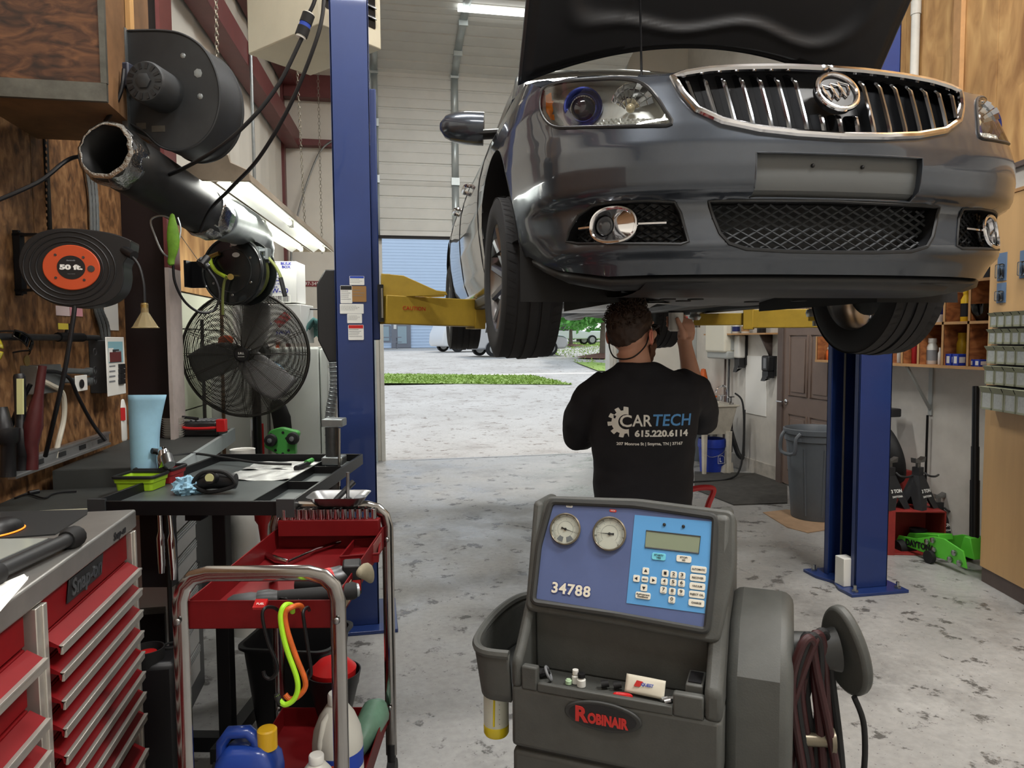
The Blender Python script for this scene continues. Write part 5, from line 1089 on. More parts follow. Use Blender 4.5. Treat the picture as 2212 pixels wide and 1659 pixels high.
for py in (803, 824): g = G(); g.cyl(lw(100, py-4, .09), lw(195, py, .09), .013, n=12); g.cyl(lw(188, py, .09), lw(196, py, .09), .02, n=14); g.obj('rigid_conduit', 'galv', None, label='upper grey conduit running from outlet box to junction box' if py == 803 else 'lower grey conduit running from outlet plate to junction box', cat='conduit')
op = wbox('outlet_plate', 160, 812, 187, 843, .006, 'white_plastic', 'white single outlet plate below the conduits', 'outlet', off=.11); g = G(); p = lw(176, 829, .118); g.lathe([(0,0),(.02,0),(.02,.004),(.012,.005),(0,.003)], 20, M=frame(p, LWD, (0,0,1))); g.obj('socket', 'black_plastic', op)
ob_ = wbox('outlet_box', 42, 790, 98, 846, .07, 'galv', 'metal outlet box with cords plugged in on OSB wall', 'electrical box'); g = G(); g.tube([lw(90,822,.12), lw(110,832,.14), lw(135,850,.13), lw(138,900,.12), lw(125,960,.12), lw(118,990,.12)], .011, 8, 6); g.obj('white_cord', mat('ivory', (206,200,184), .5), ob_)
g = G(); g.tube([lw(95,802,.12), lw(128,805,.14), lw(152,820,.14), lw(170,860,.14), lw(200,915,.16), lw(228,952,.2)], .008, 8, 6); g.obj('black_cord', 'cord_black', ob_)
g = G(); p = lw(57, 779, .1); g.cyl(p, p+LWN*.003, .022, n=24); g.obj('brass_tag', mat('brass', (150,126,70), .35, .8), None, label='round brass tag hung above the outlet box', cat='tag')
def shades(name, cx, cy, m, ml, label, tilt):
    o = lw(cx, cy, .13); M = frame(o, LWD, (0,0,1)) @ MX.Rotation(radians(tilt), 4, 'Z'); r = E(name, o, label, 'glasses')
    for s in (-1, 1):
        g = G(); g.M = M; g.grid(lambda a, b: (s*(.006+.06*a), .02-.042*b*(1-.25*a), .012-.03*a*a), 8, 5); g.obj('lens', ml, r, solid=.003); g = G(); g.M = M; g.tube([(s*.066,.012,-.016),(s*.069,.01,-.06),(s*.068,-.006,-.11),(s*.066,-.02,-.13)], .0035, 6, 4); g.obj('temple', m, r)
    g = G(); g.M = M; g.tube([(-.066,.016,-.014),(-.035,.024,.004),(0,.022,.014),(.035,.024,.004),(.066,.016,-.014)], .004, 6, 4); g.obj('brow_frame', m, r)
shades('safety_glasses', 56, 742, 'black_plastic', 'dark_glass', 'black wrap safety glasses hanging from the pipe rail', -35); mat('yellow_glass', (214,200,60), .15, tr=.4); shades('safety_glasses', -8, 755, 'yellow_glass', 'yellow_glass', 'yellow tinted safety glasses hung at the left edge of pipe rail', 80)
# orange cord reel
rc = atd(168, 578, 2.72); RF = frame(rc, RT*cos(.25)-FW*sin(.25)*-1, V((0,0,1))); s_ = 2.72/FPX
rl = E('cord_reel', rc-V((0,0,.15)), 'black cord reel with an orange 50 ft centre disc on the OSB wall', 'cord reel')
prof = [(-106,0),(-96,42),(-70,68),(-30,80),(20,80),(70,74),(105,62),(110,54),(104,26),(94,8),(94,-20),(86,-50),(64,-72),(30,-84),(-10,-86),(-50,-76),(-88,-46)]
ps = [(p.x*s_, p.y*s_) for p in cr([(x, y, 0) for x, y in prof], 4, True)][::-1]
g = G(); g.prism(ps, .03, RF, -.1); g.obj('case', 'black_plastic', rl, bev=.012, seg=3)
g = G(); g.M = RF; 
for R in (88, 76, 64): g.tube([((-10+R*cos(t))*s_, (-3+R*.88*sin(t))*s_, .031) for t in [2*pi*k/40 for k in range(40)]], .003, 6, 0, True)
g.obj('case_ring', 'black_plastic', rl)
EL = lambda rx, ry, n=48: [(rx*cos(2*pi*k/n), ry*sin(2*pi*k/n)) for k in range(n)]
mat('reel_orange', (192,76,38), .45); OM = RF @ MX.Translation((-6*s_, -2*s_, .03)); g = G(); g.prism(EL(55*s_, 48*s_), .008, OM); od = g.obj('orange_disc', 'reel_orange', rl, bev=.003); g = G(); g.prism(EL(27*s_, 25*s_), .0095, OM, .006); g.obj('centre_plate', 'black_plastic', od)
txt('50 ft.', .024, OM @ MX.Translation((0,.0,.0095)), 'white_print', od, 'lettering', .0004, .0014, wid=44*s_); txt('dewenwils', .007, OM @ MX.Translation((0,.026,.0095)), 'grey_print', od, 'lettering', .0003, .0003); txt('Model 100DEM', .004, OM @ MX.Translation((0,-.024,.0095)), 'grey_print', od, 'lettering', .0003)
g = G()
for x, y, r in ((-29,26,2.6),(24,22,2.6),(-30,-22,2.6),(24,-26,2.6),(38,-2,7)): g.lathe([(0,.008),(r*s_,.008),(r*s_,.0105),(0,.0105)], 16, M=OM @ MX.Translation((x*s_, y*s_, 0)))
g.parts('screw', 'dull_metal', od)
g = G(); a = atd(12, 495, 2.86); b = atd(44, 638, 2.86); g.M = frame((a+b)/2, RT, (0,0,1)); g.bx(-.03, -.008, -.13, .13, -.03, .015); g.bx(.004, .03, -.125, .12, -.03, .0); g.bx(-.012, .012, -.13, .13, -.035, -.02); g.bx(.0, .1, .105, .115, -.03, .0); g.bx(.0,.1,-.115,-.105,-.03,0); g.obj('wall_bracket', 'black_metal', rl)
g = G(); g.cyl(atd(268, 540, 2.74), atd(290, 552, 2.72), .018, n=14); g.obj('outlet_guide', 'black_plastic', rl)
g = G(); g.tube([atd(163,640,2.71), atd(158,690,2.7), atd(140,800,2.7), atd(118,900,2.72), atd(98,985,2.8)], .0085, 10, 6); g.obj('reel_cord', 'cord_black', rl)
g = G(); g.tube([atd(283,552,2.72), atd(300,575,2.72), atd(310,615,2.72), atd(312,660,2.72)], .006, 8, 6); cn = g.obj('plastic_funnel', 'cord_black', None, label='clear plastic cone hanging from the curved reel hose', cat='funnel', smooth=60); p = atd(312, 658, 2.72)
mat('smoky_clear', (206,190,150), .2, tr=.75, ior=1.25); g = G(); g.lathe([(.05,-.088),(.045,-.085),(.013,-.03),(.012,0),(.014,.002)], 10, M=MX.Translation(p), cap=False); g.obj('cone', 'smoky_clear', cn, smooth=20, solid=.0025)
g = G(); g.lathe([(.013,-.03),(.0135,0),(.012,.006)], 14, M=MX.Translation(p), cap=True); g.obj('collar', 'brass', cn)
# glove on hook, black loop
hk = atd(362, 470, 2.95); mat('glove_green', (104,150,38), .7, 0, .35, 30)
g = G(); g.tube([atd(378,478,2.95), atd(350,466,2.95), atd(326,476,2.95), atd(335,510,2.95), atd(352,546,2.95), atd(374,553,2.94), atd(390,500,2.96), atd(384,470,2.96)], .004, 6, 5); g.obj('wire_hook', 'galv', None, label='bent wire hook carrying the limp green glove', cat='hook')
g = G(); g.rings([(atd(372,460,2.93), .008), (atd(372,478,2.92), (.015,.01)), (atd(374,505,2.91), (.027,.012)), (atd(375,535,2.91), (.024,.011)), (atd(371,558,2.92), (.012,.009)), (atd(368,566,2.92), (.016,.01)), (atd(372,574,2.92), .011)], 14); g.obj('glove', 'glove_green', None, label='limp lime green glove hanging from the wire hook', cat='glove', sub=1)
g = G(); g.tube([atd(374,572,2.93), atd(378,610,2.95), atd(398,650,3.0), atd(430,674,3.05), atd(462,670,3.1), atd(474,640,3.1), atd(468,610,3.1), atd(455,590,3.1), atd(446,580,3.1)], .0055, 8, 6); lh = g.obj('drop_cord', 'cord_black', None, label='black looped cord with inline clip hanging beside air hose reel', cat='cord'); g = G(); g.cyl(atd(448,578,3.09), atd(430,560,3.08), .016, n=12); g.cyl(atd(434,572,3.07), atd(448,556,3.1), .016, n=12); g.obj('clip', 'black_plastic', lh); g = G(); g.tube([atd(384,500,2.95), atd(430,565,3.05)], .0015, 5); g.obj('thin_wire', 'galv', lh)
# ---------------- behind the column: pegboard, hose reel, boxes, fridge, fan ----------------
def pegs():
    a = bpy.data.materials.new('pegboard'); a.use_nodes = True; n = a.node_tree.nodes; l = a.node_tree.links; b = n['Principled BSDF']; MATS['pegboard'] = a
    t = n.new('ShaderNodeTexCoord'); v = n.new('ShaderNodeTexVoronoi'); v.inputs['Randomness'].default_value = 0; v.inputs['Scale'].default_value = 26; v.distance = 'EUCLIDEAN'; mp = n.new('ShaderNodeMapping'); mp.inputs['Scale'].default_value = (1,1,1); mp.inputs['Rotation'].default_value = (0, 0, -LWA*1)
    l.new(t.outputs['Object'], mp.inputs[0]); l.new(mp.outputs[0], v.inputs['Vector'])
    x = n.new('ShaderNodeValToRGB'); x.color_ramp.elements[0].position = .13; x.color_ramp.elements[1].position = .17; x.color_ramp.elements[0].color = (*cl((60,60,52)), 1); x.color_ramp.elements[1].color = (*cl((206,210,190)), 1)
    l.new(v.outputs['Distance'], x.inputs[0]); l.new(x.outputs[0], b.inputs['Base Color']); b.inputs['Roughness'].default_value = .6
pegs()
q0 = (lw(392, 700)-LWP).dot(LWD); q1 = (lw(470, 700)-LWP).dot(LWD)
g = G(); g.M = frame(LWP, LWD, (0,0,1))
for a, b in ((.85,1.12),(1.13,1.4),(1.41,1.68),(1.69,1.93)): g.bx(q0-.35, q1+.25, a, b, .05, .062)
g.obj('pegboard', 'pegboard', None, label='cream pegboard strips on the wall behind the drum fan', cat='pegboard')
g = G(); g.M = frame(LWP, LWD, (0,0,1)); g.bx(q0-.35, q1+.3, 1.94, 2.42, .05, .068); g.obj('plywood_board', 'plywood', None, label='plywood board on the wall above the cream pegboard', cat='board')
hc_ = atd(502, 585, 4.15); HF = frame(hc_, RT*cos(.22)-FW*sin(.22), V((0,0,1))); s_ = 4.15/FPX
hr = E('hose_reel', hc_-V((0,0,.2)), 'black metal air hose reel with green hose above the drum fan', 'hose reel'); mat('reel_black', (26,29,30), .3, .2, coat=.4); mat('hose_lime', (176,204,50), .5); mat('hose_olive', (112,118,62), .55)
g = G(); g.lathe([(0,-.05),(.185,-.05),(.2,-.03),(.2,.0),(.19,.006),(0,.006)], 48, M=HF); fr_ = g.obj('front_flange', 'reel_black', hr)
g = G(); g.lathe([(0,-.16),(.19,-.16),(.195,-.15),(.195,-.14),(0,-.135)], 48, M=HF); g.obj('back_flange', 'reel_black', hr); g = G(); g.lathe([(.12,-.14),(.165,-.12),(.165,-.06),(.12,-.05)], 36, M=HF); g.obj('wound_hose', 'hose_olive', hr)
g = G(); g.ring(HF @ V((0,0,.006)), .19, .007, HF.to_3x3() @ V((0,0,1)), 48, 8); g.ring(HF @ V((0,0,.006)), .125, .003, HF.to_3x3() @ V((0,0,1)), 48, 6); g.obj('flange_rim', 'reel_black', fr_)
g = G()
for k in range(6): a = radians(30+60*k); g.lathe([(0,.006),(.008,.006),(.006,.01),(0,.011)], 10, M=HF @ MX.Translation((.14*cos(a), .14*sin(a), 0)))
g.parts('rivet', 'zinc', fr_)
for x, y in ((.02,.155),(.03,.09)): g = G(); g.prism(EL(.024,.014,24), .0075, HF @ MX.Translation((x, y, 0)) , .006); g.obj('reel_sticker', 'sticker_white', fr_)
g = G(); P_ = lambda px, py, z=.02: HF.inverted() and atp(px, py, HF @ V((0,0,z)), HF.to_3x3() @ V((0,0,1)))
g.tube([P_(455,560),P_(456,570,.03),P_(466,585,.035),P_(480,594,.04),P_(492,600,.04)], .011, 10, 6); g.obj('feed_hose', 'hose_lime', hr)
g = G(); g.cyl(P_(452,556), P_(474,547), .013, n=12); g.cyl(P_(498,598,.0), P_(498,598,.05), .018, n=14); g.obj('fitting', 'brass', hr); g = G(); g.tube([P_(490,596,.045),P_(484,612,.04),P_(481,640,.03),P_(481,680,.02)], .008, 8, 5); g.obj('supply_hose', 'hose_olive', hr)
g = G(); g.tube([P_(520,544,-.08),P_(550,545,-.06),P_(566,548,-.05)], .009, 8, 4); g.tube([P_(575,552,-.05),P_(595,575,-.05),P_(607,600,-.05),P_(612,628,-.05),P_(615,640,-.05)], .009, 8, 5); g.obj('air_hose', 'hose_olive', hr)
g = G(); g.cyl(P_(606,600,-.05), P_(616,640,-.05), .013, n=10); g.obj('hose_grip', 'black_rubber', hr)
g = G(); g.M = frame(P_(571,550,-.05), RT, (0,0,1)); g.bx(-.03,.02,-.045,.04,-.03,-.015); g.bx(-.035,-.02,-.04,.045,-.03,.03); g.bx(.015,.03,-.03,.035,-.03,.03); g.cyl((-.02,.02,.01),(.02,.02,.01),.01,n=10); g.cyl((-.02,-.02,.01),(.02,-.02,.01),.01,n=10); g.obj('hose_guide', 'galv', hr)
g = G(); q = HF @ V((0,0,-.17)); w_ = lw(418, 592, .05); g.M = frame(P_(420,592,-.12), RT, (0,0,1)); g.bx(-.05,.12,-.08,.08,-.06,-.045); g.bx(-.05,-.035,-.08,.08,-.06,.03); g.obj('wall_bracket', 'black_metal', hr)
# oil boxes
mat('carton', (214,214,212), .6, 0, .05, 6); mat('carton_blue', (44,50,140), .55)
def carton(px, py, d, w, h, dp, yaw, label, n='top'):
    c = atd(px, py, d); M = frame(c, RT*cos(yaw)-FW*sin(yaw), (0,0,1)); r = E('oil_carton', c-V((0,0,h/2)), label, 'box', 'oil cartons stacked on the fridge'); g = G(); g.M = M; g.bx(-w/2, w/2, -h/2, h/2, -dp, 0); g.obj('carton', 'carton', r, bev=.004)
    g = G(); g.prism(rrect(w*.9, .002, .0005, 1, 0, h/2-.004), .0012, M); g.obj('top_seam', 'grey_print', r)
    if n == 'top':
        txt('99933', .05, M @ MX.Translation((-.11, h*.41, 0)), 'carton_blue', r, 'box_print', .0004, .001, wid=.1)
        txt('BULK', .024, M @ MX.Translation((.13, h*.44, 0)), 'carton_blue', r, 'box_print', .0004, .001, wid=.075); txt('BOX', .024, M @ MX.Translation((.13, h*.36, 0)), 'carton_blue', r, 'box_print', .0004, .001, wid=.06)
        for k, s in enumerate(('PREMIUM','PERFORMANCE','PERFORMANCE','HAUTE GAMME','MOTOR OIL HUILE','MOTEUR')): txt(s, .017, M @ MX.Translation((.04, h*(.26-.077*k), 0)), 'carton_blue', r, 'box_print', .0004, .0003, ax='LEFT' if 0 else 'CENTER', wid=.013*len(s)*.7)
        txt('5W-30', .045, M @ MX.Translation((.07, -h*.22, 0)), 'carton_blue', r, 'box_print', .0004, .001, wid=.14)
        g = G(); bw = .17; g.prism(rrect(bw+.02, .055, .001, 1, .06, -h*.41), .0008, M); g.obj('barcode_panel', 'white_print', r); g = G(); x = -bw/2; rr = random.Random(4)
        while x < bw/2: w0 = rr.choice((.002,.003,.005)); g.prism(rrect(w0, .042, 1e-5, 1, .06+x, -h*.41), .0014, M, .0006); x += w0+rr.choice((.002,.004))
        g.obj('barcode', 'black_print', r, smooth=0)
        g = G(); g.prism([(-.15+.055*cos(radians(60*k)), .02+.055*sin(radians(60*k))) for k in range(6)], .0012, M); g.obj('logo_patch', 'carton_blue', r)
    else:
        g = G(); g.prism([(-.06+.085*cos(radians(60*k)), .0+.06*sin(radians(60*k))) for k in range(6)], .0012, M); lp_ = g.obj('logo_patch', 'carton_blue', r); txt('NAPA', .05, M @ MX.Translation((-.06, 0, .0012)), 'white_print', r, 'box_print', .0003, .001, wid=.13); txt('5W-30', .04, M @ MX.Translation((.1, -.06, 0)), 'carton_blue', r, 'box_print', .0004, .001, wid=.1)
        g = G(); g.M = M @ MX.Translation((.1, .03, 0)) @ MX.Rotation(radians(40), 4, 'Z'); g.bx(-.05, .05, -.03, .03, 0, .003); g.obj('red_tape', 'red_plastic', r)
    return r
fz = 1.55
carton(578, 609, 5.0, .40, .285, .26, -.05, 'upper white carton of motor oil reading 5W-30 behind hose reel'); carton(580, 700, 5.0, .46, .27, .28, .04, 'lower white carton of motor oil with blue hexagon seen through the fan', 'low')
mat('fridge_white', (212,216,210), .4, 0, .07, 3)
XF = atd(713, 800, 5.3).x; fa = atd(640, 800, 5.0)
fr = E('fridge', (XF-.35, fa.y+.35, 0), 'white two door fridge standing behind the drum fan beside the post', 'fridge')
g = G(); g.bx(XF-.78, XF-.06, fa.y, fa.y+.7, .04, fz); g.obj('cabinet', 'fridge_white', fr, bev=.012)
for z0, z1, nm in ((.06, 1.0, 'door'), (1.01, fz-.005, 'door')):
    g = G(); g.bx(XF-.055, XF, fa.y+.005, fa.y+.695, z0, z1); dr = g.obj(nm, 'fridge_white', fr, bev=.012)
    g = G(); zz = z1-.05 if z0 < .5 else z0+.05; zt = z1-.45 if z0 < .5 else z0+.4; g.tube([(XF, fa.y+.05, zz), (XF+.04, fa.y+.05, zz), (XF+.045, fa.y+.05, (zz+zt)/2), (XF+.03, fa.y+.05, zt), (XF, fa.y+.05, zt)], .014, 8, 3); g.obj('door_handle', 'white_plastic', dr)
g = G(); g.tube([atd(700,735,5.25), atd(716,760,5.0), atd(722,830,5.0), atd(712,900,5.0), atd(714,1000,5.0)], .03, 10, 8); ch = g.obj('corrugated_hose', 'hose_grey', None, label='grey corrugated hose hanging between the fridge and the blue post', cat='hose')
g = G(); P_ = cr([atd(700,735,5.25), atd(716,760,5.0), atd(722,830,5.0), atd(712,900,5.0), atd(714,1000,5.0)], 16)
for p, q in zip(P_[::2], P_[1::2]): g.ring(p, .031, .004, q-p, 12, 4)
g.obj('hose_rib', 'galv', ch, kind='stuff')
# bundled tarp and bits on fridge
mat('teal_cloth', (74,118,116), .85, 0, .4, 9); g = G(); g.grid(lambda a, b: atd(655+50*a, 728-38*sin(pi*a)*(1-b)**.5*1.0+10*NZ.noise(V((a*6,b*6,1))), 5.1+.3*b), 16, 8); g.obj('folded_tarp', 'teal_cloth', None, label='crumpled teal tarp lying on the fridge beside the cartons', cat='tarp', solid=.02)
g = G(); g.cyl(atd(665,668,5.2), atd(700,668,5.1), .006, n=8); g.ball(atd(665,668,5.2), .018, 12, 8); g.obj('ball_lever', 'black_plastic', None, label='black ball ended lever sticking out behind the control box', cat='lever')
g = G(); g.M = frame(aty(671, 613, 9.6), (1,0,0), (0,0,1)); g.bx(-.13,.13,-.035,.035,0,.01); so = g.obj('red_sign', mat('sign_red', (120,44,48), .6), None, label='small dark red sign with digits on the back wall', cat='sign'); txt('297-345', .06, frame(aty(671, 613, 9.589), (1,0,0), (0,0,1)), 'white_print', so, 'lettering', .0006, wid=.2)
# drum fan
fcn = atd(530, 765, 4.4); FF = frame(fcn, RT*cos(.06)+FW*sin(.06), V((0,0,1))); R = 135*4.4/FPX
fn = E('drum_fan', V((fcn.x, fcn.y+.12, 0)), 'large grey wire cage pedestal fan in front of the pegboard', 'fan'); mat('fan_wire', (66,64,60), .4, .6); mat('fan_blade', (128,128,128), .45, .3)
for z0, z1, nm in ((.07, .01, 'front_cage'), (-.09, -.16, 'back_cage')):
    g = G(); g.M = FF; N = 44
    for k in range(N):
        r = R*(.13+.87*k/(N-1)); t = r/R; z = z0*(1-t**4) if z0 > 0 else z1*(1-t**4)-.02
        g.tube([(r*cos(q), r*sin(q), z) for q in [2*pi*j/56 for j in range(56)]], .0017 if k < N-1 else .005, 4, 0, True)
    for k in range(16):
        for dq in (-.02, .02):
            a = 2*pi*k/16+dq; g.tube([(R*t*cos(a), R*t*sin(a), (z0*(1-t**4) if z0 > 0 else z1*(1-t**4)-.02)+.003) for t in (.08,.3,.55,.75,.9,1)], .0018, 4)
    g.obj(nm, 'fan_wire', fn, smooth=180)
g = G(); g.M = FF; g.ring((0,0,-.01), R, .009, (0,0,1), 64, 6); g.obj('cage_rim', 'fan_wire', fn)
g = G(); g.lathe([(0,.05),(.043,.055),(.045,.075),(.038,.082),(0,.083)], 32, M=FF); hb = g.obj('hub_badge', 'black_plastic', fn); txt('S.R.L', .018, FF @ MX.Translation((0,.006,.083)), 'white_print', hb, 'lettering', .0004, .0005); txt('MAXXAIR', .009, FF @ MX.Translation((0,-.014,.083)), 'white_print', hb, 'lettering', .0003)
for k, a0 in enumerate((62, 182, 302)):
    g = G(); g.M = FF
    def bl_(u, v):
        r = R*(.12+.76*u); w = .09+.085*sin(pi*min(u*.62+.12, 1)); a = radians(a0)+(-(v-.5)*w/r*1.15)+.25*u; return (r*cos(a), r*sin(a), (v-.5)*.11*(1-.4*u)-.01)
    g.grid(bl_, 12, 8); g.obj('blade', 'fan_blade', fn, solid=.002, smooth=180)
g = G(); g.lathe([(0,-.28),(.07,-.28),(.085,-.26),(.085,-.13),(.06,-.1),(.03,-.05),(.03,.03),(0,.04)], 32, M=FF); g.obj('motor', 'black_metal', fn)
g = G(); b0 = FF @ V((0,-.02,-.2)); g.cyl(b0, V((b0.x, b0.y, .06)), .028, n=16); g.obj('pole', 'black_metal', fn); g = G(); g.lathe([(0,0),(.28,0),(.28,.03),(.06,.06),(0,.07)], 32, c=(b0.x, b0.y, 0)); g.obj('base', 'black_metal', fn)
# tools leaning behind the fan
for i, (px, py0, py1, r, m, d, lab) in enumerate(((436,690,860,.012,'dull_metal',4.9,'grey bar clamp standing behind the left side of the fan'),(478,640,1000,.012,'wood_dark',4.9,'brown handle standing behind the fan hub'),(566,915,980,.01,'red_plastic',4.9,'thin red handle standing below the fan cage'),(580,880,990,.012,'steel',4.95,'steel broom handle standing between fan and green creeper'),(600,740,980,.013,'orange_h',5.0,'orange grip handle seen through right of the fan cage'),(545,905,1000,.016,'chrome',4.7,'chrome tube below the fan hub'))):
    mat('wood_dark', (96,70,48), .6, 0, .3, 10); mat('orange_h', (214,92,44), .5); a = atd(px, py0, d); p = atd(px+4, py1, d); g = G(); g.cyl(a, V((p.x, p.y, .0)), r, n=10); g.obj('broom_stick', m, None, label=lab, cat='stick')
g = G(); g.rings([(atd(590,860,4.9), (.05,.02)), (atd(612,900,4.9), (.075,.03)), (atd(612,960,4.9), (.06,.03)), (atd(600,985,4.9), (.03,.02))], 16); g.obj('tool_bag', 'black_rubber', None, label='black cloth bag hanging right below the fan cage', cat='bag', sub=1)
g = G(); g.rings([(atd(582,785,4.85), (.02,.02)), (atd(596,790,4.85), (.035,.03)), (atd(612,812,4.85), (.04,.03)), (atd(606,835,4.85), (.03,.025))], 14); g.obj('blue_rag', mat('rag_blue', (150,196,222), .85, 0, .25, 20), None, label='pale blue rag bundled behind the right side of fan', cat='rag', sub=1)
g = G(); g.rings([(atd(470,740,4.8), (.03,.01)), (atd(490,733,4.8), (.04,.02)), (atd(505,738,4.8), (.03,.01))], 12); g.obj('orange_cloth', 'orange_h', None, label='orange cloth seen through the left half of fan', cat='cloth', sub=1)
# green creeper with casters
cc = atd(612, 952, 4.55); CF = frame(cc, RT*.95-V((0,0,.25)), V((0,0,1))*.95+RT*.25); mat('creeper_green', (74,158,72), .45)
cp_ = E('knee_creeper', V((cc.x, cc.y+.1, cc.z-.1)), 'green plastic creeper board with black casters leaning on the fridge', 'creeper')
g = G(); g.prism([(x, y) for x, y in rounded([(-.1,-.06),(.07,-.1),(.11,-.06),(.09,.0),(.1,.09),(-.02,.09),(-.09,.05)][::1], .025)], .05, CF, -.0); g.obj('board', 'creeper_green', cp_, bev=.008)
for x, y in ((-.055,-.0),(.075,.045)): g = G(); g.lathe([(0,.06),(.036,.06),(.04,.07),(.036,.095),(.02,.1),(0,.1)], 24, M=CF @ MX.Translation((x, y, 0))); cs = g.obj('caster', 'black_rubber', cp_); g = G(); g.lathe([(0,.098),(.016,.1),(.014,.106),(0,.108)], 16, M=CF @ MX.Translation((x, y, 0))); g.obj('wheel_hub', 'galv', cs)
g = G(); 
for x, y in ((0,.06),(.03,.03),(-.02,-.06),(.03,-.07),(.06,-.04),(-.07,.03)): g.lathe([(0,.0505),(.009,.0505),(.009,.052),(0,.052)], 12, M=CF @ MX.Translation((x, y, 0)))
g.parts('drain_hole', 'black_rubber', cp_)
# ---------------- benches along the left wall ----------------
mat('bench_top', (58,60,58), .6, 0, .2, 8); mat('cream_edge', (196,190,164), .6, 0, .15, 6); mat('diamond_white', (206,206,204), .35, .4, .08, 4)
BZ = .985; e0 = atz(0, 1096, BZ); e1 = atz(250, 1094, BZ)
wb_ = E('workbench', (-1.05, 3.0, 0), 'workbench with dark rubber top and cream front edge along the left wall', 'workbench')
g = G(); yb0 = min(e0.y, e1.y)-.02; yb0 = e1.y; g.bx(-1.41, -.74, yb0, 3.28, BZ-.03, BZ); g.obj('bench_top', 'bench_top', wb_, bev=.003); g = G(); g.bx(-1.41, -.74, yb0-.02, yb0, BZ-.05, BZ-.002); g.obj('front_edge', 'cream_edge', wb_); g = G(); g.bx(-1.4, -.78, yb0+.03, 3.27, .13, BZ-.035); cb_ = g.obj('cabinet', 'diamond_white', wb_, bev=.003)
zz = .95; 
for hgt_ in (.1,.1,.1,.1,.13,.13,.13):
    g = G(); g.bx(-.785, -.76, yb0+.06, 3.25, zz-hgt_+.006, zz); dw = g.obj('drawer', 'diamond_white', cb_, bev=.003); g = G()
    for k in range(3): g.bx(-.762, -.757, yb0+.06, 3.25, zz-.012-.011*k, zz-.006-.011*k)
    g.obj('grip_rib', 'aluminium', dw); zz -= hgt_
for y in (yb0+.12, 3.18): g = G(); g.cyl((-.86,y,.065),(-.81,y,.065),.065,n=24); ct = g.obj('caster', 'black_rubber', wb_); g = G(); g.cyl((-.812,y,.065),(-.805,y,.065),.025,n=16); g.obj('wheel_hub', 'galv', ct)
B2Z = 1.06
b2 = E('side_bench', (-1.15, 3.8, 0), 'grey topped bench with aluminium edge beyond the workbench', 'workbench'); BX2 = atz(508, 926, B2Z)
g = G(); g.bx(-1.33, BX2.x-.02, 3.32, BX2.y, B2Z-.07, B2Z); g.obj('bench_top', 'bench_top', b2); g = G(); g.bx(BX2.x-.02, BX2.x, 3.32, BX2.y, B2Z-.075, B2Z+.005); g.obj('edge_rail', 'galv_bright', b2); g = G(); g.bx(-1.33, BX2.x-.02, 3.305, 3.32, B2Z-.1, B2Z-.001); g.obj('end_panel', 'bench_top', b2)
g = G(); g.bx(-1.34, BX2.x-.08, 3.36, BX2.y-.05, .1, B2Z-.07); g.obj('cabinet', 'black_metal', b2)
rail = E('drawer_rail', atz(150, 980, 1.0), 'long aluminium drawer slide lying along the back of the workbench', 'rail'); r0 = lw(60, 1022, .13); r1 = lw(236, 958, .13); dv = (r1-r0).normalized(); RM = frame(r0, dv, (0,0,1)); LR = (r1-r0).length
g = G(); g.M = RM; g.bx(-.1, LR, 0, .055, -.012, 0); g.bx(-.1, LR, .05, .06, -.02, .008); g.bx(-.1, LR, -.004, .006, -.02, .008); g.obj('slide', 'aluminium', rail)
for k in range(4): g = G(); x = LR*(.12+.25*k); g.M = RM; g.bx(x-.03, x+.03, .018, .038, 0, .003); g.obj('slot', 'dull_metal' if k != 2 else 'black_plastic', rail)
# black pan
g = G(); pcx = atz(232, 1012, BZ); g.lathe([(.0,.004),(.12,.004),(.17,.035),(.178,.05),(.182,.05),(.178,.03),(.12,0),(0,0)], 40, c=(pcx.x, pcx.y, BZ)); g.obj('drip_pan', 'black_rubber', None, label='round black rubber drip pan lying on the workbench', cat='pan')
# standing tools near the wall
def stick(name, pts, m, label, cat, d, n=14):
    g = G(); g.rings([(atd(px, py, d), r) for px, py, r in pts], n); return g.obj(name, m, None, label=label, cat=cat, smooth=60)
lb_ = stick('work_light', [(48,1016,.024),(48,985,.024),(47,984,.027),(46,930,.025),(45,920,.018),(42,814,.02),(41,808,.016)], 'black_plastic', 'black stick work light with pale lens standing by OSB wall', 'work light', 2.62); g = G(); a = atd(43, 818, 2.595); b = atd(45, 895, 2.595); g.M = frame((a+b)/2, RT, b-a); g.bx(-.011,.011,-(b-a).length/2,(b-a).length/2,-.004,.003); g.obj('lens', mat('cob_lens', (206,206,150), .4), lb_)
stick('air_tool', [(68,1014,.022),(70,985,.02),(66,960,.026),(72,920,.032),(78,880,.024),(84,850,.016),(92,790,.014)], mat('oxblood', (74,26,28), .45, 0, .25, 14), 'oxblood air tool with long handle standing beside the work light', 'air tool', 2.63)
stick('grinder', [(18,1030,.024),(18,960,.024),(14,956,.04),(14,930,.042),(8,926,.03),(2,880,.02)], 'black_plastic', 'black power tool at the left edge by the OSB wall', 'power tool', 2.55); stick('pry_bar', [(22,925,.01),(40,880,.008),(66,830,.008)], 'black_metal', 'black pry bar leaning between the power tool and outlet box', 'pry bar', 2.64)
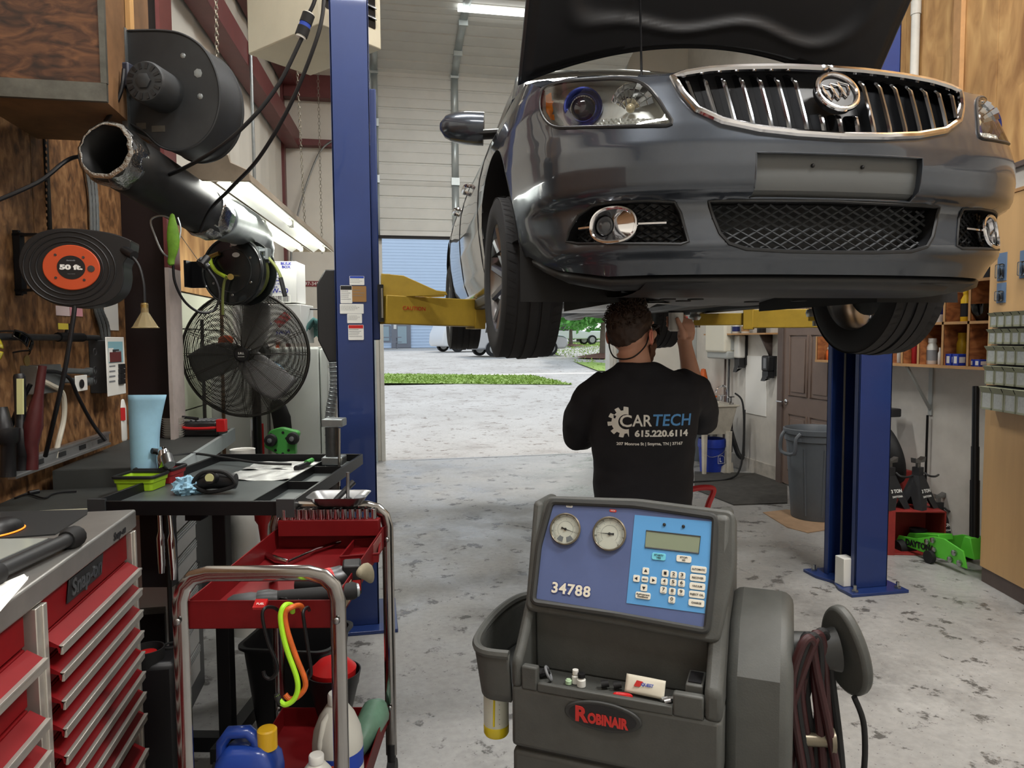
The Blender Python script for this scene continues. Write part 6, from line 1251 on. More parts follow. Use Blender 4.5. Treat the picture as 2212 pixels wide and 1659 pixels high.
# blue towel roll, white bottle, plates, jump pack
tb = atz(315, 1018, 1.055); mat('towel_blue', (150,194,218), .85, 0, .07, 30)
hgt = (1018-851)*(tb-CO).dot(FW)/FPX
g = G(); s_ = hgt/167
def tw(u, v):
    a = 2*pi*u; r = .055; fl_ = max(0, (v-.35)/.65)**1.3*max(0, cos(a-.3))**3*.05; return (tb.x+(r+fl_)*cos(a)*1.0*RT.x-(r)*sin(a)*FW.x, tb.y+(r+fl_)*cos(a)*RT.y-(r)*sin(a)*FW.y, tb.z+hgt*v+.004*sin(a)*v)
g.grid(tw, 48, 14); tr_ = g.obj('towel_roll', 'towel_blue', None, label='blue paper towel roll standing upright on the workbench', cat='towel roll', solid=.002); g = G(); g.lathe([(.02,.01),(.05,.01),(.05,hgt-.02),(.02,hgt-.02)], 32, c=tb); g.obj('roll_core', 'towel_blue', tr_)
wbt = atz(256, 952, B2Z); h = 118*(wbt-CO).dot(FW)/FPX; g = G(); g.lathe([(0,0),(.04,0),(.044,.01),(.044,h*.62),(.036,h*.75),(.02,h*.8),(.02,h*.85)], 28, c=wbt); wbo = g.obj('spray_bottle', 'white_plastic', None, label='white plastic bottle with red label behind the towel roll', cat='bottle'); g = G(); g.lathe([(.024,h*.84),(.024,h*.99),(.02,h),(0,h)], 24, c=wbt); g.obj('bottle_cap', 'white_plastic', wbo); g = G(); M = frame(V(wbt)+V((.034,-.03,h*.5)), RT*.8-FW*-.6, (0,0,1)); g.prism(rrect(.03,.07,.004), .002, M); g.obj('bottle_label', 'red_plastic', wbo)
pb_ = atz(376, 944, B2Z); g = G()
for k in range(9): g.lathe([(0,.002),(.05,.002),(.062,.012),(.064,.0135),(.05,.0),(0,0)], 28, c=(pb_.x, pb_.y, pb_.z+k*.0125))
g.obj('container_stack', 'white_plastic', None, label='stack of white tubs beside the towel roll on bench', cat='tubs')
jp = atz(432, 944, B2Z); JM = frame(jp+V((0,.09,0)), RT*cos(.3)-FW*sin(.3)*-1, FW); JM = frame(jp+FW*.08, RT, FW)
js = E('jump_starter', jp+FW*.08, 'grey and black jump starter pack with red clamp on side bench', 'jump starter'); g = G(); g.M = JM; g.bx(-.12,.1,-.075,.075,0,.045); g.obj('battery_base', 'black_plastic', js, bev=.012); g = G(); g.M = JM; g.bx(-.11,.09,-.065,.065,.045,.085); tp2 = g.obj('top_cover', 'dull_metal', js, bev=.012)
g = G(); g.M = JM
for k in range(6): g.bx(-.08+.028*k, -.066+.028*k, -.06, .06, .085, .093)
g.obj('cover_rib', 'grey_print', tp2, bev=.002); g = G(); g.M = JM; g.tube([(-.12,-.07,.06),(-.06,-.09,.05),(.04,-.095,.05),(.12,-.08,.055)], .009, 8, 5); g.bx(.1,.15,-.1,-.06,.03,.1); g.obj('red_cable', 'red_plastic', js, bev=.003); g = G(); g.M = JM; g.tube([(-.12,-.03,.06),(-.16,-.05,.08),(-.14,-.04,.11),(-.02,-.05,.1)], .008, 8, 5); g.obj('black_cable', 'black_rubber', js)
g = G(); c = atd(524, 972, 3.9); g.lathe([(.09,-c.z),(.065,.0),(.067,.005),(.06,.0),(.06,-.2)], 28, c=c, cap=False); g.obj('tall_bin', 'white_plastic', None, label='white rimmed bin beside the side bench edge', cat='bin')
# ---------------- red tool chest ----------------
mat('tool_red', (118,12,18), .55, 0, .15, 5, spec=.2); mat('trim_alu', (196,192,184), .35, .7, .08, 10); mat('brushed', (178,176,172), .38, .85, .1, 14)
TX = -.73; tA = atx(285, 1100, TX); TZ = tA.z; TY1 = tA.y; TY0 = .95
tc_ = E('tool_chest', (TX-.33, (TY0+TY1)/2, 0), 'red tool chest with brushed metal worktop at the lower left', 'tool chest', 'tool storage') if 0 else E('tool_chest', (TX-.33, (TY0+TY1)/2, 0), 'red tool chest with brushed metal worktop at the lower left', 'tool chest')
g = G(); g.bx(TX-.66, TX+.012, TY0, TY1, TZ-.055, TZ); top_ = g.obj('worktop', 'brushed', tc_, bev=.006)
g = G(); g.bx(TX-.65, TX-.02, TY0+.01, TY1-.02, .1, TZ-.055); g.obj('carcass', 'tool_red', tc_)
far = atx(290, 1400, TX).y; midl = atx(92, 1450, TX).y
for y, w in ((TY1-.02, .03), (midl, .045)): g = G(); g.bx(TX-.02, TX+.012, y-w, y, .1, TZ-.06-(.0)); g.bx(TX+.008, TX+.016, y-w*.45, y, .1, TZ-.06); g.obj('corner_trim', 'trim_alu', tc_, bev=.002)
for y in (.16,): pass
def drawer(y0, y1, z0, z1, h=True):
    g = G(); g.bx(TX-.03, TX-.004, y0+.004, y1-.004, z0+.003, z1-.003); d = g.obj('drawer', 'tool_red', tc_, bev=.003)
    if h:
        g = G(); pr = [(-.004,-.03),(.03,-.018),(.034,-.008),(.03,-.0),(-.004,.0)]; pr = [(-.004,-.012),(.022,-.02),(.026,-.006),(-.004,.004)]
        n = [(TX+a, y, z1-.016+b) for y in (y0+.006, y1-.006) for a, b in ((-.004,.0),(.0,.012),(.036,-.012),(.034,-.026),(.03,-.026),(.028,-.014),(-.004,-.004))]
        g.add(n, [(i, (i+1) % 7, 7+(i+1) % 7, 7+i) for i in range(7)]+[tuple(range(7)), tuple(range(13, 6, -1))]); g.obj('drawer_lip', 'tool_red', d, smooth=0)
        g = G(); g.bx(TX+.033, TX+.039, y0+.006, y1-.006, z1-.046, z1-.026); g.bx(TX+.03, TX+.041, y0+.006, y1-.006, z1-.030, z1-.024); g.obj('drawer_handle', 'trim_alu', d, bev=.001)
    return d
zs = [atx(283, py, TX).z for py in (1225,1270,1318,1365,1412,1458,1505,1555)]; zs = [z+.03 for z in zs]; zs.append(zs[-1]-.11); zs.append(.11)
Y0r, Y1r = midl+.004, TY1-.055
hdz = zs[0]; g = G(); g.bx(TX-.02, TX-.002, Y0r, Y1r, hdz+.004, TZ-.058); top_panel = g.obj('top_panel', 'tool_red', tc_)
for a, b in zip(zs, zs[1:]): drawer(Y0r, Y1r, b, a)
zl = [TZ-.06]+[atx(px, py, TX).z+.03 for px, py in ((78,1412),(88,1535),(92,1602),(110,1655))]; zl.append(.4); zl.append(.11)
for i, (a, b) in enumerate(zip(zl, zl[1:])): drawer(TY0+.02, midl-.06, b, a, i > 0)
M = frame(atx(181, 1246, TX-.002)+V((.002,0,0)), (0,1,0), (0,0,1)); L_ = (atx(222,1215,TX)-atx(140,1285,TX)).length*.92
mat('badge_chrome', (130,132,134), .2, .9); g = G(); g.prism([(-L_*.52,-.028),(L_*.46,-.028),(L_*.54,.026),(-L_*.44,.026)], .004, M); nb = g.obj('name_badge', 'black_plastic', top_panel, bev=.0015); txt('Snap-on', .055, M @ MX.Translation((0,0,.004)), 'badge_chrome', nb, 'badge_letter', .0015, .0016, .15, wid=L_*.86)
M = frame(atx(258, 1152, TX+.012)+V((.0005,0,0)), (0,1,0), (0,0,1)); txt('Snap-on', .03, M, 'black_print', top_, 'lettering', .0003, .001, .25, wid=.10)
# things on the chest: mouse, pads, tablet, papers
g = G(); a = [atz(*p, TZ+.0002) for p in ((0,1108),(190,1103),(188,1112),(120,1156),(0,1165))]; g.sheet(a, (0,0,1), .004); g.obj('mouse_pad', mat('pad_black', (28,29,30), .75), None, label='thin black mouse pad lying on the brushed worktop', cat='mouse pad')
ms = atz(5, 1150, TZ+.004); mo_ = E('computer_mouse', ms, 'black computer mouse with orange light strip at the left edge', 'mouse'); g = G(); MM_ = frame(ms, RT, FW)
g.grid(lambda u, v: MM_ @ V(((.034*cos(2*pi*u)+.006)*(sin(pi*.5*v)+.0), .062*sin(2*pi*u)*sin(pi*.5*v), .036*cos(pi*.5*v)+.004)), 28, 8); g.obj('shell', 'black_plastic', mo_, smooth=80); g = G(); g.tube([MM_ @ V((.035*cos(t)+.006, .063*sin(t), .004)) for t in [2*pi*k/28 for k in range(28)]], .0022, 6, 0, True); g.obj('light_strip', mat('orange_glow', (255,140,40), .4, em=1.2), mo_)
ta = atz(20, 1236, TZ+.012); tb_ = atz(155, 1172, TZ+.012); tdir = (tb_-ta).normalized(); tn = V((-tdir.y, tdir.x, 0)); TBM = frame(ta, tdir, tn); TL = (tb_-ta).length
tab = E('tablet', (ta+tb_)/2+tn*.1, 'rugged diagnostic tablet with black rubber grip on the tool chest', 'tablet'); g = G(); g.M = TBM; g.bx(-.1, TL-.02, .025, .26, .0, .018); g.obj('tablet_body', 'dark_grey', tab, bev=.004); g = G(); g.M = TBM; g.bx(-.09, TL-.03, .04, .25, .018, .02); g.obj('screen', mat('screen_dim', (150,154,148), .12), tab)
g = G(); g.M = TBM; g.cyl((-.06,0,.012),(TL-.0,0,.012),.017,n=16); g.obj('grip_bar', 'dull_black' if 'dull_black' in MATS else mat('dull_black', (40,41,42), .5), tab); g = G(); g.M = TBM
for x in (-.06, TL): g.rings([(V((x-.022,0,.012)), .022), (V((x-.01,0,.012)), .028), (V((x+.012,.0,.012)), .028), (V((x+.022,.01,.012)), .02)], 14)
g.parts('corner_bumper', 'black_rubber', tab)
for i, (pts, lab) in enumerate((([(0,1275),(62,1245),(60,1252),(0,1322)],'loose white paper sheet on the chest worktop edge'),([(0,1262),(52,1240),(58,1246),(0,1290)],'second white paper sheet half under the tablet grip'))): g = G(); g.sheet([atz(x, y, TZ+.001+.001*i) for x, y in pts], (0,0,1), .0005); g.obj('paper_sheet', 'paper', None, label=lab, cat='paper')
hm = atz(12, 1062, BZ); g = G(); g.ball(hm+V((0,0,.03)), (.075,.06,.035), 20, 12); hs = g.obj('headset_pad', 'black_rubber', None, label='rounded black pad with cable at the left edge of the bench', cat='pad'); g = G(); g.tube([atz(32,1076,BZ+.006), atz(60,1068,BZ+.006), atz(95,1076,BZ+.006), atz(112,1068,BZ+.006), atz(130,1064,BZ+.006), atz(165,1062,BZ+.006)], .0035, 6, 6); g.cyl(atz(62,1065,BZ+.008), atz(84,1061,BZ+.008), .009, n=10); g.obj('cable', 'cord_black', hs)
# ---------------- black tool table ----------------
mat('table_black', (20,20,22), .4, .2); mat('table_mat', (92,98,98), .35, .2, .3, 6); mat('foil', (205,206,204), .42, .6, .2, 18, .6, 40)
TT = 1.05; c00, c10, c11 = atz(200, 1082, TT), atz(630, 1082, TT), atz(690, 982, TT); ux = (c10-c00); uy = (c11-c10); tw_, tl_ = ux.length, uy.length
TM = frame(V((c00.x, c00.y, TT)), ux, uy); tt = E('tool_table', TM @ V((tw_/2, tl_/2, -TT)), 'black rolling tool table with rimmed tray on a single post', 'tool table')
g = G(); g.M = TM; g.bx(0, tw_, 0, tl_, -.045, -.035); g.obj('tray_floor', 'table_mat', tt)
g = G(); g.M = TM
for a in ((0,tw_,-.006,.006),(0,tw_,tl_-.006,tl_+.006),(-.006,.006,0,tl_),(tw_-.006,tw_+.006,0,tl_)): g.bx(*a, -.05, .0)
g.obj('tray_rim', 'table_black', tt, bev=.002)
g = G(); g.M = TM; g.bx(-.012,.05,-.012,.0,-.055,.008); g.bx(tw_-.05,tw_+.012,-.012,0,-.055,.008); g.parts('corner_bracket', 'dark_grey', tt)
g = G(); g.M = TM; xx = tw_*.80; g.bx(xx, xx+.005, 0, tl_, -.035, .0); g.bx(xx, tw_, tl_*.35, tl_*.35+.005, -.035, -.004); g.bx(xx, tw_, tl_*.68, tl_*.68+.005, -.035, -.004); g.obj('divider', 'table_black', tt)
for a, b in ((.52,.74),(.76,.96)): 
    g = G(); g.M = TM; g.grid(lambda u, v: (tw_*(.30+.47*u), tl_*(a+(b-a)*v), -.03+.008*NZ.noise(V((u*5, v*4+a*9, 2)))), 22, 10); g.obj('foil_liner', 'foil', None, label='crinkled foil liner in the near half of the tool table' if a < .6 else 'crinkled foil liner in the far half of the tool table', cat='foil')
pq = atz(484, 1590, .0); px_ = atd(484, 1300, 2.62); q_ = TM.inverted() @ px_
g = G(); g.M = TM; g.bx(q_.x-.024, q_.x+.024, q_.y-.024, q_.y+.024, -.96, -.05); g.obj('post', 'table_black', tt, bev=.002); g = G(); g.M = TM; g.bx(q_.x-.22, q_.x+.024, q_.y-.025, q_.y+.025, -.955, -.90); g.bx(q_.x-.024, q_.x+.024, q_.y-.1, q_.y+.4, -.955, -.90); g.obj('base_bar', 'table_black', tt)
g = G(); g.M = TM; g.cyl((q_.x-.2,q_.y,-.9),(q_.x-.2,q_.y,-.06),.009,n=8); g.obj('brace_rod', 'table_black', tt); g = G(); g.M = TM
for x, y in ((-.2,0),(0,.38),(0,-.08)): g.cyl((q_.x+x-.012,q_.y+y,-.985),(q_.x+x+.012,q_.y+y,-.985),.045,n=18)
g.parts('caster', 'black_rubber', tt); g = G(); g.M = TM; g.bx(tw_*.42, tw_*.5, .06, .12, -.085, -.05); g.obj('bracket', 'table_black', tt)
TP = lambda px, py, z=0: atz(px, py, TT+z)
def mtray(px, py, w, l, h, ms, label):   # magnetic silicone tray
    mat('silicone_lime', (160,200,38), .5, 0, .12, 14); mat('silicone_red', (150,34,38), .5, 0, .15, 14)
    c = TP(px, py, -.035); M = frame(c, ux, uy) ; r = E('parts_tray', c, label, 'tray'); g = G(); g.M = M
    for s in range(4):
        dx, dy = ((1,0),(0,1),(-1,0),(0,-1))[s]; 
    ou = [(rrect(w*.86, l*.86, .012), .002), (rrect(w*.9, l*.9, .012), h*.55), (rrect(w*.95, l*.95, .012), h*.6), (rrect(w, l, .014), h), (rrect(w*.93, l*.93, .012), h), (rrect(w*.86, l*.86, .012), h*.55), (rrect(w*.82, l*.82, .012), .006)]
    n = len(ou[0][0]); vs = [(x, y, z) for p, z in ou for x, y in p]; g.add(vs, [(i*n+j, i*n+(j+1) % n, (i+1)*n+(j+1) % n, (i+1)*n+j) for i in range(6) for j in range(n)]+[tuple(range(n-1,-1,-1)), tuple(6*n+j for j in range(n))]); g.obj('wall', ms, r)
    g = G(); g.M = M; pts = [(x, y, h) for x, y in rrect(w*.98, l*.98, .014)]; g.tube(pts, .007, 6, 0, True); g.obj('rim', 'black_rubber', r)
mtray(306, 1055, .165, .13, .055, 'silicone_lime', 'lime green collapsible parts tray on the tool table corner'); mtray(348, 1040, .165, .13, .06, 'silicone_red', 'dark red collapsible parts tray behind the lime one')
def crumple(name, c, r, m, label, cat, f=9, a=.45):
    g = G(); g.ball(V((0,0,0)), 1, 36, 22); 
    for i, v in enumerate(g.v): k = 1+a*(NZ.noise(v*f*.35)+.6*NZ.noise(v*f*.8)); g.v[i] = V(c)+V((v.x*r[0]*k, v.y*r[1]*k, max(v.z*k, -.8)*r[2]))
    return g.obj(name, m, None, label=label, cat=cat, smooth=25)
crumple('paper_towel', TP(406, 1052, -.01), (.05,.05,.04), 'towel_blue', 'crumpled blue paper towel beside the lime parts tray', 'paper towel')
hl = TP(470, 1048, -.005); hd2 = E('headlamp', hl, 'black headlamp with strap lying on the tool table', 'headlamp'); g = G(); g.rings([(hl+RT*-.07+V((0,0,.01)), .03), (hl+RT*-.02+V((0,0,.02)), .034), (hl+RT*.07+V((0,0,.015)), .03)], 18); g.obj('battery_case', 'black_plastic', hd2); g = G(); p = hl+RT*.0-FW*.02+V((0,0,.03)); g.cyl(p, p-FW*.05+V((0,0,.012)), .018, .022, 18); g.obj('lamp_barrel', 'black_plastic', hd2); g = G(); p2 = p-FW*.05+V((0,0,.012)); g.cyl(p2, p2-FW*.003, .0165, n=18); g.obj('lens', 'cob_lens', hd2)
g = G(); g.tube([hl+RT*a*.01+V((0,0,b*.01))-FW*.03 for a, b in ((-8,1),(-5,5),(0,6),(5,5),(8,1),(4,-1),(-3,-2))], .008, 8, 4, True); g.obj('strap', 'black_rubber', hd2)
# air ratchet and cutter lying at the tray's left
rt_ = TP(350, 1000, -.0); g = G(); g.rings([(atd(350,972,3.0), .018), (atd(352,980,2.98), .028), (atd(356,1000,2.96), .03), (atd(352,1016,2.96), .02)], 18); ar = g.obj('air_ratchet', 'chrome', None, label='chrome air ratchet standing head up beside the towel roll', cat='air tool'); g = G(); g.cyl(atd(347,976,2.99), atd(328,974,2.96), .012, n=12); g.obj('drive_anvil', 'black_metal', ar); g = G(); g.cyl(atd(360,985,2.93), atd(366,1005,2.9), .022, n=18); g.obj('cover_plate', 'steel', ar)
g = G(); g.cyl(TP(296,1020,.0), TP(318,1006,.015), .022, .018, 16); g.obj('socket', 'chrome', None, label='big chrome socket lying at the foot of the towel roll', cat='socket')
g = G(); g.tube([TP(372,985,.01), TP(420,980,.012), TP(480,988,.0), TP(560,1000,-.01), TP(630,1003,-.02)], .006, 8, 6); g.obj('air_hose', 'black_rubber', None, label='black hose lying across the far half of tool table', cat='hose')
g = G(); g.cyl(TP(640,1012,-.02), TP(668,1000,-.015), .014, .01, 10); gs = g.obj('screwdriver', 'black_plastic', None, label='screwdriver with green handle in the side pocket of tool table', cat='screwdriver'); g = G(); g.cyl(TP(662,1000,-.012), TP(674,994,-.01), .013, .012, 10); g.obj('handle', 'creeper_green', gs)
# extension bars hanging on a dark holder
for i, (px0, px1, y0, y1, lab) in enumerate(((344,349,1095,1238,'left chrome ratchet hanging below the tool table'),(365,375,1090,1252,'right chrome ratchet hanging below the tool table'))): g = G(); d = 2.52; g.rings([(atd(px0,y0,d), .007), (atd((px0+px1)/2,(y0+y1)/2-20,d), .0075), (atd((px0+px1)/2,(y0+y1)/2-5,d), .013), (atd(px1,y1-22,d), .012), (atd(px1,y1,d), .009)], 14); g.obj('ratchet', 'chrome', None, label=lab, cat='ratchet')
g = G(); q = atd(330, 1170, 2.62); g.M = frame(q, RT, (0,0,1)); g.bx(-.045,.065,-.17,.13,-.05,0); hb_ = g.obj('tool_holder', 'black_plastic', None, label='black magnetic tool holder below the tool table with raised letters', cat='tool holder')
for i, l in enumerate('GOR'): txt(l, .034, frame(q+RT*.052+V((0,0,.02-.05*i)), RT, (0,0,1)), 'grey_print', hb_, 'lettering', .001, .001)
# ---------------- red service cart ----------------
mat('cart_red', (112,18,22), .5, 0, .2, 7, spec=.25); mat('cart_chrome', (170,168,166), .16, 1, .1, 10)
KX, K0, K1, KW = -.637, 1.76, 2.48, .395
KM = MX((RT, FW, V((0,0,1)))).transposed().to_4x4(); KM.translation = RT*KX+FW*K0; KLn = K1-K0
kt = E('service_cart', KM @ V((0, KLn/2, 0)), 'red two shelf service cart with chrome handles in the foreground', 'cart')
g0 = lambda: G().mat(KM)
def frm(y, nm):
    g = g0(); h = 1.02; w = KW/2; pts = [(-w,y,.12),(-w,y,.6),(-w,y,h-.07)]+[(-w+.07-.07*cos(a),y,h-.07+.07*sin(a)) for a in (pi*.17,pi*.33)]+[(-w+.07,y,h),(w-.07,y,h)]+[(w-.07+.07*sin(a),y,h-.07+.07*cos(a)) for a in (pi*.17,pi*.33)]+[(w,y,h-.07),(w,y,.6),(w,y,.12)]
    g.rings([(p, (.012,.02)) for p in pts], 14, flat=(0,1,0)); return g.obj(nm, 'cart_chrome', kt, bev=0)
f1 = frm(0, 'frame'); f2 = frm(KLn, 'frame')
for o_, y in ((f1, -.022), (f2, KLn-.022)):
    for x in (-KW/2, KW/2):
        for z in (.905, .3): g = g0(); g.ball((x, y+.002, z), (.009,.006,.009), 12, 8); g.obj('bolt', 'steel', o_)
def shelf(z0, z1, nm):
    g = g0(); w = KW/2-.012; y0, y1 = .008, KLn-.008; t = .004; g.bx(-w,w,y0,y1,z0,z0+t)
    for a in ((-w,-w+t,y0,y1),(w-t,w,y0,y1),(-w,w,y0,y0+t),(-w,w,y1-t,y1)): g.bx(*a, z0, z1)
    return g.obj(nm, 'cart_red', kt, bev=.0015)
s1 = shelf(.875, .948, 'top_tray'); s2 = shelf(.23, .30, 'bottom_tray')
g = g0(); g.bx(KW/2-.012,KW/2-.0105,.12,.2,.885,.935); g.obj('torn_label', mat('torn_sticker', (196,180,150), .8, 0, .4, 40), s1, bev=0); g = g0(); g.bx(KW/2-.012,KW/2-.0105,KLn-.2,KLn-.06,.885,.94); g.obj('faded_label', mat('faded_red', (150,90,86), .6, 0, .3, 25), s1)
for x in (-KW/2, KW/2):
    for y in (0, KLn): g = g0(); g.cyl((x,y,.07),(x,y,.16),.016,n=12); cs = g.obj('caster_stem', 'black_plastic', kt); g = g0(); g.cyl((x-.014,y,.05),(x+.014,y,.05),.05,n=20); g.obj('wheel', 'black_rubber', cs)
g = g0(); w = KW/2-.03; g.bx(-w, w+.01, KLn-.06, KLn-.02, .93, .985); g.obj('socket_rail', 'cart_red', s1, bev=.002)
KP = lambda px, py, z: KM.inverted() @ atz(px, py, z)
for i in range(13):
    x = -w+.012+.0285*i-(.0004*i*i*.3); r = .0155-.0005*i; g = G(); g.lathe([(r*.8,0),(r,0),(r,.035),(r*.8,.035),(r*.72,.01)], 18, M=KM @ MX.Translation((-w+.02+i*(2*w-.03)/12, KLn-.04, .986)), cap=False)
    g.obj('socket', 'chrome', None, label='open chrome socket standing in the row on the cart\'s far rail', cat='socket', group='row of sockets on the service cart rail')
zt = .882
wr = E('ratchet', atz(690,1195,zt), 'long flex head chrome ratchet lying across the cart top tray', 'ratchet'); g = G(); g.rings([(atz(620,1215,zt+.01), .006), (atz(680,1188,zt+.012), .0065), (atz(735,1170,zt+.014), .008), (atz(782,1157,zt+.016), .008)], 12); g.obj('handle', 'chrome', wr); g = G(); g.rings([(atz(575,1197,zt+.012), .008), (atz(600,1210,zt+.012), .012), (atz(622,1215,zt+.01), .01)], 12); g.obj('flex_head', 'chrome', wr)
st = E('parts_tray', atz(785,1190,zt), 'small red rimmed parts tray in far right corner of the cart', 'tray'); pts = [atz(735,1203,zt+.03),atz(765,1166,zt+.03),atz(822,1162,zt+.03),atz(818,1196,zt+.03)]
g = G(); g.tube(pts, .004, 6, 0, True); lo_ = [p-V((0,0,.028)) for p in pts]; g.add(pts+lo_, [(0,1,5,4),(1,2,6,5),(2,3,7,6),(3,0,4,7),(4,5,6,7)]); g.obj('tray_body', 'cart_red', st, smooth=0)
# impact gun, drill, air hammer
ig = E('impact_wrench', atz(700,1262,zt), 'black cordless impact wrench with red band lying on cart tray', 'power tool'); g = G(); P3 = lambda px, py, z: atz(px, py, z); g.rings([(P3(640,1262,zt+.04), .02), (P3(672,1262,zt+.04), .03), (P3(705,1255,zt+.045), .034)], 20); g.obj('nose', 'black_plastic', ig); g = G(); g.rings([(P3(705,1255,zt+.045), .0345), (P3(716,1252,zt+.046), .0345)], 20); g.obj('red_band', 'red_plastic', ig); g = G(); g.rings([(P3(716,1252,zt+.046), .033), (P3(738,1247,zt+.048), .034), (P3(742,1246,zt+.048), .03)], 20); g.obj('gear_housing', 'dull_metal', ig)
bq = P3(762, 1246, zt+.045); g = G(); g.M = frame(bq, RT*.96+FW*.2, (0,0,1)); g.bx(-.028,.024,-.045,.042,-.04,.03); bt_ = g.obj('battery', 'black_plastic', ig, bev=.006); g = G(); g.M = frame(bq, RT*.96+FW*.2, (0,0,1)); g.bx(-.0,.022,-.03,.0,.03,.032); g.obj('battery_label', 'red_plastic', bt_)
ah = E('air_hammer', P3(700,1290,zt), 'black rubber gripped air hammer lying in front of the impact wrench', 'air tool'); g = G(); g.rings([(P3(600,1292,zt+.035), .02), (P3(690,1286,zt+.04), .022), (P3(730,1281,zt+.042), .019), (P3(762,1276,zt+.044), .024), (P3(770,1275,zt+.044), .02)], 18); g.obj('grip', 'black_rubber', ah); g = G(); g.cyl(P3(768,1275,zt+.044), P3(774,1274,zt+.044), .018, n=16); g.obj('butt_cap', 'galv', ah)
dr = E('cordless_drill', P3(540,1300,zt), 'grey cordless drill with red label lying at left of the cart tray', 'power tool'); g = G(); g.rings([(P3(492,1312,zt+.03), .022), (P3(505,1310,zt+.03), .03), (P3(545,1304,zt+.035), .03), (P3(556,1301,zt+.035), .026)], 18); g.obj('grip', 'dark_grey', dr); g = G(); g.rings([(P3(556,1301,zt+.035), .03), (P3(580,1299,zt+.035), .032), (P3(600,1297,zt+.035), .026)], 18); dl = g.obj('gearbox', 'black_plastic', dr); g = G(); g.M = frame(P3(566,1299,zt+.067)-FW*.02, RT, FW+V((0,0,.5))); g.bx(-.012,.018,-.014,.014,-.004,.004); lb2 = g.obj('label', 'red_plastic', dl); txt('FUEL', .009, frame(P3(566,1299,zt+.071)-FW*.02, RT, FW+V((0,0,.5))) @ MX.Translation((.003,0,.001)), 'white_print', lb2, 'lettering', .0003)
crumple('black_glove', P3(640,1300,zt+.02), (.06,.04,.022), 'black_rubber', 'crumpled black glove between drill and air hammer', 'glove'); g = G(); g.rings([(P3(772,1240,zt+.08), .01), (P3(786,1232,zt+.075), (.024,.014)), (P3(797,1236,zt+.06), (.028,.014)), (P3(802,1250,zt+.03), (.018,.01)), (P3(800,1258,zt+.02), .008)], 16); g.obj('glove', mat('glove_tan', (150,142,120), .85, 0, .2, 20), None, label='soiled tan glove draped over the cart tray edge', cat='glove', sub=1)
g = G(); g.cyl(P3(590,1246,zt+.01), P3(590,1240,zt+.045), .013, n=14); g.obj('socket', 'steel', None, label='single steel socket standing in the cart tray behind the drill', cat='socket')
# hooks hung on the front lip
def hook(name, pts, r, m, label, d0=1.74, tip=None):
    g = G(); P_ = cr([atd(px, py, d0+dz) for px, py, dz in pts], 6); g.rings([(p, r) for p in P_], 10); o = g.obj(name, m, None, label=label, cat='hook')
    if tip: g = G(); e = P_[-1]; t = (P_[-1]-P_[-3]).normalized(); g.rings([(e-t*.022, r*1.1), (e-t*.005, r*1.25), (e+t*.004, r*.8)], 10); g.obj('rubber_tip', tip, o)
mat('neon_green', (166,226,44), .45, 0, .15, 30); mat('safety_orange', (206,96,34), .5, 0, .35, 30)
hook('s_hook', [(600,1318,.05),(590,1312,.03),(572,1314,.0),(567,1335,-.01),(580,1390,-.01),(597,1430,-.01),(598,1452,-.01),(585,1466,-.01),(573,1462,-.01),(569,1450,-.01)], .0042, 'black_metal', 'leftmost black wire hook hung over the cart front lip')
hook('s_hook', [(632,1322,.05),(630,1308,.03),(615,1308,-.005),(606,1330,-.015),(611,1370,-.015),(622,1410,-.015),(640,1460,-.015),(643,1490,-.015),(634,1512,-.015),(616,1522,-.015),(603,1512,-.015),(598,1502,-.015)], .0065, 'neon_green', 'neon green coated hook hung over the cart front lip', tip='black_rubber')
hook('s_hook', [(655,1318,.05),(648,1308,.03),(630,1312,-.005),(616,1325,-.01),(620,1360,-.01),(640,1420,-.01),(658,1465,-.01),(658,1488,-.01),(642,1506,-.01),(626,1510,-.01),(616,1500,-.01)], .0065, 'safety_orange', 'orange coated hook hung beside the neon green one')
hook('s_hook', [(668,1318,.05),(664,1312,.03),(655,1322,-.002),(657,1345,-.005),(665,1400,-.005),(672,1450,-.005),(668,1462,-.005),(660,1472,-.005),(654,1464,-.005)], .0042, 'black_metal', 'right black wire hook touching the orange one')
# lower tray contents
jz = .236; mat('jug_blue', (34,66,150), .3, 0, .05, 6, coat=.3)
jb_ = KM @ V((-.075, .1, jz)); jt = E('coolant_jug', jb_, 'blue coolant jug with yellow cap on the cart bottom shelf', 'jug'); JF = frame(jb_, RT, FW)
g = G(); rows = []
for z, w, l in ((0,.08,.05),(.008,.085,.055),(.215,.085,.055),(.25,.08,.052),(.275,.062,.042),(.287,.05,.034)): rows.append([JF @ V((x, y, z)) for x, y in rrect(2*w, 2*l, .03, 5)])
n = len(rows[0]); g.add([p for r in rows for p in r], [(i*n+j, i*n+(j+1) % n, (i+1)*n+(j+1) % n, (i+1)*n+j) for i in range(5) for j in range(n)]+[tuple(range(n-1,-1,-1)), tuple(5*n+j for j in range(n))]); g.obj('body', 'jug_blue', jt, smooth=60)
g = G(); g.M = JF; g.rings([(V(p), (.016,.02)) for p in ((-.072,0,.23),(-.07,0,.29),(-.05,0,.318),(-.0,0,.32),(.02,0,.3),(.026,0,.27))], 14); g.obj('handle', 'jug_blue', jt, smooth=60); g = G(); g.lathe([(0,.275),(.026,.275),(.026,.325),(.022,.329),(0,.329)], 28, M=JF @ MX.Translation((.05,0,0))); g.obj('cap', mat('cap_yellow', (222,176,36), .4), jt)
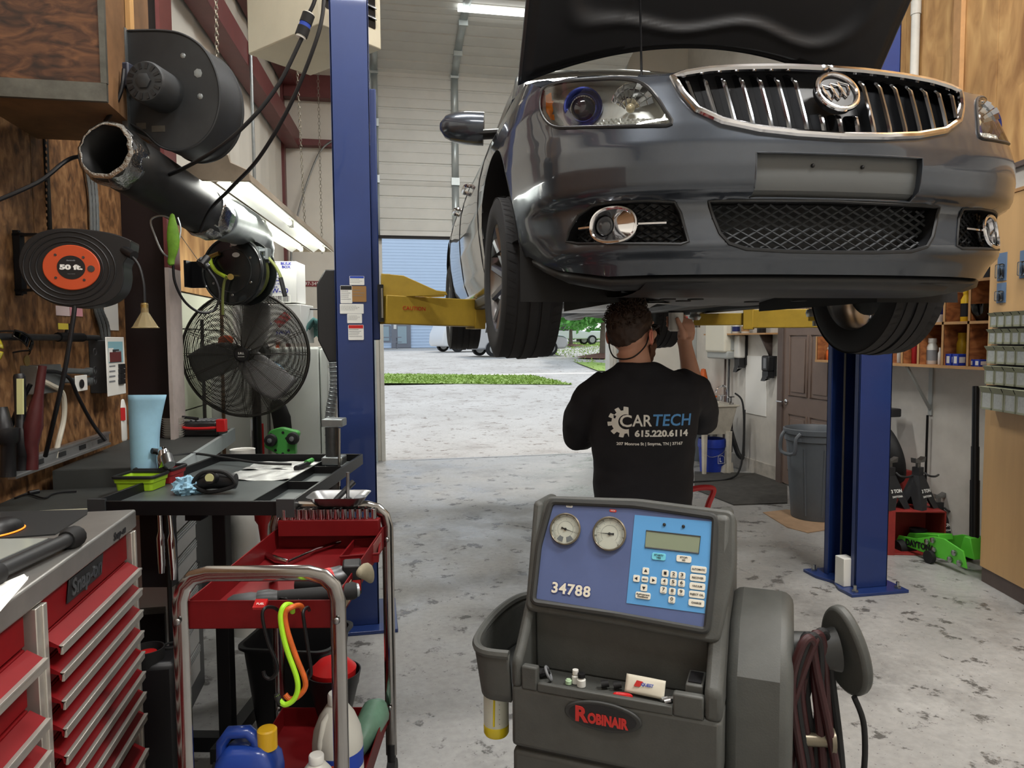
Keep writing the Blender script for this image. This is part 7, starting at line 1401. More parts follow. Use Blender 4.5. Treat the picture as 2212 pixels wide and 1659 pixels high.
LB = frame(JF @ V((0,-.0555,.12)), RT, (0,0,1)); g = G(); g.prism(rrect(.15,.16,.01), .0012, LB); lb3 = g.obj('label', mat('label_navy', (26,36,92), .45), jt); g = G(); g.prism([(-.05+.017*cos(radians(60*k)), .05+.017*sin(radians(60*k))) for k in range(6)], .002, LB, .001); hx = g.obj('hexagon', 'cap_yellow', lb3); txt('NAPA', .011, LB @ MX.Translation((-.05,.05,.002)), 'label_navy', hx, 'lettering', .0003, .0004); txt('EXTENDED LIFE', .014, LB @ MX.Translation((.018,.055,.001)), 'white_print', lb3, 'lettering', .0004, .0004, wid=.08); txt('ANTIFREEZE', .013, LB @ MX.Translation((.018,.04,.001)), 'white_print', lb3, 'lettering', .0004, .0003, wid=.065); g = G(); g.prism(rrect(.04,.035,.006,5,.052,.01), .002, LB, .001); g.obj('label_patch', 'sticker_white', lb3)
mat('jug_white', (216,214,204), .4, tr=.12)
def jug(px, d, h, w, label, m='jug_white', tag=True, ax=1, zb=jz):
    c = KM @ V((px, d, zb)); r = E('washer_jug', c, label, 'jug'); g = G(); g.lathe([(0,0),(w*.92,0),(w,.012),(w,h*.52),(w*.93,h*.64),(w*.7,h*.78),(w*.42,h*.88),(w*.3,h*.9),(w*.3,h*.93)], 32, c=c); g.obj('body', m, r, smooth=60); g = G(); g.lathe([(0,h*.9),(w*.36,h*.9),(w*.36,h*.985),(w*.32,h),(0,h)], 24, c=c); g.obj('cap', 'white_plastic', r)
    g = G(); e = FW*-.8+RT*-.5*ax; g.rings([(c+e*(w*.25)+V((0,0,h*.86)), w*.12), (c+e*(w*.75)+V((0,0,h*.78)), w*.13), (c+e*(w*1.0)+V((0,0,h*.6)), w*.13), (c+e*w*.95+V((0,0,h*.42)), w*.12)], 12); g.obj('handle', m, r, smooth=60)
    if tag: g = G(); g.lathe([(w*1.006,h*.14),(w*1.006,h*.46)], 36, c=c, cap=False); lb = g.obj('label_band', 'blue_print', r); g = G(); g.lathe([(w*1.012,h*.1),(w*1.012,h*.3)], 36, c=c, cap=False); g.obj('label_lower', 'sticker_white', r); q = c-FW*w*1.02+RT*w*.25; txt('Shield', .022, frame(q+V((0,0,h*.24)), RT*.97+FW*.2, (0,0,1)), 'black_print', r, 'lettering', .0004, .0006); txt('WATER', .022, frame(q+V((0,0,h*.15)), RT*.97+FW*.2, (0,0,1)), 'black_print', r, 'lettering', .0004, .0008); g = G(); g.M = frame(q+V((0,0,h*.38)), RT*.97+FW*.2, (0,0,1)); g.bx(-.03,.03,-.012,.012,0,.0012); g.obj('label_patch', 'reel_orange', r)
jug(.105, .33, .31, .075, 'tall white washer fluid jug with blue label band on cart shelf'); jug(.088, .16, .22, .058, 'smaller clouded plastic jug in front of the washer jug', tag=False)
g = g0(); g.rings([(V((.12,KLn-.22,.262)), (.03,.03)), (V((.14,KLn-.14,.29)), (.05,.045)), (V((.155,KLn-.06,.305)), (.055,.05)), (V((.16,KLn-.02,.31)), (.03,.03))], 16); g.obj('green_flask', mat('flask_green', (110,148,126), .4, 0, .3, 12), None, label='cloudy green plastic bottle lying at far end of cart shelf', cat='bottle')
crumple('rag', KM @ V((.06,.24,jz+.02)), (.05,.05,.035), 'glove_tan', 'soiled beige rag behind the blue jug on the cart shelf', 'rag')
# black waste bin behind the cart
bc_ = RT*(-.845)+FW*2.74; WM = frame(bc_, RT*cos(.12)-FW*sin(.12), FW); wb2 = E('waste_bin', bc_, 'rectangular black plastic waste bin behind the service cart', 'waste bin')
g = G(); rows = []
for z, w, l in ((.0,.13,.10),(.43,.17,.14),(.445,.185,.155),(.455,.185,.155),(.455,.172,.142),(.43,.165,.135),(.02,.125,.095)): rows.append([WM @ V((x, y, z)) for x, y in rrect(2*w, 2*l, .05, 5)])
n = len(rows[0]); g.add([p for r in rows for p in r], [(i*n+j, i*n+(j+1) % n, (i+1)*n+(j+1) % n, (i+1)*n+j) for i in range(6) for j in range(n)]+[tuple(range(n-1,-1,-1)), tuple(6*n+j for j in range(n))]); g.obj('bin', 'black_plastic', wb2, smooth=50)
fu = RT*(-.645)+FW*2.5+V((0,0,.02)); fe = E('oil_funnel', fu, 'black funnel with red bowl inside standing beside the waste bin', 'funnel'); g = G(); g.lathe([(.02,.0),(.022,.12),(.085,.37),(.092,.4),(.096,.4),(.09,.37),(.03,.12)], 36, c=fu, cap=False); fb_ = g.obj('cone', 'black_plastic', fe); g = G(); g.lathe([(.02,.33),(.075,.37),(.08,.41),(.055,.435),(.03,.447),(0,.45)], 32, c=fu); g.obj('red_bowl', 'red_plastic', fe)
g = G(); g.M = frame(fu+V((.02,-.083,.3))-FW*0, RT*.9+FW*.3, V((0,0,1))+FW*-.2); g.bx(-.0,.022,-.03,.03,0,.003); g.obj('yellow_sticker', 'cap_yellow', fe)
# parts dish on the far handle, grey press behind
ph = KM @ V((.03, KLn, 1.02)); dsh = E('parts_dish', ph, 'steel magnetic parts dish sitting on the cart far handle', 'dish'); DM = frame(ph, RT, FW); g = G(); rows = []
for z, w, l in ((.008,.075,.045),(.012,.08,.05),(.04,.1,.07),(.043,.104,.074),(.04,.097,.067),(.015,.074,.046)): rows.append([DM @ V((x, y, z)) for x, y in rrect(2*w, 2*l, .035, 5)])
n = len(rows[0]); g.add([p for r in rows for p in r], [(i*n+j, i*n+(j+1) % n, (i+1)*n+(j+1) % n, (i+1)*n+j) for i in range(5) for j in range(n)]+[tuple(range(n-1,-1,-1)), tuple(5*n+j for j in range(n))]); g.obj('dish', 'steel', dsh, smooth=60); g = G()
for x in (-.045, .04): g.lathe([(0,.0),(.03,.0),(.03,.012),(0,.012)], 20, M=DM @ MX.Translation((x,0,-.003)))
g.parts('magnet', 'black_rubber', dsh)
g = G(); g.cyl(DM @ V((.03,.0,.018)), DM @ V((.032,.0,.12)), .006, n=10); g.cyl(DM @ V((.03,0,.018)), DM @ V((.03,0,.03)), .014, n=12); g.obj('valve_tool', 'steel', None, label='slim steel tool standing upright in the parts dish', cat='tool'); g = G(); g.cyl(DM @ V((-.01,-.02,.025)), DM @ V((.045,.03,.08)), .009, .011, 10); g.obj('pocket_knife', 'black_plastic', None, label='black handled blade leaning in the parts dish', cat='knife'); g = G(); g.M = DM; g.bx(.055,.085,-.02,.03,.02,.035); g.obj('grey_block', 'grey_print', None, label='small grey connector block at right end of parts dish', cat='connector', bev=.004)
pr_ = atd(719, 1030, 3.3); ps_ = E('strut_press', V((pr_.x, pr_.y, 0)), 'grey steel strut press standing before the left lift post', 'press'); g = G(); g.cyl((pr_.x,pr_.y,0), (pr_.x,pr_.y,1.22), .03, n=20); g.obj('column', 'dull_metal', ps_)
for py in (912, 993): g = G(); q = atd(719, py, 3.3); g.M = frame(q, RT, (0,0,1)); g.bx(-.04,.055,-.018,.018,-.04,.05); g.cyl((-.04,0,-.03),(.055,0,-.03),.014,n=12); g.obj('jaw', 'galv', ps_, bev=.004)
g = G(); g.cyl(atd(733,925,3.25), atd(733,1050,3.25), .006, n=8); g.obj('threaded_rod', 'zinc', ps_); g = G(); g.lathe([(0,0),(.1,0),(.1,.02),(0,.03)], 24, c=(pr_.x, pr_.y, 0)); g.obj('foot', 'dull_metal', ps_)
for i, (dx, lab) in enumerate(((0,'white catalogue standing left in the rack beyond the tool table'),(16,'white catalogue standing right in the rack beyond the tool table'))): g = G(); g.M = frame(atd(668+dx, 1030, 3.6), RT*.9+FW*.4, V((0,0,1))+RT*.35); g.bx(-.02,.02,-.05,.06,-.1,0); g.obj('catalogue', 'paper', None, label=lab, cat='book')
fn_ = atd(568, 1122, 2.9); g = G(); g.lathe([(.012,-.09),(.02,-.02),(.032,.0),(.034,.05),(.02,.06),(.0,.062)], 20, c=fn_); g.obj('spray_gun', 'red_plastic', None, label='red handled brush hanging below the tool table corner', cat='brush')
# black bin with cup holes at the chest's far end
bh = E('bucket_organizer', V((TX+.1, TY1+.22, 0)), 'black tool organizer with round holes between the red chest and cart', 'organizer'); q = atz(322, 1400, .55); BO = V((q.x, q.y, 0))
g = G(); g.M = MX.Translation(BO); g.bx(-.1,.1,-.07,.1,.0,.52); g.obj('bin', 'black_plastic', bh, bev=.02); g = G(); g.M = MX.Translation(BO); g.lathe([(.05,.5),(.055,.56),(.05,.56),(.045,.5)], 28, c=(0,-.02,0), cap=False); g.ring((-.06,.07,.525), .02, .004, (0,0,1), 20, 6); g.ring((.05,.07,.525), .025, .004, (0,0,1), 20, 6); g.obj('cup_ring', 'black_rubber', bh); g = G(); g.M = MX.Translation(BO); g.cyl((0,-.02,.53),(0,-.02,.545),.03,n=16); g.obj('red_cap', 'red_plastic', bh)
pa = BO+V((0,.3,0)); pst = E('pallet_stack', pa, 'dark slatted platform on the floor behind the black organizer', 'platform'); g = G()
for k in range(6): g.bx(pa.x-.12, pa.x-.03, pa.y+.0+.1*k, pa.y+.09+.1*k, .56, .58)
g.obj('slat', mat('dark_slat', (62,62,60), .7, 0, .25, 9), pst); g = G(); g.bx(pa.x-.12, pa.x-.03, pa.y, pa.y+.6, 0, .558); g.obj('plinth', 'black_metal', pst)
# ---------------- right wall: door, sink corner, cubby shelf ----------------
mat('door_brown', (116,98,88), .5, 0, .1, 5); mat('frame_brown', (98,84,78), .55, 0, .2, 6); mat('wood_edge', (186,142,94), .6, 0, .2, 8); mat('sink_plastic', (206,200,186), .5, 0, .3, 7); mat('bucket_blue', (36,62,168), .4, 0, .1, 8); mat('can_grey', (92,98,104), .5, 0, .12, 7); mat('panel_grey', (168,172,170), .5, .1, .1, 6); mat('cardboard', (168,138,108), .8, 0, .25, 9); mat('rubber_mat', (72,70,66), .85, 0, .35, 10, .4, 120); mat('box_red', (148,44,40), .55, 0, .3, 8); mat('jack_green', (92,196,58), .4, 0, .1, 8); mat('stand_black', (52,52,54), .45, .3, .2, 10)
mat('cabinet_ply', (204,164,112), .5, 0, .12, 2.5, st=(3,3,.4)); mat('bin_olive', (150,152,128), .5, 0, .1, 10); mat('bin_clear', (176,178,172), .25, 0, .2, 60)
W = lambda px, py, off=0: atx(px, py, RX-off)
DY1 = W(1697, 900).y; DY0 = DY1-.92
do = tag(E('door_2', (RX-.02, (DY0+DY1)/2, 0), 'brown six panel door with lever knob in the right wall', 'door'), kind='structure')
g = G(); g.bx(RX-.03, RX-.002, DY0, DY1, .02, 2.05); g.obj('door_leaf', 'door_brown', do)
for yc in (DY1-.27, DY0+.27):
    for z0, z1 in ((.18,.78),(.98,1.62),(1.72,1.94)):
        g = G(); g.tube([(RX-.032, yc+a*.16, z) for a, z in ((-1,z0),(1,z0),(1,z1),(-1,z1))], .012, 6, 0, True); g.bx(RX-.04, RX-.03, yc-.12, yc+.12, z0+.04, z1-.04); g.obj('panel', 'door_brown', do, bev=.006)
g = G(); p = W(1699, 868, .03); g.cyl((RX-.03, DY1-.06, p.z), (RX-.08, DY1-.06, p.z), .012, n=12); g.lathe([(0,0),(.03,.0),(.03,.01),(0,.012)], 20, M=frame((RX-.031, DY1-.06, p.z), (0,-1,0), (0,0,1))); g.cyl((RX-.08, DY1-.06, p.z), (RX-.08, DY1+.05, p.z), .011, .009, 12); g.obj('door_handle', 'chrome', do)
g = G(); g.bx(RX-.05, RX, DY1, DY1+.1, 0, 2.15); g.bx(RX-.05, RX, DY0-.1, DY0, 0, 2.15); g.bx(RX-.05, RX, DY0-.1, DY1+.1, 2.05, 2.15); struct(g, 'trim_15', 'frame_brown', bev=.004)
g = G(); g.bx(RX-.012, RX, DY1+.1, 9.6, 0, .16); struct(g, 'baseboard_right', mat('base_white', (198,192,182), .7, 0, .35, 5))
# sink
SY = 7.65; sk = E('utility_sink', (3.95, 7.95, 0), 'stained white utility sink on legs by the door corner', 'sink')
g = G(); rows = []
for z, w, l in ((.47,.19,.2),(.79,.24,.27),(.80,.27,.29),(.815,.27,.29),(.815,.24,.26),(.5,.18,.19)): rows.append([V((3.94+x, 7.95+y, z)) for x, y in rrect(2*w, 2*l, .04, 4)])
n = len(rows[0]); g.add([p for r in rows for p in r], [(i*n+j, i*n+(j+1) % n, (i+1)*n+(j+1) % n, (i+1)*n+j) for i in range(5) for j in range(n)]+[tuple(range(n-1,-1,-1)), tuple(5*n+j for j in range(n))]); g.obj('basin', 'sink_plastic', sk, smooth=40)
for x in (3.79, 4.1):
    for y in (7.74, 8.15): g = G(); g.rings([(V((x,y,0)), .028), (V((x,y,.5)), .04)], 6); g.obj('leg', 'sink_plastic', sk)
fp2 = W(1602, 872, .2); fc2 = V((4.12, 7.85, .815)); g = G(); g.bx(fc2.x-.03, fc2.x+.02, 7.72, 7.98, .815, .84); g.tube([(fc2.x,7.85,.84),(fc2.x,7.85,.98),(fc2.x-.04,7.85,1.03),(fc2.x-.12,7.85,1.0),(fc2.x-.14,7.85,.95)], .012, 8, 5)
for y in (7.74, 7.96): g.cyl((fc2.x,y,.84),(fc2.x,y,.9),.018,n=10); g.cyl((fc2.x-.04,y,.905),(fc2.x+.04,y,.905),.008,n=8)
g.obj('faucet', 'chrome', sk); g = G(); g.tube([(4.16,7.72,.95),(4.2,7.62,.85),(4.2,7.58,.5),(4.12,7.5,.12),(3.9,7.35,.02),(3.5,7.3,.015),(3.2,7.35,.015)], .011, 8, 7); g.obj('drain_hose', 'black_rubber', None, label='black rubber hose running from sink faucet down to the floor', cat='hose')
g = G(); g.tube([(4.2,7.9,.5),(4.25,7.9,.35),(4.3,7.88,.2),(4.36,7.88,.15)], .03, 10, 4); g.cyl((4.3,7.75,.2),(4.3,7.75,.75),.012,n=8); g.cyl((4.3,8.05,.2),(4.3,8.05,.75),.012,n=8); g.obj('waste_pipe', 'dull_metal', sk)
bk = atz(1537, 1018, 0); bu = E('bucket', bk, 'blue plastic bucket with wire handle under the utility sink', 'bucket'); g = G(); g.lathe([(0,0),(.135,0),(.155,.30),(.165,.30),(.165,.36),(.158,.4),(.15,.4),(.13,.02)], 32, c=bk, cap=False); g.obj('pail', 'bucket_blue', bu); g = G(); g.tube([bk+V((-.165,0,.33)), bk+V((-.1,-.14,.2)), bk+V((.05,-.17,.24)), bk+V((.13,-.1,.32))], .003, 6, 4); g.obj('bail', 'zinc', bu)
M = frame(bk+RT*.08-FW*.134+V((0,0,.16)), RT*.85+FW*.5, (0,0,1)); g = G(); g.tube([M @ V((x,y,.004)) for x, y in ((-.06,-.04),(.05,-.04),(.05,.02),(.01,.05),(-.06,.05))], .0025, 6, 0, True); lg_ = g.obj('logo_outline', 'white_print', bu); txt('L', .07, M @ MX.Translation((-.02,0,.002)), 'white_print', lg_, 'lettering', .0005, .002)
for i, (px, py, lab) in enumerate(((1575,1015,'white folded carton lying beside the blue bucket'),)): g = G(); p = atz(px, py+8, 0); g.M = frame(p, RT*.8+FW*.3, (0,0,1)); g.add([(-.07,0,.0),(.07,0,.0),(.05,.13,0),(-.05,.12,0),(-.07,0,-.2),(.07,0,-.2)], [(0,1,2,3),(0,4,5,1),(1,5,2),(0,3,4)]); g.obj('carton_piece', 'sink_plastic', None, label=lab, cat='carton')
# wall things near the sink
td = E('towel_dispenser', W(1540, 765, .12), 'cream paper towel dispenser on the wall above the sink', 'dispenser'); y0, y1 = W(1570, 740, .2).y, W(1530, 740, .24).y+.12
g = G(); g.bx(RX-.23, RX, y0, y1, 1.42, 1.78); g.obj('cover', mat('cream_plastic', (216,212,196), .4), td, bev=.03, seg=4); g = G(); g.bx(RX-.2, RX, y0-.004, y1+.004, 1.34, 1.44); g.obj('tray_chute', 'panel_grey', td, bev=.02); g = G(); g.bx(RX-.15,RX-.0,y0-.012,y0+.01,1.45,1.74); g.obj('side_plate', 'panel_grey', td)
def soap(px, py0, py1, m, m2, label):
    a = W(px, py0, .06); b = W(px, py1, .06); h = a.z-b.z; r = E('soap_dispenser', b, label, 'soap dispenser'); g = G(); g.bx(RX-.11, RX-.02, a.y-.07, a.y+.07, b.z+h*.38, a.z); g.obj('cover', m, r, bev=.02, seg=3); g = G(); g.bx(RX-.03, RX, a.y-.075, a.y+.075, b.z+h*.2, a.z-.005); g.obj('back_plate', 'black_plastic', r); g = G(); g.bx(RX-.10, RX-.02, a.y-.06, a.y+.06, b.z+h*.12, b.z+h*.38); g.add([(RX-.13,a.y-.04,b.z),(RX-.13,a.y+.04,b.z),(RX-.1,a.y+.05,b.z+h*.2),(RX-.1,a.y-.05,b.z+h*.2),(RX-.05,a.y-.04,b.z+h*.1),(RX-.05,a.y+.04,b.z+h*.1)], [(0,1,2,3),(0,4,5,1)]); g.obj('push_lever', 'black_plastic', r)
    g = G(); g.bx(RX-.1115, RX-.1105, a.y-.035, a.y+.02, b.z+h*.5, b.z+h*.9); g.obj('label', 'sticker_white' if m2 else 'grey_print', r)
soap(1599, 724, 804, 'white_plastic', True, 'white soap dispenser with black lever on the wall above the sink'); soap(1660, 768, 823, 'black_plastic', False, 'black soap dispenser on the wall beside the brown door')
sa_, sb_ = W(1662, 720, .15), W(1528, 716, .15); g = G(); g.bx(RX-.2, RX, sa_.y, sb_.y, sa_.z-.012, sa_.z+.006); wsf = g.obj('bottle_shelf', 'wood_edge', None, label='thin wooden wall shelf holding bottles over the soap dispenser', cat='shelf'); g = G(); g.add([(RX-.15,sa_.y+.2,sa_.z-.01),(RX,sa_.y+.2,sa_.z-.01),(RX,sa_.y+.2,sa_.z-.3)], [(0,1,2)]); g.obj('bracket', 'frame_brown', wsf, solid=.03)
def bottle(name, p, h, r, m, capm, label, cat, group=None, lab=None, neck=.45, sq=False, face=None):
    """p base; body with shoulder, cap and a printed band"""
    o = E(name, p, label, cat, group); g = G(); g.lathe([(0,0),(r*.94,0),(r,r*.08),(r,h*.66),(r*neck,h*.8),(r*neck,h*.84),(0,h*.84)], 18, c=p); g.obj('body', m, o, smooth=50); g = G(); g.lathe([(0,h*.83),(r*neck*1.15,h*.83),(r*neck*1.1,h),(0,h)], 14, c=p); g.obj('cap', capm, o)
    if lab: g = G(); g.lathe([(r*1.015,h*.15),(r*1.015,h*.55)], 18, c=p, cap=False); g.obj('label_band', lab, o)
    return o
mat('bottle_blue', (60,120,200), .35); mat('bottle_yellow', (224,184,40), .35); mat('can_white', (206,206,200), .4, .2); mat('bottle_red', (176,40,44), .4)
for i, (px, h, r, m, c, l, lab) in enumerate(((1548,.16,.035,'can_white','white_plastic','bottle_blue','white bottle with blue band leftmost on the sink wall shelf'),(1566,.17,.04,'bottle_blue','bottle_blue',None,'blue bottle standing second on the sink wall shelf'),(1590,.15,.045,'can_white','can_white','label_navy','white tub with navy band mid sink wall shelf'),(1610,.15,.045,'can_white','can_white','sticker_tan','white tub with tan band mid sink wall shelf'),(1645,.2,.05,'black_plastic','black_plastic',None,'black canister rightmost on the sink wall shelf'))): p = W(px, 716, .1); bottle('bottle', V((RX-.1, p.y, sa_.z+.006)), h, r, m, c, lab, 'bottle', lab=l, neck=.8 if h < .16 else .5)
g = G(); y0, y1 = W(1505, 740).y, W(1482, 740).y; g.bx(RX-.09, RX, y0, y1, 1.1, 1.95); ep = g.obj('breaker_panel', 'panel_grey', None, label='grey breaker panel on the wall in far right corner', cat='breaker panel', bev=.006)
for z, h in ((1.78,.06),(1.5,.16)): g = G(); g.bx(RX-.093, RX-.09, y0+.1, y1-.12, z, z+h); g.obj('panel_slot', 'black_plastic', ep)
g = G(); g.bx(RX-.092, RX-.09, y0+.1, y1-.1, 1.84, 1.9); g.obj('warning_label', 'red_plastic', ep)
g = G(); a = W(1612, 768, .004); b = W(1655, 900, .004); g.bx(RX-.008, RX-.002, b.y, a.y, b.z, a.z); g.obj('splash_sheet', 'paper', None, label='pale splash sheet fixed on the wall behind the sink', cat='wall panel')
for i, (px, lab) in enumerate(((1568,'dark mop handle leaning in the corner left of the soap dispenser'),(1576,'grey broom handle leaning in the corner beside the mop handle'))): g = G(); a = W(px, 730, .05); g.cyl(a, (RX-.12, a.y-.1, .02), .014, n=8); g.obj('broom_stick', ('frame_brown','dull_metal')[i], None, label=lab, cat='stick')
cnp = atd(1519, 834, 9.35); g = G(); g.lathe([(0,0),(.15,0),(.15,cnp.z-.14),(0,cnp.z-.14)], 24, c=(cnp.x, cnp.y, 0)); g.obj('grey_drum', 'can_grey', None, label='grey drum hidden behind the mechanic carrying the cone', cat='drum'); g = G(); q = V((cnp.x, cnp.y, cnp.z-.14)); g.M = MX.Translation(q); g.bx(-.13,.13,-.13,.13,0,.02); g.lathe([(.11,.02),(.03,.36),(0,.37)], 20, cap=False); cone = g.obj('traffic_cone', 'safety_orange', None, label='small orange traffic cone tip beside the mechanic shoulder', cat='cone'); g = G(); g.lathe([(.085,.12),(.057,.22)], 20, c=q, cap=False); g.obj('white_band', 'white_plastic', cone)
g = G(); mpts = [atz(*p, 0) for p in ((1500,1058),(1500,1020),(1640,1024),(1700,1050),(1700,1088),(1585,1092))]; mpts = [V((p.x, p.y, .001)) for p in mpts]; g.sheet(mpts, (0,0,1), .01); g.obj('floor_mat', 'rubber_mat', None, label='dark rubber floor mat before the sink and brown door', cat='mat')
# trash can on cardboard
tcn = atz(1782, 1130, 0)+FW*.2; tr2 = E('trash_can', V((tcn.x, tcn.y, .008)), 'round grey trash can with side handles behind the right lift post', 'trash can'); g = G(); pr = [(0,0),(.2,0),(.205,.01),(.255,.68),(.268,.69),(.268,.74),(.28,.75),(.282,.79),(.27,.795),(.258,.78),(.25,.7),(.2,.03),(0,.03)]; g.lathe(pr, 40, c=(tcn.x, tcn.y, .008), cap=False); g.obj('can', 'can_grey', tr2, smooth=40)
for a in (200, 20, 245): 
    d = RT*cos(radians(a))+FW*sin(radians(a)); s_d = V((-d.y, d.x, 0)); b = V((tcn.x, tcn.y, 0))
    if a != 245: g = G(); g.tube([b+d*.27+s_d*.1+V((0,0,.77)), b+d*.31+s_d*.09+V((0,0,.72)), b+d*.315+s_d*.08+V((0,0,.6)), b+d*.315-s_d*.08+V((0,0,.6)), b+d*.31-s_d*.09+V((0,0,.72)), b+d*.27-s_d*.1+V((0,0,.77))], .016, 8, 3); g.obj('handle', 'can_grey', tr2)
    else:
        for q in (225, 262, 300): e = RT*cos(radians(q))+FW*sin(radians(q)); g = G(); g.cyl(b+e*.207+V((0,0,.05)), b+e*.256+V((0,0,.64)), .007, n=6); g.obj('rib', 'can_grey', tr2)
g = G(); g.sheet([V((p.x, p.y, .001)) for p in [atz(*q, 0) for q in ((1648,1108),(1700,1102),(1810,1116),(1820,1140),(1745,1152),(1700,1140))]], (0,0,1), .006); g.obj('cardboard_sheet', 'cardboard', None, label='flattened cardboard sheet under the grey trash can', cat='cardboard')
# cubby shelf
SX = 4.15; zb, zm, zt_ = 1.385, 1.705, 2.0; yl = atx(1761, 782, SX).y; yr = 4.12
cu = E('cubby_shelf', (SX+.12, (yl+yr)/2, zb), 'open plywood cubby shelf of small parts and bottles on the right wall', 'shelf')
def board(y0, y1, z0, z1, nm='shelf_board'): g = G(); g.bx(SX, RX, y0, y1, z0, z1); g.obj(nm, 'shelf_ply', cu); g = G(); g.bx(SX-.004, SX+.004, y0, y1, z0-.001, z1+.001); g.obj('front_lip', 'wood_edge', cu)
board(yr, yl, zb-.02, zb); ym = atx(1950, 703, SX).y; board(yr, ym, zm-.018, zm); board(yr, atx(2092, 606, SX).y, zt_-.018, zt_)
g = G(); g.bx(RX-.012, RX-.004, yr, yl, zb, zm); g.bx(RX-.012, RX-.004, yr, ym, zm, zt_-.02); g.obj('back_panel', 'shelf_ply', cu)
for px, z0, z1 in ((1764,zb,zm-.1),(1949,zb,zm),(1984,zb,zm),(2036,zb,zm),(2091,zb,zm),(2038,zm,zt_-.08),(2092,zm,zt_)): y = atx(px, 750, SX).y; board(y-.009, y+.009, z0, z1, 'divider')
def onshelf(px, z, off=.09): p = atx(px, 750, SX+off); return V((SX+off, p.y, z))
for a in ((1775,zb,.17,.04,'can_white','black_plastic','label_navy','white and navy can in the leftmost cubby'),(1792,zb,.12,.03,'safety_orange','white_plastic',None,'orange can in the leftmost cubby'),(1944,zb,.15,.02,'can_white','white_plastic',None,'slim white tube left of the red spray can'),(1976,zb,.25,.022,'bottle_red','blue_print',None,'tall red spray can with blue cap in lower cubby row'),(2014,zb,.2,.038,'can_white','can_white','grey_print','grey and white spray can in the lower cubby row'),(2031,zb,.13,.014,'white_plastic','white_plastic',None,'small slim white bottle beside grey spray can'),(2078,zb+.0,.24,.04,'bottle_yellow','bottle_yellow',None,'yellow jar behind the blue boxes in cubby'),(2083,zm,.24,.032,'bottle_yellow','bottle_yellow','black_print','tall yellow bottle in the upper cubby row')):
    bottle('bottle', onshelf(a[0], a[1], .09 if a[0] != 2078 else .15), a[2], a[3], a[4], a[5], a[7], 'bottle', lab=a[6], neck=.7 if a[3] > .035 else .5)
o = bottle('glue_bottle', onshelf(1993, zb), .13, .027, 'bottle_red', 'bottle_red', 'small red glue bottle with pointed nozzle in the lower cubby row', 'bottle', lab='black_print', neck=.3)
p = onshelf(2021, zm); tu = E('tub', p, 'white tub with navy band in the upper cubby row', 'tub'); g = G(); g.lathe([(0,0),(.062,0),(.07,.13),(.075,.132),(.075,.16),(0,.16)], 24, c=p); g.obj('pail', 'can_white', tu); g = G(); g.lathe([(.0665,.06),(.071,.125)], 24, c=p, cap=False); g.obj('label_band', 'label_navy', tu)
p = onshelf(2120, zm); g = G(); g.lathe([(0,0),(.04,0),(.085,.06),(.095,.12),(.09,.12),(.075,.06),(0,.012)], 24, c=p, cap=False); g.obj('glass_bowl', 'dark_glass', None, label='dark glass bowl in the upper right cubby', cat='bowl')
for i, (px, z, lab) in enumerate(((2056,zb,'left blue and white box in the lower cubby row'),(2072,zb,'right blue and white box in the lower cubby row'),(2106,zb,'small blue box in the lower right cubby'),(2119,zb,'second small blue box in the lower right cubby'))):
    q = onshelf(px, z, .05); h, w = (.085, .05) if i < 2 else (.05, .045); r = E('parts_box', q, lab, 'box'); g = G(); g.M = MX.Translation(q); g.bx(-.03, .05, -w/2, w/2, 0, h); g.obj('box', 'bucket_blue', r, bev=.002); g = G(); g.M = MX.Translation(q); g.bx(-.0312, -.03, -w*.3, w*.25, h*.2, h*.8); g.bx(-.02,.03,-w/2-.0012,-w/2,h*.25,h*.75); g.obj('label', 'sticker_white', r)
for px, h, w, lab in ((2124,.2,.06,'black spray box standing on top of the cubby'),(2136,.14,.07,'dark carton behind the spray box on the cubby')): q = onshelf(px, zt_, .1); g = G(); g.M = MX.Translation(q); g.bx(-.05,.05,-w/2,w/2,0,h); b_ = g.obj('carton', 'black_plastic', None, label=lab, cat='box', bev=.003); g = G(); g.M = MX.Translation(q); g.bx(-.03,.03,-w/2-.001,-w/2,h*.3,h*.7); g.obj('label', 'grey_print', b_)
br = E('shelf_bracket', W(2012, 883, .02), 'grey angle bracket under the cubby with a hanging rod', 'bracket'); g = G(); y = atx(2012, 850, RX).y; zl_ = W(2010, 883).z; g.bx(RX-.012, RX, y-.02, y+.02, zl_-.05, zb-.02); g.obj('upright', 'panel_grey', br); g = G(); g.cyl((RX-.01, y, zl_), (SX+.02, y+.0, zb-.022), .014, n=6); g.obj('strut', 'panel_grey', br); g = G(); g.cyl((RX-.03, y, zl_-.05), (RX-.03, y, W(2000, 1065).z), .009, n=8); g.obj('hanging_rod', 'black_metal', br)
# red box, jack stands, tyre
rb0 = atz(1975, 1200, 0); RBM = frame(V((rb0.x, rb0.y, 0)), RT*cos(.1)-FW*sin(.1), FW); rb = E('red_crate', RBM @ V((0,.15,0)), 'open sided red metal crate on the floor carrying jack stands', 'crate'); g = G(); g.M = RBM; w = .215; h = .33
g.bx(-w, w, 0, .3, h-.012, h); g.bx(-w, -w+.012, 0, .3, 0, h); g.bx(w-.012, w, 0, .3, 0, h); g.bx(-w, w, .288, .3, 0, h); g.bx(-w, w, 0, .3, 0, .012); g.obj('crate', 'box_red', rb, bev=.002); g = G(); g.M = RBM; g.bx(-w, -w+.075, -.006, .0, 0, h); g.obj('front_post', 'box_red', rb); g = G(); g.M = RBM; g.rings([(V((-.08,.1,.03)), .05), (V((-.0,.12,.04)), .06), (V((.06,.1,.03)), .03)], 12); g.obj('black_cloth', 'black_rubber', None, label='dark bundle lying inside the red crate', cat='cloth')
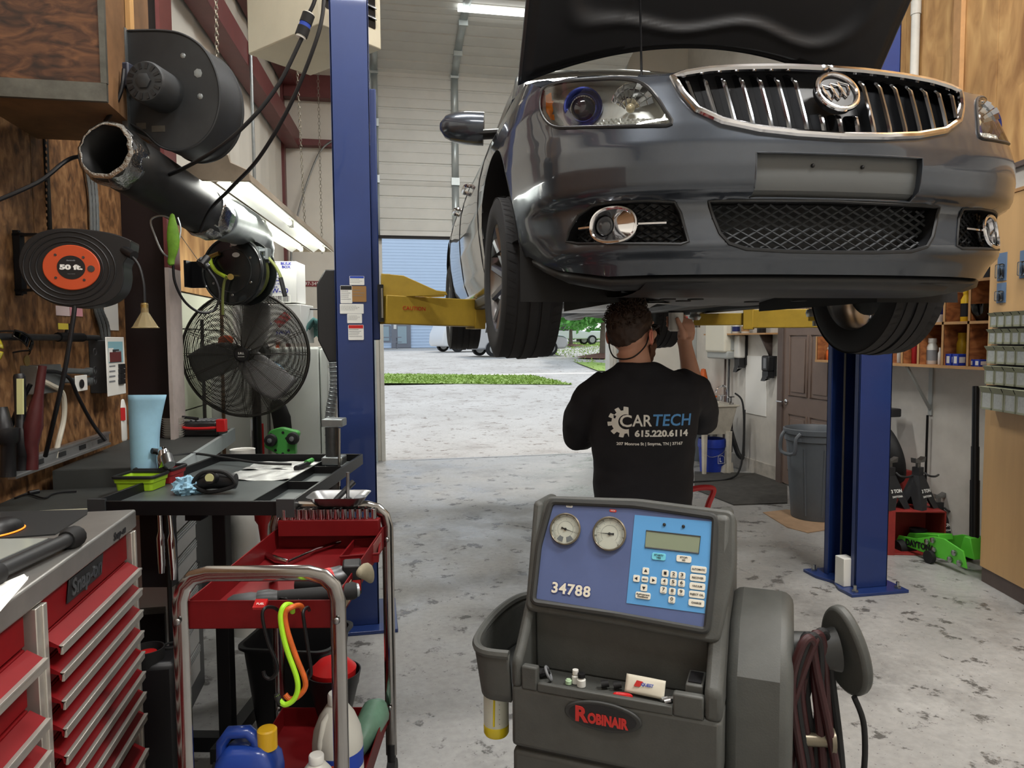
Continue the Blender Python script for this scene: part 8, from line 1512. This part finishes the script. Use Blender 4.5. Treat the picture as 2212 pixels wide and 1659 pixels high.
def jstand(p, yaw, label, sc=1.0):
    M = MX.Translation(p) @ MX.Rotation(-PSI+yaw, 4, 'Z') @ MX.Scale(sc, 4); r = E('jack_stand', p, label, 'jack stand', 'three ton jack stands'); g = G(); g.M = M
    b = [(-.1,-.1),(.1,-.1),(.1,.1),(-.1,.1)]; t = [(-.03,-.03),(.03,-.03),(.03,.03),(-.03,.03)]
    for i in range(4):
        a, c = b[i], b[(i+1) % 4]; e, f = t[i], t[(i+1) % 4]; lp2 = lambda u, v, q: (u[0]+(v[0]-u[0])*q, u[1]+(v[1]-u[1])*q)
        A, B = lp2(a, c, .28), lp2(a, c, .72); mid = lp2(lp2(a, c, .5), lp2(e, f, .5), .38)
        g.add([(*a,0),(*A,0),(*mid,.09),(*B,0),(*c,0),(*f,.24),(*e,.24)], [(0,1,2,6),(2,3,4,5),(2,5,6)])
    g.obj('base', 'stand_black', r, solid=.004, smooth=0); g = G(); g.M = M; g.bx(-.028,.028,-.028,.028,.2,.3); g.obj('collar', 'stand_black', r); g = G(); g.M = M; g.bx(-.016,.016,-.012,.012,.25,.34); g.prism([(-.055,.335),(.055,.335),(.062,.375),(.04,.365),(.0,.35),(-.04,.365),(-.062,.375)], .022, MX(((1,0,0,0),(0,0,1,0),(0,1,0,0),(0,0,0,1))), -.022); g.obj('saddle', 'steel', r, bev=.003); g = G(); g.M = M; g.tube([(.03,-.03,.26),(.04,-.06,.24),(.1,-.07,.23),(.16,-.06,.235)], .008, 8, 4); g.obj('ratchet_lever', 'dull_metal', r)
    Mf = M @ frame((0,-.068,.11), (1,0,0), (0,.28,1)); txt('3 TON', .035, Mf @ MX.Translation((0,.02,.004)), 'sticker_white', r, 'lettering', .0005, .0012); txt('DAYTONA', .02, Mf @ MX.Translation((0,-.02,.004)), 'sticker_white', r, 'lettering', .0005, .0005); return r
jstand(RBM @ V((-.14,.12,h)), .35, 'left jack stand on top of the red crate by the blue post'); jstand(RBM @ V((.07,.14,h)), .5, 'right jack stand on top of the red crate'); jq = atz(2050, 1175, 0); jstand(V((jq.x, jq.y+.12, 0)), .35, 'jack stand on the floor behind the green floor jack')
ty = V((4.16, 5.2, .0)); TYM = MX.Translation(ty+V((0,0,.62))) @ MX.Rotation(radians(75), 4, 'Y') @ MX.Rotation(.3, 4, 'X'); bs_ = E('balancer', ty, 'dark machine stand with a black wheel guard behind the jack stands', 'machine'); g = G(); g.rings([(TYM @ V((.2*cos(a),.2*sin(a),0)), (.05,.07)) for a in [2*pi*k/32 for k in range(32)]], 10, closed=True); g.obj('wheel_guard', 'black_rubber', bs_, smooth=60); g = G(); g.bx(ty.x-.14, ty.x+.18, ty.y-.1, ty.y+.25, 0, .5); g.obj('pedestal', 'box_red', bs_, bev=.006); g = G(); g.bx(ty.x-.02, ty.x+.05, ty.y+.1, ty.y+.17, .5, .95); g.bx(ty.x-.16,ty.x+.16,ty.y+.02,ty.y+.2,.93,1.0); g.obj('vise_head', 'stand_black', bs_, bev=.01)
# green floor jack
ja, jb2 = atz(1932, 1185, 0), atz(2085, 1245, 0); jd = (jb2-ja); jl = jd.length; JK = frame(V((ja.x, ja.y, 0)), jd, (0,0,1))   # x along, y up, z toward viewer-ish
fj = E('floor_jack', JK @ V((jl*.5,0,0)), 'bright green floor jack with tall black handle beside the red crate', 'floor jack'); sidep = [(0,.05),(.03,.11),(jl*.3,.13),(jl*.55,.19),(jl*.7,.2),(jl*.95,.16),(jl,.05),(jl*.7,.055),(jl*.5,.05)]
for z in (-.02, -.26): g = G(); g.prism(sidep, z+.012, JK, z); pl_ = g.obj('side_plate', 'jack_green', fj, bev=.003); 
M = JK @ MX.Translation((jl*.37, .09, -.006)) @ MX.Rotation(.07, 4, 'Z'); txt('DAYTONA', .062, M, 'black_print', fj, 'lettering', .001, .003, wid=jl*.42)
g = G(); g.prism([(.0,.06),(.05,.13),(jl*.5,.19),(jl*.52,.15),(.1,.08)], -.08, JK, -.2); g.obj('lift_arm', 'jack_green', fj, bev=.004); g = G(); c = JK @ V((.07,.15,-.14)); g.lathe([(0,-.02),(.05,-.02),(.06,.0),(.06,.012),(.03,.014),(0,.008)], 24, c=c); g.obj('saddle', 'black_rubber', fj)
for x, y in ((.48,.14),(.56,.165),(.58,.1),(.85,.13),(.8,.075),(.92,.075)): g = G(); p = JK @ V((jl*x,y,-.008)); g.lathe([(0,0),(.02,0),(.02,.014),(.012,.018),(0,.018)], 12, M=frame(p, jd, (0,0,1))); g.obj('bolt', 'zinc', fj)
for x, z in ((.55,.03),(.55,-.3),(.12,-.02),(.12,-.24)): g = G(); g.cyl(JK @ V((jl*x,.045,z)), JK @ V((jl*x,.045,z-.03)), .045, n=20); g.obj('wheel', 'black_rubber', fj)
g = G(); g.prism([(jl*.78,.1),(jl*.98,.1),(jl*.92,.24),(jl*.84,.24)], -.08, JK, -.2); g.obj('handle_yoke', 'jack_green', fj, bev=.006); h0 = JK @ V((jl*.88,.22,-.14)); h1 = atd(2108, 835, (h0-CO).dot(CR @ V((0,0,-1)))+.15); g = G(); g.cyl(h0, h0.lerp(h1,.38), .03, n=16); g.cyl(h0.lerp(h1,.38), h0.lerp(h1,.6), .026, n=16); g.cyl(h0.lerp(h1,.6), h1, .022, n=16); g.obj('handle', 'black_metal', fj)
# tall cabinet panel
CABM = frame(CAB0, CABD, (0,0,1)); CI = CABM.inverted()
cabp = lambda px, py, off=0: atp(px, py, CAB0+CABN*off, CABN)
zt2 = cabp(2141, 432).z; cb = E('tall_cabinet', CAB0-CABD*.9-CABN*.3, 'tall maple veneer cabinet at the right edge with bins on its side', 'cabinet')
g = G(); g.M = CABM; g.bx(-2.2, 0, .1, zt2, 0, .38); g.obj('side_panel', 'cabinet_ply', cb, bev=.004); g = G(); g.M = CABM; g.bx(-2.2, 0, 0, .1, .015, .37); g.obj('plinth', 'frame_brown', cb); g = G(); g.M = CABM; g.bx(-2.2, .02, zt2, zt2+.02, -.006, .38); g.obj('top_edge', 'wood_edge', cb)
g = G(); g.M = CABM; g.bx(-3.2, .3, zt2+.02, 2.62, .0, .4); struct(g, 'wall_header', 'wall_white')
g = G(); g.M = CABM; g.bx(-3.2, .3, 2.6, 2.63, -.03, .0); struct(g, 'trim_16', 'frame_brown')
k_ = 0
for (ya, yb, xl, t) in ((675,708,2138,.05),(710,744,2135,.055),(746,786,2131,.065),(788,830,2127,.075),(832,884,2119,.09)):
    a = CI @ cabp(xl, ya, t); b = CI @ cabp(xl, yb, t); z0, z1 = b.y, a.y; x1 = a.x; wdt = (.075,.075,.095,.1,.115)[k_]
    rk = E('bin_rack', CABM @ V((x1-.3, z0, -t/2)), ['topmost','second','middle','fourth','bottom'][k_]+' row of olive tilt bins on the cabinet side', 'bin rack', 'tilt bin rows on the tall cabinet'); k_ += 1
    g = G(); g.M = CABM; g.bx(x1-6*wdt, x1, z0, z1, -t*.6, 0); g.obj('housing', 'dark_grey', rk)
    for i in range(6):
        xa = x1-i*wdt-.004; xb = xa-wdt+.008; g = G(); g.M = CABM; hh = z1-z0
        for q in ((xb,xa,z0+.004,z0+.016),(xb,xb+.008,z0+.004,z0+hh*.78),(xa-.008,xa,z0+.004,z0+hh*.78)): g.bx(*q, -t, -t*.6)
        g.add([(xb,z0+hh*.72,-t),(xa,z0+hh*.72,-t),(xa,z0+hh*.96,-t-.018),(xb,z0+hh*.96,-t-.018),(xa,z0+hh*.97,-t*.6),(xb,z0+hh*.97,-t*.6)], [(0,1,2,3),(3,2,4,5)]); bn = g.obj('bin', 'bin_olive', rk); g = G(); g.M = CABM; g.bx(xb+.008, xa-.008, z0+.016, z0+hh*.74, -t*.97, -t*.65); g.obj('window', 'bin_clear', bn)
for px, pa_, pb2, lab in ((2163,546,606,'upper blister pack hanging on the cabinet side'),(2161,611,654,'lower blister pack hanging on the cabinet side'),(2212,540,600,'blister pack hanging at the right picture edge')):
    a = CI @ cabp(px, pa_, .01); b = CI @ cabp(px, pb2, .01); h = a.y-b.y; q = CABM @ V((a.x, b.y, -.004)); bp = E('blister_pack', q, lab, 'blister pack'); g = G(); g.M = CABM; g.bx(a.x-.045, a.x+.045, b.y, a.y, -.004, 0); g.obj('card', mat('card_blue', (96,120,150), .5), bp); g = G(); g.M = CABM; g.bx(a.x-.032, a.x+.032, b.y+h*.08, b.y+h*.6, -.03, -.004); g.obj('bubble', 'clear_glass', bp, bev=.008); g = G(); g.M = CABM; g.ball((a.x, b.y+h*.3, -.016), (.02,.03,.008), 10, 6); g.obj('bulb', 'dull_metal', bp)
g = G(); q = CI @ cabp(1975, 100, .04); g.M = CABM; g.cyl((q.x, 2.62, -.035), (q.x, 5.8, -.035), .03, n=14); g.cyl((q.x, (CI @ cabp(1975,22,.04)).y-.04, -.035), (q.x, (CI @ cabp(1975,22,.04)).y+.06, -.035), .036, n=14); g.obj('conduit_pipe', 'jamb_white', None, label='white vertical pipe on the plywood wall at upper right', cat='pipe')
for i, a in enumerate((.42, -.62, -1.75)): g = G(); g.M = CABM; g.bx(a-.05, a+.04, 2.64, 5.8, -.03, 0); struct(g, f'trim_{17+i}', 'wood_edge')
# red bent handle behind the machine
g = G(); g.tube([atd(1470,1062,3.05), atd(1510,1054,3.05), atd(1536,1054,3.05), atd(1541,1062,3.05), atd(1530,1090,3.05), atd(1520,1130,3.05)], .0125, 10, 6); q = atd(1515, 1180, 3.05); g.cyl(atd(1520,1128,3.05), V((q.x, q.y, 0)), .0125, n=10); g.obj('bent_tube', 'bottle_red', None, label='bent red tube handle standing between mechanic and machine', cat='handle')
# ---------------- outside the doorway ----------------
def gpt(px, py):
    r = ray(px, py); t = 8
    while t < 300:
        p = CO+r*t
        if p.y > 9.6 and p.z <= zg(p.y): return p
        t += .02
    return CO+r*60
mat('siding', (190,210,234), .6, 0, .04, 1); mat('grass', (158,186,88), .9, 0, .35, 3); mat('blade', (170,198,96), .8, 0, .3, 2); mat('mulch', (122,84,72), .95, 0, .3, 8, .5, 30); mat('leaf', (118,190,92), .7, 0, .3, 3); mat('bark', (110,98,88), .9, 0, .3, 6); mat('frame_grey', (120,124,134), .5); mat('pane', (150,170,180), .15, 0)
BY = 50.0; gz = zg(BY); lx = lambda px: aty(px, 700, BY).x; bz = lambda py: aty(900, py, BY).z
bd_ = E('building', (-6, BY+4, gz), 'pale blue lap sided building across the road with grey doors', 'building')
g = G(); x0, x1 = -30, lx(1068); pr = []
n = 42
for i in range(n): z = gz+i*.21; pr += [(BY-.03, z), (BY, z+.205)]
vs = [(x, y, z) for x in (x0, x1) for y, z in pr]; k = len(pr); g.add(vs, [(i, k+i, k+i+1, i+1) for i in range(k-1)]); g.bx(x0, x1, BY+.01, BY+9, gz, gz+n*.21); g.obj('siding', 'siding', bd_, smooth=0)
for a, b, t in ((845,887,700),(945,967,700)):
    g = G(); g.bx(lx(a), lx(b), BY-.1, BY+.02, gz, bz(t)); d = g.obj('door', 'frame_grey', bd_); w = lx(b)-lx(a); g = G(); g.bx(lx(a)+w*.32, lx(b)-w*.22, BY-.12, BY-.08, gz+.3, bz(t)-.15); g.obj('pane', 'pane', d); g = G(); g.bx(lx(a)+w*.12, lx(a)+w*.26, BY-.12, BY-.09, gz+1.3, gz+1.8); g.obj('sign', 'sticker_white', d)
g = G(); g.bx(lx(818), lx(843), BY-.1, BY+.02, gz+.4, bz(702)); d = g.obj('window', 'frame_grey', bd_); g = G(); g.bx(lx(821), lx(840), BY-.12, BY-.08, gz+.5, bz(705)); g.obj('pane', 'pane', d)
# picnic table
p = gpt(836, 753)-V((0,1.2,0)); p.z = zg(p.y); pt = E('picnic_table', p, 'dark picnic table beside the blue building door', 'picnic table'); s_ = (p-CO).dot(FW)/FPX; g = G(); g.M = MX.Translation(p); g.bx(-.9,.9,-.35,.35,.72,.78); g.obj('table_top', 'frame_grey', pt)
for y in (-.65,.65): g = G(); g.M = MX.Translation(p); g.bx(-.9,.9,y-.13,y+.13,.42,.47); g.obj('bench', 'frame_grey', pt)
for x in (-.6,.6): g = G(); g.M = MX.Translation(p); g.tube([(x,-.65,.02),(x,-.65,.42),(x,0,.45),(x,.65,.42),(x,.65,.02)], .03, 6); g.cyl((x,0,.45),(x,0,.72),.03,n=6); g.obj('leg', 'frame_grey', pt)
# grass
def lawn(name, pts, label, n, hgt, seed, kind=None):
    g = G(); r = random.Random(seed); P = [(q.x, q.y) for q in pts]; xs = [a for a, _ in P]; ys = [b for _, b in P]
    g.add([V((x, y, zg(y)+.02)) for x, y in P], [tuple(range(len(P)))]); A = np.array(P)
    while n > 0:
        x, y = r.uniform(min(xs), max(xs)), r.uniform(min(ys), max(ys))
        if not inside(np.array([(x, y)]), P)[0]: continue
        a = r.uniform(0, pi); w = .035; z = zg(y)+.01; h = hgt*r.uniform(.5, 1.2); g.add([(x-w*cos(a), y-w*sin(a), z), (x+w*cos(a), y+w*sin(a), z), (x+r.uniform(-.08,.08), y+r.uniform(-.08,.08), z+h)], [(0,1,2)]); n -= 1
    return g.obj(name, 'grass', None, smooth=0, label=label, cat='grass', kind='stuff')
a, b, c, d = gpt(800, 829), gpt(1238, 832), gpt(1150, 812), gpt(800, 808)
lawn('grass_strip', [V((-6, a.y, 0)), a, b, c, d, V((-6, d.y, 0))], 'narrow grass strip between the driveway and the road', 6000, .06, 1)
e = [gpt(*q) for q in ((1195,764),(1250,786),(1292,802),(1420,806),(1700,790),(1700,738),(1195,740))]
lawn('lawn', e, 'green lawn with trees to the right of the parked cars', 7000, .08, 2)
# trees
def canopy(seed, n):
    r = random.Random(seed); g = G(); bl = [(V((r.gauss(0,1.0), r.gauss(0,1.0), r.uniform(-.8,1.4))), r.uniform(.7,1.2)) for _ in range(16)]
    for i in range(n):
        c, R = r.choice(bl); d = V((r.gauss(0,1), r.gauss(0,1), r.gauss(0,.8))).normalized(); p = c+d*R*r.uniform(.6,1); u = V((r.gauss(0,1), r.gauss(0,1), r.gauss(0,.6))).normalized(); w = u.orthogonal()*.5; s = r.uniform(.1,.2); g.add([p-u*s, p+w*s, p+u*s, p-w*s], [(0,1,2,3)])
    return g
def tree(px, py, h, seed, label, cz, sc=1):
    p = gpt(px, py); r = E('tree', p, label, 'tree', 'young trees on the lawn'); g = G(); g.rings([(p, .16), (p+V((0,0,h*.5)), .12), (p+V((.05,0,h)), .09)], 10); g.obj('trunk', 'bark', r); g = canopy(seed, 4200); g.v = [p+V((v.x*sc, v.y*sc, v.z*sc*.9+cz)) for v in g.v]; g.obj('foliage', 'leaf', r, smooth=0)
    q = E('mulch_ring', p, 'brown mulch bed round the '+label.split(' ')[0]+' tree', 'mulch', 'mulch beds under the trees'); g = G(); n = 24; g.add([V((p.x+1.15*cos(2*pi*k/n), p.y+.9*sin(2*pi*k/n), zg(p.y+.9*sin(2*pi*k/n))+.03)) for k in range(n)]+[V((p.x, p.y, zg(p.y)+.22))], [(k, (k+1) % n, n) for k in range(n)]); g.obj('bed', 'mulch', q)
tree(1233, 748, 2.2, 5, 'left young green tree on the lawn behind the parked cars', 2.75, .95); tree(1302, 772, 2.0, 8, 'right green tree partly hidden by the mechanic', 2.6, .95)
for i, (x, y, sc, lab) in enumerate(((15,66,1.9,'far green tree behind the parked white pickup'),(20.5,70,2.1,'far green tree further right behind the lawn'),(26,68,2.1,'rightmost far green tree behind the lawn'))):
    p = V((x, y, zg(y))); r = E('tree', p, lab, 'tree'); g = G(); g.rings([(p, .25), (p+V((0,0,3)), .18)], 8); g.obj('trunk', 'bark', r); g = canopy(20+i, 2600); g.v = [p+V((v.x*sc, v.y*sc, v.z*sc+3.2)) for v in g.v]; g.obj('foliage', 'leaf', r, smooth=0)
# parked vehicles
def vehicle(name, p, yaw, prof, win, L_, W_, m, label, cat, wr=.34, tail=False):
    M = MX.Translation(p) @ MX.Rotation(yaw, 4, 'Z'); r = E(name, p, label, cat); A = M @ MX(((1,0,0,0),(0,0,1,-W_/2),(0,1,0,0),(0,0,0,1)))
    g = G(); g.prism([(x-L_/2, z) for x, z in prof], W_, A, 0); b = g.obj('body', m, r, bev=.09, seg=4, smooth=60)
    for w in win:
        for y in (-.004, W_): g = G(); g.prism([(x-L_/2, z) for x, z in w], y+.004, A, y); g.obj('window', 'dark_glass', r)
    for x in (L_*.19, L_*.8):
        for y in (0, W_): g = G(); c = A @ V((x-L_/2, wr, y)); n = M.to_3x3() @ V((0,1,0)); g.cyl(c-n*.1, c+n*.1, wr, n=28); t = g.obj('wheel', 'tyre', r); g = G(); g.cyl(c-n*.115, c+n*.115, wr*.62, n=20); g.obj('hubcap', 'rim_alloy', t)
    if tail:
        for y in (.12, W_-.12): g = G(); g.M = A; g.bx(-L_/2-.03, -L_/2+.1, .9, 1.12, y-.09, y+.09); g.obj('tail_light', 'red_plastic', r)
        g = G(); g.M = A; g.bx(-L_/2-.035, -L_/2, .62, .75, W_/2-.26, W_/2+.26); g.obj('licence_plate', 'sticker_white', r)
    return r
suv = [(.1,.3),(4.5,.3),(4.65,.5),(4.6,.8),(4.4,.92),(3.55,1.02),(2.8,1.55),(2.3,1.66),(.7,1.66),(.3,1.5),(.05,1.0),(.0,.5)]; sw = [[(.5,1.05),(.6,1.5),(1.5,1.56),(1.5,1.05)],[(1.6,1.05),(1.6,1.56),(2.4,1.55),(3.2,1.08)]]
mat('paint_silver', (176,178,184), .3, .6, coat=.6); mat('paint_white', (226,228,230), .35, coat=.5); mat('paint_maroon', (110,52,56), .3, .3, coat=.6)
p = gpt(1112, 768); vehicle('parked_car', p, radians(12), suv, sw, 4.6, 1.8, 'paint_silver', 'silver suv with red tail lights parked behind the lifted car', 'car', tail=True)
p = gpt(1030, 760); vehicle('parked_car', p+V((0,1.5,0)), radians(20), suv, sw, 4.6, 1.85, 'paint_white', 'white suv parked left of the silver one', 'car')
pk = [(.0,.45),(5.4,.45),(5.5,.7),(5.45,1.0),(4.2,1.1),(3.7,1.75),(2.2,1.78),(1.95,1.1),(.0,1.1)]; pw_ = [[(2.2,1.12),(2.35,1.65),(2.95,1.67),(2.95,1.12)],[(3.05,1.12),(3.05,1.67),(3.55,1.65),(3.95,1.15)]]
p = V((15.8, 57, zg(57))); vehicle('pickup_truck', p, radians(184), pk, pw_, 5.5, 1.9, 'paint_white', 'white pickup parked far behind the left tree', 'pickup', wr=.38)
p = V((23, 60, zg(60))); vehicle('parked_car', p, radians(200), suv, sw, 4.6, 1.8, 'paint_white', 'far white car parked beyond the lawn trees', 'car')
